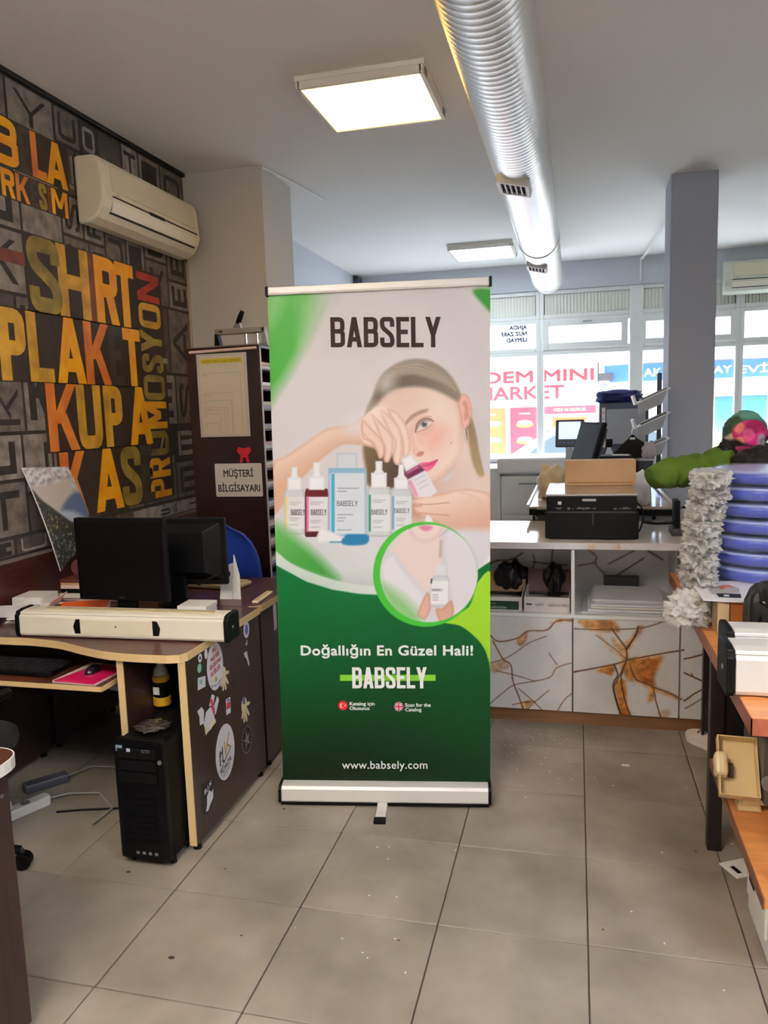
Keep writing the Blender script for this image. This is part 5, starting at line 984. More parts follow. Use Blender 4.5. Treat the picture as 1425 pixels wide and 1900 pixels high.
# ================================================================== MARBLE COUNTER SIDE
def c3(*p): return [(900+x/2.714, 950+y/2.714) for x, y in p]
m_cpg = mat('copier_grey', (150, 156, 164), .4)
m_marb = painted('marble_print', .22, .5, .3); m_counter = mat('counter_top', (232, 232, 236), .10, spec=.6, var=(2.2, (206, 196, 184), .25))
def paint_marble(V, u, v):
    c = Canvas(view_px(V), (226, 223, 221)); F = c.fill; L = c.line; r = np.random.default_rng(2); br = (70, 40, 28); dk = (44, 22, 18); am = (196, 132, 56)
    for k in range(40): c.disc((r.uniform(900, 1310), r.uniform(1140, 1345)), r.uniform(10, 30), [(206, 202, 206), (230, 228, 226), (214, 206, 200)][k % 3], 12, .5)
    def vein(p, w=1.6, col=br, halo=True):
        q = c3(*p)
        if halo: L(q, w*1.9, (176, 120, 66), 1.8, alpha=.32)
        L(q, w*.74, col, .7)
    def amber(p, a=.85, f=4): F(c3(*p), am, f, alpha=a, grad=((170, 92, 30), c3(p[0])[0], c3(p[len(p)//2])[0]))
    amber(((160, 640), (215, 598), (205, 655), (172, 675)), .6, 1.5); amber(((20, 770), (95, 750), (120, 780), (60, 806), (20, 800)), .45, 3); amber(((175, 960), (240, 950), (205, 1002)), .6, 2); amber(((330, 560), (380, 535), (440, 540), (440, 550), (370, 555)), .6, 3)
    for p in (((25, 620), (70, 652), (165, 635), (215, 600), (310, 595), (360, 550), (440, 545)), ((40, 650), (90, 740), (130, 770), (140, 850), (170, 930), (195, 1000))): vein(p, 2.2)
    for p in (((310, 625), (220, 660), (150, 710), (90, 742), (25, 760)), ((25, 965), (90, 910), (150, 870), (260, 850), (330, 830), (360, 785), (435, 760)), ((320, 710), (362, 768)), ((60, 800), (150, 822), (250, 852)), ((322, 898), (270, 940), (205, 1000)), ((170, 890), (240, 950), (295, 1006)), ((440, 912), (400, 945), (360, 1010)), ((140, 970), (190, 960), (250, 955))): vein(p, 1.3)
    amber(((470, 545), (560, 540), (640, 540), (680, 600), (640, 605), (560, 600), (500, 580)), .8, 4); amber(((560, 795), (650, 768), (640, 822), (600, 812)), .85, 3); amber(((640, 640), (700, 660), (760, 600), (770, 580), (800, 585), (730, 690), (720, 740), (690, 740)), .6, 4)
    amber(((690, 750), (860, 728), (895, 735), (855, 825), (850, 890), (760, 852), (715, 840)), .95, 5); amber(((655, 860), (705, 850), (715, 960), (740, 1045), (690, 1045), (668, 960)), .95, 3); amber(((840, 880), (940, 915), (1000, 950), (930, 930), (860, 905), (850, 950), (815, 950)), .75, 4); amber(((870, 1010), (930, 1000), (900, 1050)), .5, 5); amber(((560, 590), (640, 690), (710, 740), (620, 690)), .4, 4)
    for p, w in ((((450, 588), (560, 592), (700, 590), (800, 582), (905, 550)), 1.8), (((635, 585), (680, 645), (710, 690), (712, 745), (690, 800), (665, 850), (650, 900), (690, 1035)), 2.6), (((772, 578), (755, 625), (710, 695)), 3.4), (((445, 806), (560, 785), (660, 765), (720, 746), (850, 720), (1000, 695)), 2.4), (((650, 770), (668, 820), (645, 870), (660, 950), (690, 1040)), 2.8), (((712, 750), (685, 830), (700, 930), (735, 1040)), 2.6), (((730, 770), (760, 842), (840, 880), (862, 960), (890, 1050)), 2.2), (((840, 880), (920, 908), (990, 945)), 2.0), (((560, 620), (640, 680), (710, 740)), 1.1)): vein(p, w, dk)
    for p, w in ((((1003, 740), (1050, 730), (1115, 712)), 2.6), (((1003, 810), (1060, 836), (1120, 862)), 2.6), (((1003, 952), (1060, 912), (1120, 882)), 2.2), (((1008, 990), (1060, 960), (1120, 920)), 1.4), (((1040, 815), (1045, 825)), 2)): vein(p, w, dk)
    for p, w in ((((20, 265), (60, 245), (130, 240), (190, 205)), 2), (((240, 250), (330, 262), (412, 268)), 2), (((340, 180), (335, 262)), 2), (((240, 215), (250, 250), (230, 300)), 1.5), (((520, 190), (560, 225), (555, 260), (600, 310)), 2.4), (((625, 260), (750, 195)), 2.2), (((665, 318), (800, 232)), 2.4), (((820, 195), (895, 240)), 3), (((470, 270), (560, 255)), 2)): vein(p, w)
    amber(((600, 165), (640, 165), (635, 178), (600, 178)), .7, 2); g = r.normal(0, 1, (len(c.C), 1)); lum = c.C.mean(1, keepdims=True); sat = (c.C[:, :1]-c.C[:, 2:3])/60.; nz = np.array([mnoise.noise(Vector(p)*38)+.6*mnoise.noise(Vector(p)*90) for p in V])[:, None]; c.C = c.C*(1+np.clip(sat, 0, 1.5)*.20*nz)+g*1.5-np.array([6, 10, 8.])*np.clip(nz-.35, 0, 1)*1.5
    return c.C
cb_ = thing('marble_counter', 'low counter with white brown-veined marble doors and open shelf behind the banner', 'counter', (1.2, 2.4, 0))
YC = 2.08; XE = 1.925
DX = [(.42, 1.295), (1.303, 1.792), (1.800, XE)]
for x0, x1 in DX:
    print_grid('door', (lambda x0, x1: lambda a, b, d=0.: (x0+(x1-x0)*a, YC-d, .072+(.546-.072)*b))(x0, x1), int((x1-x0)*520), 250, paint_marble, m_marb, cb_, .018)
    dd = MB().box(x0, x1, YC-.0175, YC, .072, .546).build('door_core', mat('door_edge', (206, 204, 202), .4), cb_)
MB().box(.42, XE, YC+.001, YC+.02, 0, .070).build('plinth', wood('plinth_wood', (110, 74, 44), (134, 92, 58), (1, 12, 12), 3), cb_)
MB().box(.42, XE, YC, 2.79, .546, .562).build('shelf_board', m_white, cb_); MB().box(1.292, 1.308, YC-.01, 2.62, .562, .892).build('divider', m_white, cb_); MB().box(.42, .436, YC, 2.79, .02, .892).build('side_panel', m_white, cb_); MB().box(1.80, 1.812, YC+.25, 2.62, .562, .892).build('divider', m_white, cb_); MB().box(XE-.016, XE, YC, 2.79, .02, .892).build('side_panel', mat('side_brown', (120, 92, 80), .4), cb_)
print_grid('back_panel', lambda a, b, d=0.: (.436+(1.909-.436)*a, 2.62-d, .562+.33*b), 300, 70, paint_marble, m_marb, cb_)
MB().box(.436, 1.909, 2.621, 2.63, .562, .892).build('back_board', m_white, cb_)
MB().box(.41, XE+.008, YC-.025, 2.80, .892, .925).build('worktop', m_counter, cb_, bev=.003)
for x0, x1 in ((1.37, 1.405), (1.49, 1.52)): MB().box(x0, x1, YC-.0262, YC-.0251, .894, .923).build('amber_patch', mat('amber_vein', (206, 168, 124), .3, var=(30, (226, 214, 202), .5)), cb_)
# cartons and papers on the open shelf
def carton(name, label, x0, x1, y0, y1, z, h, m, yaw=0):
    t = thing(name, label, 'box', ((x0+x1)/2, (y0+y1)/2, z)); w = .004
    MB().box(x0, x1, y0, y1, z, z+w).build('bottom', m, t)
    for a in ((x0, x1, y0, y0+w), (x0, x1, y1-w, y1), (x0, x0+w, y0+w, y1-w), (x1-w, x1, y0+w, y1-w)): MB().box(*a, z+w, z+h).build('wall', m, t)
    return t
m_cart = mat('carton_white', (214, 206, 200), .6); m_kraft = mat('kraft', (150, 112, 78), .7)
k1 = carton('open_carton', 'open shallow carton with a green label, next to the banner on the counter shelf', .80, 1.05, 2.12, 2.5, .5625, .07, m_cart)
MB().box(.86, 1.035, 2.1185, 2.12, .568, .612).build('green_label', mat('label_green', (14, 52, 36), .4), k1); MB().text('Sublimation', lambda u, v, d=0.: (.885+u, 2.1182, .574+v), .014, .01).text('80 mm', lambda u, v, d=0.: (.885+u, 2.1182, .596+v), .009, .0).build('lettering', mat('label_pale', (180, 200, 190), .5), k1)
MB().hexa([(.80, 2.38, .60), (1.05, 2.38, .60), (1.05, 2.384, .60), (.80, 2.384, .60)], [(.80, 2.44, .70), (1.05, 2.44, .70), (1.05, 2.444, .70), (.80, 2.444, .70)]).build('flap', m_kraft, k1)
k2 = carton('upside_down_carton', 'open white carton with upside-down capital letters on the counter shelf', 1.062, 1.285, 2.115, 2.5, .5625, .075, m_cart)
MB().text('DISCOVERY', lambda u, v, d=0.: (1.278-u, 2.1145, .605-v), .014, .015).text('OPTI', lambda u, v, d=0.: (1.158-u, 2.1145, .608-v), .014, .015).build('lettering', mat('print_dark', (60, 52, 54), .5), k2); MB().box(1.072, 1.10, 2.1145, 2.1149, .596, .605).build('print', MATS['print_dark'], k2)
MB().hexa([(1.062, 2.40, .60), (1.285, 2.40, .60), (1.285, 2.404, .60), (1.062, 2.404, .60)], [(1.062, 2.46, .71), (1.285, 2.46, .71), (1.285, 2.464, .71), (1.062, 2.464, .71)]).build('flap', mat('kraft_dark', (96, 70, 58), .7), k2)
for k, (x, w) in enumerate(((.97, .09), (1.20, .05))): tag(blob('crumpled_black_bag', (x, 2.44, .66), (w, .07, .09), mat('bag_black', (14, 12, 14), .3), sub=4, amp=.5, freq=2.2, seed=k+2, zmin=.5675), ['black crumpled bag behind the green-labelled carton', 'black crumpled bag in the carton with upside-down letters'][k], 'bag')
m_sh = mat('sheet_white', (226, 224, 228), .5)
rs = random.Random(9); t = thing('large_sheet_stack', 'stack of large white sheets and film on the open counter shelf', 'paper stack', (1.56, 2.25, .5625)); z = .5625
for k, (h, m) in enumerate(((.012, mat('clear_film', (206, 208, 212), .12)), (.014, m_sh), (.010, m_paper), (.012, m_sh), (.008, m_sh), (.010, m_sh))):
    MB(XY(1.565+rs.uniform(-.012, .012), 2.30+rs.uniform(-.015, .015), z, rs.uniform(-.06, .06))).box(-.215+.012*k, .215-.008*k, -.19+.008*k, .17, 0, h*.8).build('sheet', m, t, bev=.002); z += h
MB().box(1.46, 1.64, 2.50, 2.55, .5625, .665).build('dark_folder', m_dgrey, t)
# --- black laminator on the worktop
la = thing('black_laminator', 'wide black office machine with silver lid standing on the marble counter', 'machine', (1.385, 2.45, .925))
MB().box(1.172, 1.602, 2.165, 2.70, .945, 1.140).build('body', m_black, la, bev=.006); MB().box(1.165, 1.609, 2.15, 2.18, .93, 1.062).build('front_cover', mat('cover_black', (7, 6, 7), .5, spec=.18), la, bev=.004)
MB().box(1.168, 1.606, 2.16, 2.745, 1.140, 1.150).build('lid', mat('lid_silver', (196, 190, 188), .18, .7), la, bev=.003); MB().box(1.18, 1.594, 2.147, 2.151, 1.058, 1.066).box(1.392, 1.398, 2.146, 2.1505, 1.0, 1.066).build('ledge', m_dgrey, la)
MB().box(1.345, 1.41, 2.162, 2.1655, 1.115, 1.126).build('badge', mat('badge_silver', (196, 190, 186), .3, .5), la); MB().box(1.227, 1.245, 2.161, 2.1655, 1.098, 1.114).build('switch', m_white, la, bev=.002); w_ = MB(); rs = random.Random(4)
for k in range(26): x = rs.uniform(1.21, 1.58); w_.box(x, x+rs.uniform(.004, .02), 2.1625, 2.1655, 1.072+rs.uniform(0, .006), 1.078+rs.uniform(0, .008))
w_.build('control_lettering', mat('worn_grey', (110, 102, 104), .6), la, kind='stuff')
for x in (1.20, 1.575):
    for y in (2.2, 2.65): MB().cyl((x, y, .925), (x, y, .946), .014, n=10).build('foot', m_black, la)
MB().tube(catmull([(1.602, 2.25, 1.10), (1.63, 2.235, 1.07), (1.635, 2.23, 1.02), (1.62, 2.24, .96), (1.602, 2.26, .945)], 5, False).tolist(), .004, 6).build('cord', m_black, la)
kx = thing('cardboard_box', 'brown cardboard box lying on the silver lid of the black machine', 'box', (1.44, 2.62, 1.1505)); MB().box(1.255, 1.625, 2.58, 2.73, 1.1505, 1.285).build('carton', mat('card_tan', (200, 158, 112), .6, var=(8, (190, 146, 100), .4)), kx, bev=.003); MB().box(1.27, 1.61, 2.5785, 2.58, 1.163, 1.169).build('dark_crease', mat('crease', (150, 106, 66), .7), kx)
# --- flatbed table behind
fb = thing('flatbed_table', 'long white-topped cutting table with black front rail behind the marble counter', 'table', (1.44, 3.9, 0)); MB().box(1.035, 1.85, 2.86, 4.98, .975, 1.0).build('bed', m_counter, fb, bev=.003); MB().box(1.05, 1.86, 2.82, 2.86, .955, .985).build('front_rail', m_black, fb, bev=.003); MB().box(1.08, 1.845, 2.862, 2.88, .80, .955).build('front_apron', m_grey, fb); MB().cyl((1.745, 2.8615, .935), (1.745, 2.858, .935), .012, n=14).build('hole', m_black, fb)
MB().box(1.842, 1.862, 2.86, 4.98, .99, 1.012).box(1.03, 1.045, 2.86, 4.98, .99, 1.012).build('side_rail', mat('clear_rail', (220, 222, 226), .2), fb)
for x in (1.09, 1.81):
    for y in (2.9, 4.9): MB().box(x-.025, x+.025, y-.025, y+.025, 0, .975).build('leg', m_dgrey, fb)
for x, xa in ((1.07, 1.10), (1.665, 1.63)): MB().tube([(x, 2.85, .97), (xa, 2.83, .926)], .006, 8).build('prop', mat('chrome', (210, 210, 214), .15, 1.), fb); MB().box(x-.022, x+.02, 2.83, 2.86, .955, .99).build('prop_bracket', m_black, fb)
m_bagw = mat('bag_white', (232, 232, 236), .35, bump=(16, .5)); tag(blob('white_shopping_bag', (1.66, 2.96, 1.085), (.07, .07, .10), m_bagw, sub=4, amp=.35, freq=2.5, seed=2, zmin=1.0005, box=.35), 'white plastic bag standing on the cutting table beside the cardboard box', 'bag')
tag(blob('cream_wrapping', (1.165, 3.25, 1.10), (.085, .10, .115), mat('cream_wrap', (224, 204, 168), .4, bump=(12, .5)), sub=4, amp=.28, freq=2.2, seed=5, zmin=1.0005, box=.25), 'crumpled cream wrapping paper on the cutting table left of the cardboard box', 'wrapping paper')
mt = thing('tilted_monitor', 'black touch monitor seen from its side, leaning back on the cutting table', 'monitor', (1.38, 3.6, 1.0)); Mm = XY(1.36, 3.6, 1.0, -1.15) @ Matrix.Translation((0, 0, .2)) @ Matrix.Rotation(-.30, 4, 'X')
MB(Mm).box(-.17, .17, -.02, .012, 0, .28).build('bezel', m_black, mt, bev=.006); MB(Mm).box(-.155, .155, -.0215, -.02, .02, .262).build('screen', m_bglass, mt); MB(Mm).box(-.13, .13, .012, .045, .04, .25).build('back_shell', m_dgrey, mt, bev=.008); MB(Mm).box(-.05, .05, .012, .05, -.08, .12).build('neck', m_black, mt); MB().box(1.28, 1.52, 3.52, 3.72, 1.0005, 1.12).build('base', m_black, mt, bev=.01); MB().box(1.30, 1.50, 3.55, 3.69, 1.12, 1.17).build('printer_head', m_dgrey, mt, bev=.006)
bk = thing('black_tray', 'flat black tray with a white sheet on a small stand behind the cardboard box', 'tray', (1.57, 3.85, 1.0)); MB().box(1.47, 1.69, 3.75, 3.95, 1.205, 1.235).build('tray', m_black, bk, bev=.004); MB().box(1.50, 1.66, 3.78, 3.92, 1.0005, 1.205).build('stand', m_dgrey, bk); MB().box(1.56, 1.67, 3.77, 3.90, 1.2352, 1.239).build('sheet', m_white, bk)
kn = thing('black_capped_bottle', 'small clear bottle with black cap in front of the copier', 'bottle', (1.56, 4.4, 1.0005)); MB().lathe([(.03, 1.0005), (.032, 1.01), (.032, 1.20), (.014, 1.25), (.014, 1.27)], (1.56, 4.4, 0), 20).build('bottle', mat('clear_grey', (206, 212, 214), .1), kn, smooth=True, auto=40); MB().cyl((1.56, 4.4, 1.262), (1.56, 4.4, 1.325), .026, n=18).build('cap', m_black, kn, bev=.003)
bn = thing('grey_bin', 'dark grey bin with a light rim on the cutting table', 'bin', (1.775, 3.90, 1.0005)); MB().lathe([(.045, 1.0005), (.06, 1.19), (.064, 1.2), (.060, 1.2), (.043, 1.01), (0, 1.01)], (1.775, 3.90, 0), 24).build('bin', mat('bin_grey', (52, 52, 62), .5), bn, smooth=True, auto=40); MB().lathe([(.061, 1.193), (.067, 1.196), (.067, 1.206), (.060, 1.206)], (1.775, 3.90, 0), 24).build('rim', mat('rim_white', (190, 190, 196), .4), bn, smooth=True)
# --- garment on hanger
hg = thing('black_garment', 'black garment on a hanger hooked on the paper rack', 'garment', (1.70, 4.10, 1.0)); gq = [(1.545, 1.16), (1.56, 1.225), (1.62, 1.29), (1.675, 1.345), (1.70, 1.375), (1.73, 1.345), (1.80, 1.30), (1.83, 1.25), (1.83, 1.02), (1.56, 1.02)]
MB().prism(gq, lambda u, v, d: (u, d, v), 3.98, 4.008).build('garment', mat('black_cloth', (10, 9, 12), .9), hg, bev=.012, seg=3); MB().tube(catmull([(1.70, 3.995, 1.365), (1.70, 3.995, 1.40), (1.712, 4.0, 1.425), (1.722, 4.012, 1.43)], 5, False).tolist(), .003, 6).build('hook', MATS['chrome'], hg); MB().prism([(1.68, 1.335), (1.72, 1.335), (1.715, 1.350), (1.685, 1.350)], lambda u, v, d: (u, d, v), 3.976, 3.98).build('size_tag', m_white, hg)
tag(blob('grey_cloth', (1.805, 3.88, 1.262), (.045, .035, .065), mat('cloth_grey', (168, 162, 172), .9, bump=(20, .4)), sub=4, amp=.5, freq=2, seed=6, zmin=1.2065), 'light grey cloth over the rim of the dark bin', 'cloth')
# --- rack of slanted trays on the column
rk = thing('paper_rack', 'white rack with slanted trays fixed to the side of the grey column', 'rack', (1.9, 4.15, 1.2)); MB().box(1.885, 1.915, 4.22, 4.249, 1.10, 1.80).build('upright', m_dgrey, rk); m_tray = mat('tray_white', (226, 228, 232), .4)
for k, z in enumerate((1.28, 1.46, 1.63)):
    tr = MB().hexa([(1.73, 4.02, z-.05), (1.955, 4.02, z+.05), (1.955, 4.22, z+.05), (1.73, 4.22, z-.05)], [(1.73, 4.02, z-.04), (1.955, 4.02, z+.062), (1.955, 4.22, z+.062), (1.73, 4.22, z-.04)]).build('tray', m_tray, rk, bev=.002)
    MB().hexa([(1.745, 4.015, z-.12), (1.90, 4.015, z-.05), (1.90, 4.03, z-.05), (1.745, 4.03, z-.12)], [(1.735, 4.015, z-.045), (1.93, 4.015, z+.042), (1.93, 4.03, z+.042), (1.735, 4.03, z-.045)]).build('document', m_cpg, tr)
    MB().hexa([(1.72, 4.02, z-.055), (1.735, 4.02, z-.05), (1.735, 4.22, z-.05), (1.72, 4.22, z-.055)], [(1.70, 4.02, z+.01), (1.715, 4.02, z+.015), (1.715, 4.22, z+.015), (1.70, 4.22, z+.01)]).build('tray_lip', m_tray, tr); MB().hexa([(1.76, 4.03, z-.035), (1.93, 4.03, z+.045), (1.93, 4.2, z+.045), (1.76, 4.2, z-.035)], [(1.76, 4.03, z-.015), (1.93, 4.03, z+.06), (1.93, 4.2, z+.06), (1.76, 4.2, z-.015)]).build('tray_content', [m_grey, m_dgrey, m_grey][k], tr)
# --- copiers by the window
m_cop = mat('copier_white', (244, 245, 246), .4); cp1 = thing('white_copier', 'large white office copier with grey touch screen by the windows', 'copier', (1.0, 5.6, 0))
MB().box(.66, 1.45, 5.2, 5.9, .04, .98).build('body', m_cop, cp1, bev=.012); MB().box(.63, 1.46, 5.17, 5.92, 1.0, 1.14).build('scanner_lid', m_cop, cp1, bev=.02); MB().box(.67, 1.44, 5.205, 5.9, .975, 1.0).build('lid_gap', m_cpg, cp1)
for z0, z1 in ((.10, .36), (.38, .62), (.64, .95)): d_ = MB().box(.68, 1.43, 5.185, 5.2, z0, z1).build('drawer', mat('drawer_white', (240, 242, 243), .4), cp1, bev=.006); MB().box(.82, 1.02, 5.180, 5.186, z1-.045, z1-.03).build('drawer_grip', m_cpg, d_)
MB().box(.40, .655, 5.22, 5.85, .04, 1.05).build('side_unit', mat('side_white', (232, 235, 236), .4), cp1, bev=.012)
Mt = XY(1.258, 5.14, 1.145, -.12) @ Matrix.Rotation(-.15, 4, 'X'); sc_ = MB(Mt).box(-.122, .122, -.02, .02, .085, .325).build('touch_screen', mat('screen_case', (56, 62, 76), .4), cp1, bev=.012); MB(Mt).box(-.092, .092, -.0225, -.0195, .155, .305).build('display', mat('display_glow', (170, 196, 216), .3, emit=((170, 200, 224), .7)), sc_); b_ = MB(Mt)
for k in range(5): b_.cyl((-.08+k*.035, -.0205, .125), (-.08+k*.035, -.0235, .125), .007, n=10)
b_.build('button', mat('button_blue', (90, 130, 210), .3), sc_); MB(Mt).box(-.03, .03, -.01, .03, -.02, .10).build('screen_arm', m_cpg, cp1)
cp2 = thing('grey_copier', 'second copier with raised dark-framed cover, dark blue bundle on top, behind the garment', 'copier', (1.73, 5.7, 0)); MB().box(1.50, 2.0, 5.42, 6.0, .04, 1.12).build('body', m_cop, cp2, bev=.012); MB().box(1.515, 1.93, 5.40, 5.45, 1.125, 1.60).build('cover_frame', mat('frame_navy', (52, 64, 84), .4), cp2, bev=.008); MB().box(1.575, 1.905, 5.395, 5.401, 1.24, 1.545).build('cover_panel', mat('panel_grey', (166, 172, 178), .5), cp2); MB().box(1.535, 1.565, 5.394, 5.401, 1.21, 1.56).build('hinge_strip', m_white, cp2); b_ = MB()
for k in range(6): b_.cyl((1.55, 5.3945, 1.24+k*.055), (1.55, 5.392, 1.24+k*.055), .006, n=8)
b_.build('hinge_screw', m_dgrey, cp2); MB().box(1.515, 1.93, 5.45, 5.9, 1.125, 1.60).build('cover_side', m_cpg, cp2)
tag(blob('blue_bundle', (1.68, 5.62, 1.655), (.19, .16, .055), mat('navy_cloth', (30, 40, 104), .6, bump=(14, .5)), sub=4, amp=.4, freq=2.2, seed=12, zmin=1.6005, box=.35), 'dark blue folded bundle lying on top of the grey copier', 'bundle')
# --- desktop machine at the counter's far end
gmn = thing('grey_press', 'small grey and black hand machine at the end of the marble counter beside the plates', 'machine', (1.83, 2.35, .925)); MB().box(1.775, 1.90, 2.28, 2.42, .926, .96).build('base', m_dgrey, gmn, bev=.004); MB().box(1.80, 1.89, 2.30, 2.40, .96, 1.06).build('housing', mat('press_grey', (120, 116, 112), .5), gmn, bev=.01); MB().box(1.79, 1.815, 2.29, 2.41, .965, 1.10).build('side_plate', m_black, gmn, bev=.004); MB().cyl((1.815, 2.33, 1.02), (1.885, 2.33, 1.09), .022, n=14).build('lever', m_black, gmn, bev=.004); MB().tube([(1.79, 2.30, .99), (1.70, 2.31, .985), (1.64, 2.33, .99)], .008, 8).build('arm', m_black, gmn)

# ================================================================== WORKBENCH
m_bt = wood('bench_top', (196, 124, 66), (222, 152, 88), (2, 14, 14), 2.2, .3, .2); m_be = wood('bench_edge', (138, 70, 46), (162, 88, 60), (14, 2, 14), 2, .45); m_leg = mat('leg_black', (22, 12, 16), .4)
def bench(label, y0, y1, x0=1.735, x1=2.75):
    t = thing('workbench', label, 'table', (2.2, (y0+y1)/2, 0)); MB().box(x0+.003, x1, y0+.002, y1-.002, .755, .7985).build('top', m_bt, t, bev=.002); MB().box(x0, x0+.003, y0, y1, .7545, .799).build('edge_band', m_be, t); MB().box(x0, x1, y0, y0+.002, .7545, .7988).build('edge_band', m_be, t)
    return t
b1 = bench('orange-brown workbench with black square legs carrying the silver cases', .27, 1.05); b2 = bench('orange-brown workbench carrying the bubble-wrapped plates', 1.053, 2.0)
for x in (1.79, 2.68):
    for y in ((1.005,) if x < 2 else (.32, 1.005)): MB().box(x-.023, x+.023, y+.05-.023, y+.05+.023, 0, .7545).build('leg', m_leg, b1, bev=.002)
for x in (1.90, 2.68):
    for y in (1.14, 1.93): MB().box(x-.022, x+.022, y-.022, y+.022, 0, .7545).build('leg', m_leg, b2, bev=.002)
MB().box(1.815, 2.66, 1.06, 1.075, .346, .7545).build('shade_panel', m_leg, b1); MB().box(1.92, 2.66, 1.85, 1.865, .36, .7545).build('shade_panel', m_leg, b2)  # added black sheets standing in for the shade under the benches
MB().box(1.772, 2.70, .24, 1.03, .315, .345).build('lower_shelf', m_bt, b1, bev=.002); MB().box(1.768, 1.772, .238, 1.03, .314, .346).build('shelf_edge', mat('shelf_edge', (120, 76, 48), .5), b1)
MB().box(1.82, 1.845, .275, .30, .346, .7545).build('bracket', m_be, b1); MB().box(1.845, 2.6, .285, .30, .60, .7545).build('apron', m_be, b1)
rollup_cassette('silver roll-up case with black end cap nearest on the workbench', 2.27, .475, .8035, .012, 1.27, False); rollup_cassette('silver roll-up case lying behind the nearest silver case on the workbench', 2.30, .645, .8035, .012, 1.27, False)
# print lying on a wooden block
bl = thing('wood_block', 'brown wooden box under the printed sheet on the workbench', 'box', (1.95, 1.06, .799)); MB().box(1.815, 2.15, .985, 1.16, .7992, .918).build('body', wood('block_wood', (150, 84, 40), (176, 104, 54), (8, 8, 1), 3, .4), bl, bev=.002); MB().box(1.775, 1.812, .99, 1.10, .7992, .915).build('clear_end', mat('clear_end', (196, 168, 130), .15), bl, bev=.002)
shq = [on_plane(px, py, (0, 0, .922), (0, 0, 1)) for px, py in ((1305, 1113), (1378, 1117), (1445, 1078), (1281, 1079))]; shq = [tuple(p) for p in shq]
ps_ = thing('printed_sheet', 'white printed sheet with a car picture resting on the wooden box', 'print', tuple(np.mean(shq, 0))); MB().add([(p[0], p[1], .919) for p in shq]+[(p[0], p[1], .923) for p in shq], [(3, 2, 1, 0), (4, 5, 6, 7), (0, 1, 5, 4), (1, 2, 6, 5), (2, 3, 7, 6), (3, 0, 4, 7)]).build('sheet', m_sh, ps_)
def zq(*p): return [tuple(on_plane(px, py, (0, 0, .923), (0, 0, 1))) for px, py in p]
for nm, q, m, d in (('grey_print', ((1313, 1093), (1330, 1087), (1352, 1085), (1372, 1092), (1372, 1100), (1322, 1102)), mat('print_grey', (176, 170, 166), .5), .0004), ('dark_print', ((1328, 1101), (1374, 1102), (1376, 1110), (1334, 1108)), mat('print_black', (26, 36, 38), .4), .0006), ('red_print', ((1333, 1090), (1342, 1086), (1354, 1086), (1362, 1091), (1350, 1089), (1340, 1094)), mat('print_red', (186, 84, 66), .5), .0008), ('light_print', ((1342, 1104), (1352, 1104), (1354, 1107), (1344, 1107)), m_white, .001)): MB().add([(x, y, z+d) for x, y, z in zq(*q)], [tuple(range(len(q)))]).build(nm, m, ps_)
# black bag with strap
bb = thing('black_bag', 'black bag with a looped strap on the workbench behind the silver cases', 'bag', (1.98, .82, .799)); blob('body', (2.00, .85, .905), (.165, .065, .108), mat('bag_leather', (18, 15, 17), .45, bump=(60, .2)), bb, 4, .08, 3, 1, zmin=.7995, box=.55); blob('flap', (2.01, .80, .985), (.15, .075, .045), MATS['bag_leather'], bb, 4, .1, 3, 2, box=.5)
MB().tube(catmull([(1.87, .80, .92), (1.83, .76, .86), (1.80, .73, .807), (1.82, .715, .806), (1.87, .74, .85), (1.93, .77, .93)], 6, False).tolist(), .012, 8, flat=.3).build('strap', m_black, bb, smooth=True); MB().tube([(1.86, .757, .975), (1.92, .742, .963), (2.0, .74, .958)], .003, 6).build('zip', m_grey, bb)
# machine on the lower shelf
m_bei = mat('machine_beige', (214, 190, 138), .4); mc = thing('beige_machine', 'dark grey desktop machine with open beige tray and feet on the lower bench shelf', 'machine', (1.9, .75, .3455)); Mb = XY(1.79, .66, .40, -.06) @ Matrix.Rotation(math.radians(52), 4, 'X')
tq = MB(Mb); tq.box(-.055, .058, -.09, .09, -.004, 0).build('tray', m_bei, mc, bev=.003) if False else None
MB(Mb).box(-.052, .052, -.005, .165, -.006, .0).build('tray_floor', m_bei, mc, bev=.002)
for a in ((-.056, -.052, -.009, .169, -.006, .042), (.052, .056, -.009, .169, -.006, .042), (-.052, .052, -.009, -.005, -.006, .042), (-.052, .052, .165, .169, -.006, .042)): MB(Mb).box(*a).build('tray_wall', m_bei, mc, bev=.0015)
MB(Mb).box(-.068, -.030, .045, .115, .0, .062).build('latch_block', mat('latch_beige', (222, 202, 156), .4), mc, bev=.012, seg=3); MB(Mb).box(-.028, -.012, .05, .09, .0, .02).build('slot', mat('slot_brown', (70, 48, 34), .6), mc)
MB().box(1.85, 2.15, .62, .92, .39, .60).build('body', mat('machine_dark', (72, 66, 62), .45), mc, bev=.012); MB().cyl((1.862, .618, .47), (1.862, .60, .47), .022, n=14).build('dial', m_grey, mc, bev=.003)
for x, y in ((1.825, .70), (2.1, .68), (1.86, .90), (2.1, .90)): MB().hexa([(x-.035, y-.03, .3455), (x+.035, y-.03, .3455), (x+.035, y+.03, .3455), (x-.035, y+.03, .3455)], [(x-.026, y-.022, .388), (x+.026, y-.022, .388), (x+.026, y+.022, .388), (x-.026, y+.022, .388)]).build('foot', m_bei, mc, bev=.006)
MB().box(1.80, 2.13, .66, .90, .376, .392).build('underframe', m_bei, mc)
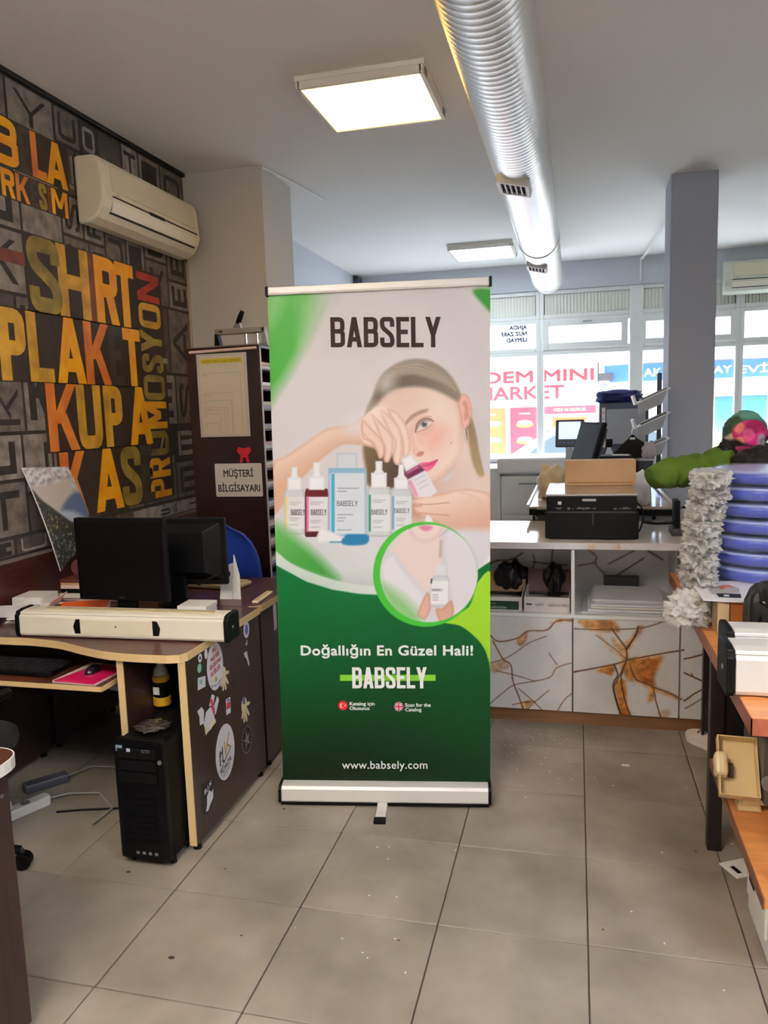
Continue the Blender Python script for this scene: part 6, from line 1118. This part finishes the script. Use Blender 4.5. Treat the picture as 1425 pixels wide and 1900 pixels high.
wx = thing('white_equipment_box', 'white plastic equipment box on the tiles under the workbench shelf', 'box', (2.0, .58, 0)); MB().hexa([(1.838, .45, .002), (2.2, .45, .002), (2.2, .72, .002), (1.838, .72, .002)], [(1.835, .44, .20), (2.2, .44, .20), (2.2, .73, .20), (1.835, .73, .20)]).build('body', mat('white_plastic', (232, 232, 230), .4), wx, bev=.008); MB().box(1.829, 1.838, .47, .70, .07, .19).build('side_cover', m_white, wx, bev=.003); MB().box(1.826, 1.83, .60, .66, .135, .165).build('handle_slot', m_black, wx)
wx2 = thing('white_paper_scrap', 'white scrap with a black mark under the workbench shelf', 'scrap', (1.86, .95, .002)); MB(XY(1.86, .93, .0015, .5)).box(-.05, .06, -.04, .05, 0, .004).build('scrap', m_white, wx2); MB(XY(1.86, .93, .0015, .5)).box(-.03, -.015, -.02, .02, .004, .005).build('black_mark', m_black, wx2)
# --- bubble-wrapped plates
m_film = filmy('bubble_film', (214, 220, 240), .83, .06, bump=(80, 1.)); m_tail = filmy('bubble_tail', (252, 248, 242), .36, .07, bump=(110, 1.)); m_pl = mat('plate_blue', (22, 40, 158), .25, var=(5, (40, 66, 186), .4)); m_rim = mat('plate_rim', (150, 165, 225), .25)
names = ['undermost', 'second lowest', 'third lowest', 'fourth lowest', 'middle', 'fourth highest', 'third highest', 'second highest', 'topmost']; zc = .7995; hz = .0595; rp = random.Random(8)
for k in range(9):
    cx, cy, z = 2.02+rp.uniform(-.012, .012), 1.42+rp.uniform(-.012, .012), zc+k*hz; t = thing('wrapped_plate', 'blue plate in bubble wrap, %s of the stack on the workbench' % names[k], 'plate', (cx, cy, z), 'bubble-wrapped blue plates on the workbench')
    MB().lathe([(0, z+.003), (.12, z+.003), (.15, z+.004), (.198, z+.008), (.204, z+.030), (.201, z+.048), (.192, z+.050), (.150, z+.040), (.11, z+.036), (0, z+.036)], (cx, cy, 0), 40).build('plate', m_pl, t, smooth=True); MB().lathe([(.200, z+.040), (.2065, z+.044), (.206, z+.051), (.197, z+.051)], (cx, cy, 0), 40).build('rim', m_rim, t, smooth=True)
    pf = [(0, z+.001), (.18, z+.0008), (.205, z+.004), (.214, z+.010), (.216, z+.022), (.215, z+.036), (.216, z+.050), (.207, z+.057), (.17, z+.0588), (0, z+.0588)]; mb = MB(); n = 90; vs = []; m = len(pf)
    for a in range(n):
        th = 2*math.pi*a/n
        for r, h in pf:
            q = Vector((math.cos(th)*3, math.sin(th)*3, h*40+k*5)); e = mnoise.noise(q*1.7)*.009*(r > .19)+mnoise.noise(q*6)*.004*(r > .19); vs.append((cx+(r+e)*math.cos(th), cy+(r+e)*math.sin(th), min(max(h+mnoise.noise(q*3)*.004*(r > .1), z+.0005), z+.059)))
    mb.add(vs, [(a*m+i, ((a+1) % n)*m+i, ((a+1) % n)*m+i+1, a*m+i+1) for a in range(n) for i in range(m-1)]).build('wrap_film', m_film, t, smooth=True)
    blob('wrap_tail', (1.795-.055*(8-k)/8+rp.uniform(-.012, .012), 1.29-.02*(8-k)/8+rp.uniform(-.03, .03), z+.030), (.046, .10, .042), m_tail, t, 5, .55, 2.2, 20+k, ridged=True, zmin=z+.0006, zmax=z+hz-.0006, amp2=.34, freq2=9)
tl = blob('hanging_wrap', (1.70, 1.13, .845), (.055, .075, .05), m_tail, sub=5, amp=.55, freq=2.4, seed=41, ridged=True, zmin=.7998, amp2=.3, freq2=7); tag(tl, 'loose bubble wrap end at the bench edge below the plates', 'bubble wrap')

# ================================================================== PERSON BEHIND THE PLATES
pe = thing('person', 'person in green top and floral headscarf bending away behind the wrapped plates', 'person', (2.2, 2.26, 0))
F2 = Vector((-.45, .89, 0)); L2 = Vector((-.89, -.45, 0)); sk = mat('skin', (206, 160, 132), .5)
def pt(base, f=0., l=0., z=0.): b = Vector(base)+F2*f+L2*l; return (b.x, b.y, z)
H0 = (2.195, 2.262, 0)
J = [pt(H0, 0, 0, .86)+(.13,), pt(H0, .02, 0, 1.02)+(.125,), pt(H0, .06, 0, 1.18)+(.13,), pt(H0, .10, 0, 1.27)+(.07,), pt(H0, .13, 0, 1.34)+(.05,), pt(H0, .155, 0, 1.41)+(.082,), pt(H0, .165, 0, 1.46)+(.07,),
     (2.0, 2.375, 1.265, .055), (1.86, 2.31, 1.25, .045), (1.735, 2.27, 1.235, .04), (1.80, 2.42, 1.21, .034), (1.90, 2.56, 1.20, .026), (1.945, 2.62, 1.20, .032),
     (2.27, 2.48, 1.19, .055), (2.30, 2.57, 1.13, .045), (2.29, 2.65, 1.04, .04), (2.19, 2.66, 1.13, .034), (2.08, 2.65, 1.20, .026), (2.03, 2.64, 1.21, .032),
     pt(H0, 0, .09, .80)+(.095,), (2.09, 2.15, .47, .06), (1.955, 1.97, .10, .043), (1.91, 1.93, .05, .033), pt(H0, 0, -.10, .80)+(.095,), (2.30, 2.34, .46, .06), (2.31, 2.40, .10, .043), (2.28, 2.45, .05, .033)]
E_ = [(0, 1), (1, 2), (2, 3), (3, 4), (4, 5), (5, 6), (2, 7), (7, 8), (8, 9), (9, 10), (10, 11), (11, 12), (2, 13), (13, 14), (14, 15), (15, 16), (16, 17), (17, 18), (0, 19), (19, 20), (20, 21), (21, 22), (0, 23), (23, 24), (24, 25), (25, 26)]
for hb_, dx, dy in ((12, .035, .05), (18, -.06, -.01)):
    for q in range(5):
        a = Vector(J[hb_][:3]); s = (q-2)*.014; d = Vector((dx, dy, 0)).normalized(); sd_ = Vector((0, 0, 1)); l = [.045, .062, .068, .062, .05][q]
        p1 = a+sd_*s+d*.02; p2 = p1+d*l*.55+Vector((.0, 0, -.008)); p3 = p2+d*l*.4+Vector((.0, .0, -.018)); i = len(J); J += [tuple(p1)+(.009,), tuple(p2)+(.008,), tuple(p3)+(.007,)]; E_ += [(hb_, i), (i, i+1), (i+1, i+2)]
skin_obj('body', J, E_, sk, pe, 2)
m_green = mat('green_cloth', (92, 120, 20), .85, var=(7, (62, 88, 12), .5), bump=(10, .25))
def cloth_tube(name, path, radii, m, n=22, k=6, amp=.12, freq=9., seed=0, flat=1., up=None):
    P = catmull(path, k, False); R = np.interp(np.linspace(0, 1, len(P)), np.linspace(0, 1, len(radii)), radii); b = MB(); b.tube([tuple(p) for p in P], list(R), n, flat=flat)
    vs = []
    for i, v in enumerate(b.v):
        j = min(i//n, len(P)-1); c = Vector(P[j]); q = Vector(v); e = mnoise.noise(Vector((q.x*freq*.6, q.y*freq*.6, q.z*freq))+Vector((seed, 0, 0)))*amp+(1-2*abs(mnoise.noise(Vector((q.x*freq*1.3+seed, q.y*freq, q.z*freq*.5)))))*amp*.8; vs.append(tuple(c+(q-c)*(1+e)))
    b.v = vs; return b.build(name, m, pe, smooth=True)
cloth_tube('coat', [pt(H0, -.01, 0, .62), pt(H0, 0, 0, .80), pt(H0, .02, 0, 1.0), pt(H0, .05, 0, 1.14), pt(H0, .085, 0, 1.24), pt(H0, .11, 0, 1.30), pt(H0, .125, 0, 1.325)], [.19, .185, .165, .18, .15, .10, .07], m_green, 36, 6, .07, 6, 1)
cloth_tube('sleeve', [(2.08, 2.43, 1.265), (2.0, 2.375, 1.272), (1.905, 2.325, 1.262), (1.805, 2.285, 1.247), (1.735, 2.262, 1.233), (1.70, 2.285, 1.225), (1.735, 2.36, 1.213), (1.81, 2.46, 1.205), (1.885, 2.55, 1.20)], [.078, .074, .068, .062, .056, .047, .05, .048, .044], m_green, 36, 14, .30, 13, 3)
cloth_tube('sleeve', [(2.20, 2.45, 1.20), (2.27, 2.50, 1.18), (2.30, 2.57, 1.12), (2.30, 2.645, 1.06), (2.24, 2.665, 1.08), (2.15, 2.66, 1.16), (2.09, 2.65, 1.195)], [.08, .072, .06, .055, .052, .046, .042], m_green, 24, 6, .15, 9, 5)
m_tr = mat('trousers_black', (20, 18, 22), .85)
cloth_tube('trouser_leg', [pt(H0, 0, .08, .86), pt(H0, .0, .09, .74), (2.095, 2.155, .47), (2.01, 2.04, .25), (1.955, 1.97, .09)], [.12, .115, .085, .075, .066], m_tr, 22, 6, .10, 8, 2); cloth_tube('trouser_leg', [pt(H0, 0, -.08, .86), pt(H0, .0, -.10, .74), (2.305, 2.35, .47), (2.31, 2.38, .25), (2.315, 2.41, .09)], [.12, .115, .085, .075, .066], m_tr, 22, 6, .10, 8, 4)
m_shoe = mat('shoe_white', (214, 202, 190), .5)
def shoe(x, y, ang):
    M = XY(x, y, 0, ang); b = MB(M); sec = [(-.13, .028, .05), (-.10, .036, .075), (-.04, .038, .070), (.02, .042, .055), (.07, .045, .046), (.105, .040, .036), (.125, .022, .026)]; n = 12; vs = []
    for X_, w, h in sec:
        for k in range(n): a = math.pi*k/(n-1); vs.append((X_, w*math.cos(a), .016+(h)*math.sin(a)**.8))
    fs = [(i*n+k, i*n+k+1, (i+1)*n+k+1, (i+1)*n+k) for i in range(len(sec)-1) for k in range(n-1)]+[tuple(range(n)), tuple(range((len(sec)-1)*n, len(sec)*n))[::-1]]
    o = b.add(vs, fs).build('shoe', m_shoe, pe, smooth=True); so_ = round_poly([(-.14, -.036), (.10, -.046), (.137, 0), (.10, .046), (-.14, .036)], {0: .02, 1: .03, 2: .03, 3: .03, 4: .02}, 4); MB(M).prism(so_, Zf, .0005, .02).build('sole', mat('sole_white', (226, 218, 208), .5), o, bev=.003); v_ = MB(M)
    for k in range(5): v_.hexa([(.045-k*.02, -.028, .052+.006*k), (.052-k*.02, -.028, .052+.006*k), (.052-k*.02, .028, .052+.006*k), (.045-k*.02, .028, .052+.006*k)], [(.045-k*.02, -.024, .0675+.0055*k), (.052-k*.02, -.024, .066+.0055*k), (.052-k*.02, .024, .066+.0055*k), (.045-k*.02, .024, .0675+.0055*k)])
    v_.build('vent_slot', m_grey, o)
shoe(1.915, 1.915, 2.30); shoe(2.28, 2.45, 2.1)
# headscarf: head-shaped cloth with folds, floral print
def scarf():
    bm = bmesh.new(); bmesh.ops.create_icosphere(bm, subdivisions=6, radius=1.); c = Vector((2.122, 2.405, 1.415)); o0 = Vector(root_loc(pe))
    for v in bm.verts:
        p = v.co; r = Vector((.101, .118, .115)); k = 1+.05*mnoise.noise(p*2.2)+.035*(1-2*abs(mnoise.noise(Vector((p.x*1.2, p.y*1.2, p.z*4))*1.5)))
        if p.z < -.3: k *= 1+.16*(-.3-p.z)
        v.co = c+Vector((p.x*r.x*k, p.y*r.y*k, p.z*r.z*k))-o0
    me = bpy.data.meshes.new('headscarf'); bm.to_mesh(me); bm.free(); me.polygons.foreach_set('use_smooth', [True]*len(me.polygons)); V = np.array([v.co[:] for v in me.vertices])+np.array(o0)
    cv = Canvas(view_px(V), (20, 16, 18)); F = cv.fill; nz = np.array([mnoise.noise(Vector(p)*26) for p in V]); nz2 = np.array([mnoise.noise(Vector(p)*17+Vector((3, 1, 8))) for p in V])
    F([(1330, 800), (1340, 775), (1375, 756), (1420, 770), (1440, 800), (1430, 850), (1330, 850)], (46, 96, 70), 3); F([(1345, 775), (1378, 760), (1410, 768), (1424, 786), (1390, 778)], (92, 150, 130), 3); F([(1338, 800), (1350, 780), (1370, 772), (1376, 790), (1350, 806)], (56, 80, 52), 2)
    F([(1336, 818), (1358, 803), (1364, 806), (1366, 818), (1350, 822)], (214, 186, 150), 2); F([(1358, 800), (1372, 786), (1384, 780), (1412, 782), (1424, 800), (1420, 824), (1396, 836), (1368, 824)], (196, 40, 110), 2)
    F([(1362, 798), (1374, 784), (1382, 792), (1372, 806)], (240, 130, 120), 2); F([(1384, 784), (1404, 780), (1418, 796), (1398, 804)], (160, 16, 80), 2); F([(1378, 800), (1394, 796), (1402, 812), (1384, 820)], (236, 90, 150), 2.5); F([(1366, 812), (1378, 812), (1382, 824), (1368, 822)], (246, 150, 120), 2); F([(1404, 806), (1420, 802), (1418, 824), (1402, 828)], (226, 50, 140), 2)
    F([(1362, 816), (1384, 824), (1408, 826), (1432, 806), (1440, 850), (1330, 850), (1334, 822)], (18, 14, 16), 2.5); F([(1366, 828), (1396, 830), (1402, 842), (1372, 840)], (206, 60, 120), 2); F([(1408, 808), (1418, 806), (1418, 826), (1406, 824)], (190, 180, 184), 2)
    C = cv.C; far = (V[:, 1] > 2.42) & (V[:, 2] > 1.39); C[far] = np.where((nz2[far] > .1)[:, None], np.array((190, 40, 104.)), np.array((46, 92, 70.))); dots = (C.sum(1) < 70) & (nz > .42); C[dots] = (200, 190, 190); C = np.clip(C*(1+.22*nz2[:, None]), 0, 255)
    at = me.color_attributes.new('print', 'FLOAT_COLOR', 'POINT'); at.data.foreach_set('color', np.concatenate([lin(C), np.ones((len(C), 1))], 1).astype(np.float32).ravel()); me.materials.append(painted('scarf_print', .7)); o = bpy.data.objects.new('headscarf', me); COL.objects.link(o); o.parent = pe
scarf()
m_blk = mat('black_scarf', (14, 10, 12), .8, var=(60, (30, 24, 26), .1)); blob('scarf_drape', (2.19, 2.33, 1.265), (.16, .19, .10), m_blk, pe, 5, .25, 3, 14); blob('scarf_knot', (2.035, 2.375, 1.352), (.038, .05, .047), m_blk, pe, 4, .4, 3, 15)

# ================================================================== STREET OUTSIDE
m_pav = mat('pavement', (196, 193, 190), .9); m_fac = mat('facade', (166, 160, 158), .9); struct(MB().box(-14, 18, 7.6, 14, -.35, -.2).build('street', m_pav)); fac = struct(MB().box(-14, 18, 14, 14.5, -.3, 7).build('building_front', m_fac))
sgn = thing('market_sign', 'white shop sign with red capital letters above the shop across the street', 'sign', (.55, 13.95, 1.74)); MB().box(-1.15, 1.72, 13.93, 13.99, 1.73, 2.45).build('board', mat('sign_board', (186, 170, 174), .6), sgn); m_sred = mat('sign_red', (186, 30, 44), .6)
for t, xl, xr, yb, yt in (('DEM MINI', 900, 1101, 704, 682), ('MARKET', 886, 1046, 738, 713)):
    a = on_plane(xl, yb, (0, 13.925, 0), (0, 1, 0)); b = on_plane(xr, yb, (0, 13.925, 0), (0, 1, 0)); h = on_plane(xr, yt, (0, 13.925, 0), (0, 1, 0))[2]-b[2]; MB().text(t, lambda u, v, d=0.: (a[0]+u, 13.925, b[2]+v), h, .03, width=b[0]-a[0]).build('lettering', m_sred, sgn)
def awning(label, x0, x1, z0, z1, c):
    t = thing('awning', label, 'awning', ((x0+x1)/2, 13.4, z0)); n = int((x1-x0)/.16); ms = (mat('awn_'+label[:9], c, .7), mat('awn_white', (178, 188, 194), .7)); w = (x1-x0)/n
    for k in range(n): MB().hexa([(x0+k*w, 12.9, z0+.04), (x0+k*w+w*.98, 12.9, z0+.04), (x0+k*w+w*.98, 13.95, z1), (x0+k*w, 13.95, z1)], [(x0+k*w, 12.9, z0+.05), (x0+k*w+w*.98, 12.9, z0+.05), (x0+k*w+w*.98, 13.95, z1+.012), (x0+k*w, 13.95, z1+.012)]).build('stripe', ms[k % 2], t)
    MB().box(x0, x1, 12.88, 12.9, z0-.06, z0+.05).build('valance', ms[1], t)
awning('pale blue striped awning over the white market sign', -1.4, 1.75, 2.42, 2.60, (92, 152, 176)); awning('light blue striped awning over the blue shop sign', 2.0, 5.6, 2.38, 2.66, (84, 142, 190))
bs = thing('blue_sign', 'blue shop sign with white letters across the street', 'sign', (3.5, 13.95, 2.04)); MB().box(1.85, 5.6, 13.93, 13.99, 2.03, 2.34).build('board', mat('sign_blue', (46, 98, 178), .6), bs)
for t, xl, xr, yb, yt in (('AK', 1195, 1227, 697, 682), ('AY', 1324, 1357, 691, 677), ('EV\u0130', 1370, 1424, 690, 676)):
    a = on_plane(xl, yb, (0, 13.925, 0), (0, 1, 0)); b = on_plane(xr, yb, (0, 13.925, 0), (0, 1, 0)); h = on_plane(xr, yt, (0, 13.925, 0), (0, 1, 0))[2]-b[2]; MB().text(t, (lambda a, b: lambda u, v, d=0.: (a[0]+u, 13.925, b[2]+v))(a, b), h, .03, width=b[0]-a[0]).build('lettering', m_white, bs)
shp = thing('shop_posters', 'row of red and orange food posters in the market window across the street', 'posters', (.6, 13.95, .5)); MB().box(-1.2, 1.75, 13.95, 13.99, 1.60, 1.72).box(-.06, .03, 13.94, 13.99, -.2, 1.62).box(.61, .69, 13.94, 13.99, -.2, 1.62).box(1.69, 1.76, 13.94, 13.99, -.2, 1.62).build('shop_frame', mat('shop_frame', (200, 196, 190), .5), shp)
po_red = mat('poster_red2', (170, 26, 50), .6); po_or = mat('poster_orange2', (186, 84, 26), .6); po_pk = mat('poster_pink', (180, 44, 64), .6); bun = mat('bun', (186, 150, 116), .6); tom = mat('filling', (186, 126, 42), .6)
for x0, x1, z0, z1, m, nm in ((-.75, -.07, .4, 1.60, po_or, 'orange_poster'), (.035, .60, .4, 1.60, po_red, 'red_poster'), (.70, 1.68, .4, 1.60, mat('poster_peach', (190, 150, 110), .6), 'peach_poster')):
    pz = MB().box(x0, x1, 13.96, 13.985, z0, z1).build(nm, m, shp)
    if nm == 'peach_poster': MB().box(x0, x1, 13.955, 13.96, 1.45, 1.60).build('header', po_pk, pz); MB().text('MEZE VE MEZELER', lambda u, v, d=0.: (.88+u, 13.953, 1.50+v), .06, .02, width=.62).build('lettering', bun, pz); MB().box(.86, 1.52, 13.955, 13.96, .5, 1.38).build('panel', po_or, pz)
    else:
        for k, z in enumerate((1.25, .92, .6)):
            xm = (x0+x1)/2+(.12 if nm[0] == 'o' else 0); MB().flat(ell((xm, z), .17, .055), lambda u, v, d=0.: (u, 13.955, v)).build('snack', tom, pz); MB().flat(ell((xm, z+.045), .15, .05), lambda u, v, d=0.: (u, 13.954, v)).build('snack', bun, pz)
        MB().box(x0+.18, x1-.18, 13.955, 13.96, 1.46, 1.49).build('lettering', bun, pz)
fd = thing('wall_fan', 'round white fan unit on the wall between the two shops', 'fan', (1.84, 13.95, 1.8)); MB().lathe([(.0, 13.90), (.10, 13.90), (.15, 13.92), (.15, 13.98)], (1.84, 0, 1.93), 24, 'y', sx=1.).build('housing', m_white, fd, smooth=True, auto=40); MB().flat(ell((1.84, 1.95), .07, .07), lambda u, v, d=0.: (u, 13.897, v)).build('grille', m_grey, fd)
dp = thing('drain_pipe', 'grey pipe between the two shop signs across the street', 'pipe', (1.79, 13.9, 0)); MB().box(1.74, 1.84, 13.80, 13.90, 2.2, 3.2).build('pipe', m_cpg, dp); MB().box(1.74, 2.0, 13.80, 13.92, 2.06, 2.2).build('bracket', m_dgrey, dp)
bp = thing('beach_poster', 'large blue and yellow seaside poster on the shop across the street', 'poster', (4.3, 13.95, .4))
def paint_beach(V, u, v):
    C = np.zeros((len(V), 3)); st = [(0, (240, 120, 60)), (.28, (250, 200, 90)), (.40, (232, 226, 150)), (.52, (120, 214, 232)), (.75, (70, 170, 236)), (1, (40, 110, 200))]
    for i in range(3): C[:, i] = np.interp(v, [s[0] for s in st], [s[1][i]*.74 for s in st])
    return C
print_grid('picture', lambda a, b, d=0.: (3.85+.91*a, 13.955-d, .3+1.39*b), 10, 60, paint_beach, painted('beach_ink', .6), bp); MB().box(3.82, 4.79, 13.956, 13.985, .27, 1.72).build('frame', m_white, bp); MB().box(4.15, 4.17, 13.945, 13.953, 1.2, 1.55).build('mast', m_grey, bp)
# parked white car
car = thing('parked_car', 'white car parked on the street outside the windows', 'car', (2.2, 10.2, -.2)); m_carw = mat('car_white', (176, 180, 186), .2, coat=.6); prof = [(-1.3, .12), (-1.32, .45), (-1.2, .62), (-.5, .75), (.15, .80), (.45, .86), (.78, 1.14), (1.02, 1.27), (1.5, 1.34), (2.2, 1.33), (2.7, 1.22), (2.95, .95), (3.0, .5), (2.95, .12)]
def car_part(name, poly, y0, y1, m, inset=0., bev=.04):
    return MB().prism(poly, lambda u, v, d: (u, 9.4+d, v), y0, y1).build(name, m, car, bev=bev, seg=3)
car_part('body', [(-1.3, .0), (-1.32, .45), (-1.2, .62), (-.5, .76), (.40, .86), (2.75, .92), (2.98, .8), (3.0, .4), (2.95, .0)], 0, 1.65, m_carw); car_part('cabin', [(.30, .84), (.62, 1.06), (1.0, 1.28), (1.5, 1.37), (2.2, 1.36), (2.65, 1.22), (2.85, .90)], .12, 1.53, m_carw); gl_ = mat('car_glass', (70, 84, 92), .06)
car_part('side_window', [(.62, .90), (.86, 1.10), (1.12, 1.24), (1.5, 1.29), (1.55, .90)], .105, .125, gl_, bev=.004); car_part('side_window', [(1.62, .90), (1.6, 1.29), (2.1, 1.28), (2.45, 1.17), (2.6, .92)], .105, .125, gl_, bev=.004); MB().hexa([(.34, 9.58, .875), (.34, 10.87, .875), (.36, 10.87, .855), (.36, 9.58, .855)], [(.94, 9.62, 1.262), (.94, 10.83, 1.262), (.97, 10.83, 1.245), (.97, 9.62, 1.245)]).build('windscreen', gl_, car)
for x in (-.6, 2.25):
    for y in (9.40, 10.87): w_ = MB().cyl((x, y-.02, .11), (x, y+.2, .11), .31, n=24).build('wheel', m_black, car, bev=.02); MB().cyl((x, y-.025, .11), (x, y-.018, .11), .19, n=20).build('hub_cap', m_silver, w_)
MB().box(-1.30, -1.15, 9.5, 9.8, .46, .58).build('headlight', mat('lamp_glass', (240, 240, 244), .1), car, bev=.02)

# ================================================================== CRUMBS ON THE TILES
cm = MB(); rc = random.Random(12)
def crumb(px, py, s): p = on_plane(px, py, (0, 0, .0005), (0, 0, 1)); M = XY(p[0], p[1], .0006, rc.uniform(0, 6)); q = cm.M; cm.M = M; cm.box(-s, s, -s*.7, s*.7, 0, s*.5); cm.M = q
for px, py in ((959, 1428), (975, 1480), (983, 1392), (1012, 1406), (1020, 1432), (1138, 1458), (1028, 1373), (1003, 1362), (1274, 1462), (1242, 1425), (1228, 1582), (1300, 1488), (733, 1742), (685, 1662), (700, 1572), (722, 1572), (736, 1665), (752, 1805), (635, 1742), (673, 1768), (682, 1778), (1172, 1692), (1233, 1751), (1343, 1838), (720, 1594), (548, 1722), (845, 1578), (1325, 1570), (1338, 1572), (1358, 1566)): crumb(px, py, .0028)
for k in range(46): x = rc.uniform(915, 1120); crumb(x, max(1352+(x-915)*.03, rc.gauss(1370, 20) if rc.random() < .8 else rc.uniform(1350, 1470)), .0022)
cm.build('paper_crumbs', m_white, kind='stuff')
ds = MB()
for px, py, s in ((318, 1777, .007), (238, 1618, .006), (527, 1501, .005), (448, 1736, .003), (740, 1745, .003), (1119, 1725, .003), (1291, 1580, .004), (417, 1612, .003)): p = on_plane(px, py, (0, 0, .0006), (0, 0, 1)); ds.add([(x, y, .0011) for x, y in ell((p[0], p[1]), s*1.5, s, 0, 10)], [tuple(range(10))])
ds.build('floor_specks', mat('speck_dark', (52, 38, 30), .8), kind='stuff')
wc = MB(); p = on_plane(1161, 1421, (0, 0, 0), (0, 0, 1)); wc.box(p[0]-.016, p[0]+.016, p[1]-.008, p[1]+.008, .0007, .004); tag(wc.build('white_scrap', m_white), 'small white scrap on the tiles in front of the marble counter', 'scrap')
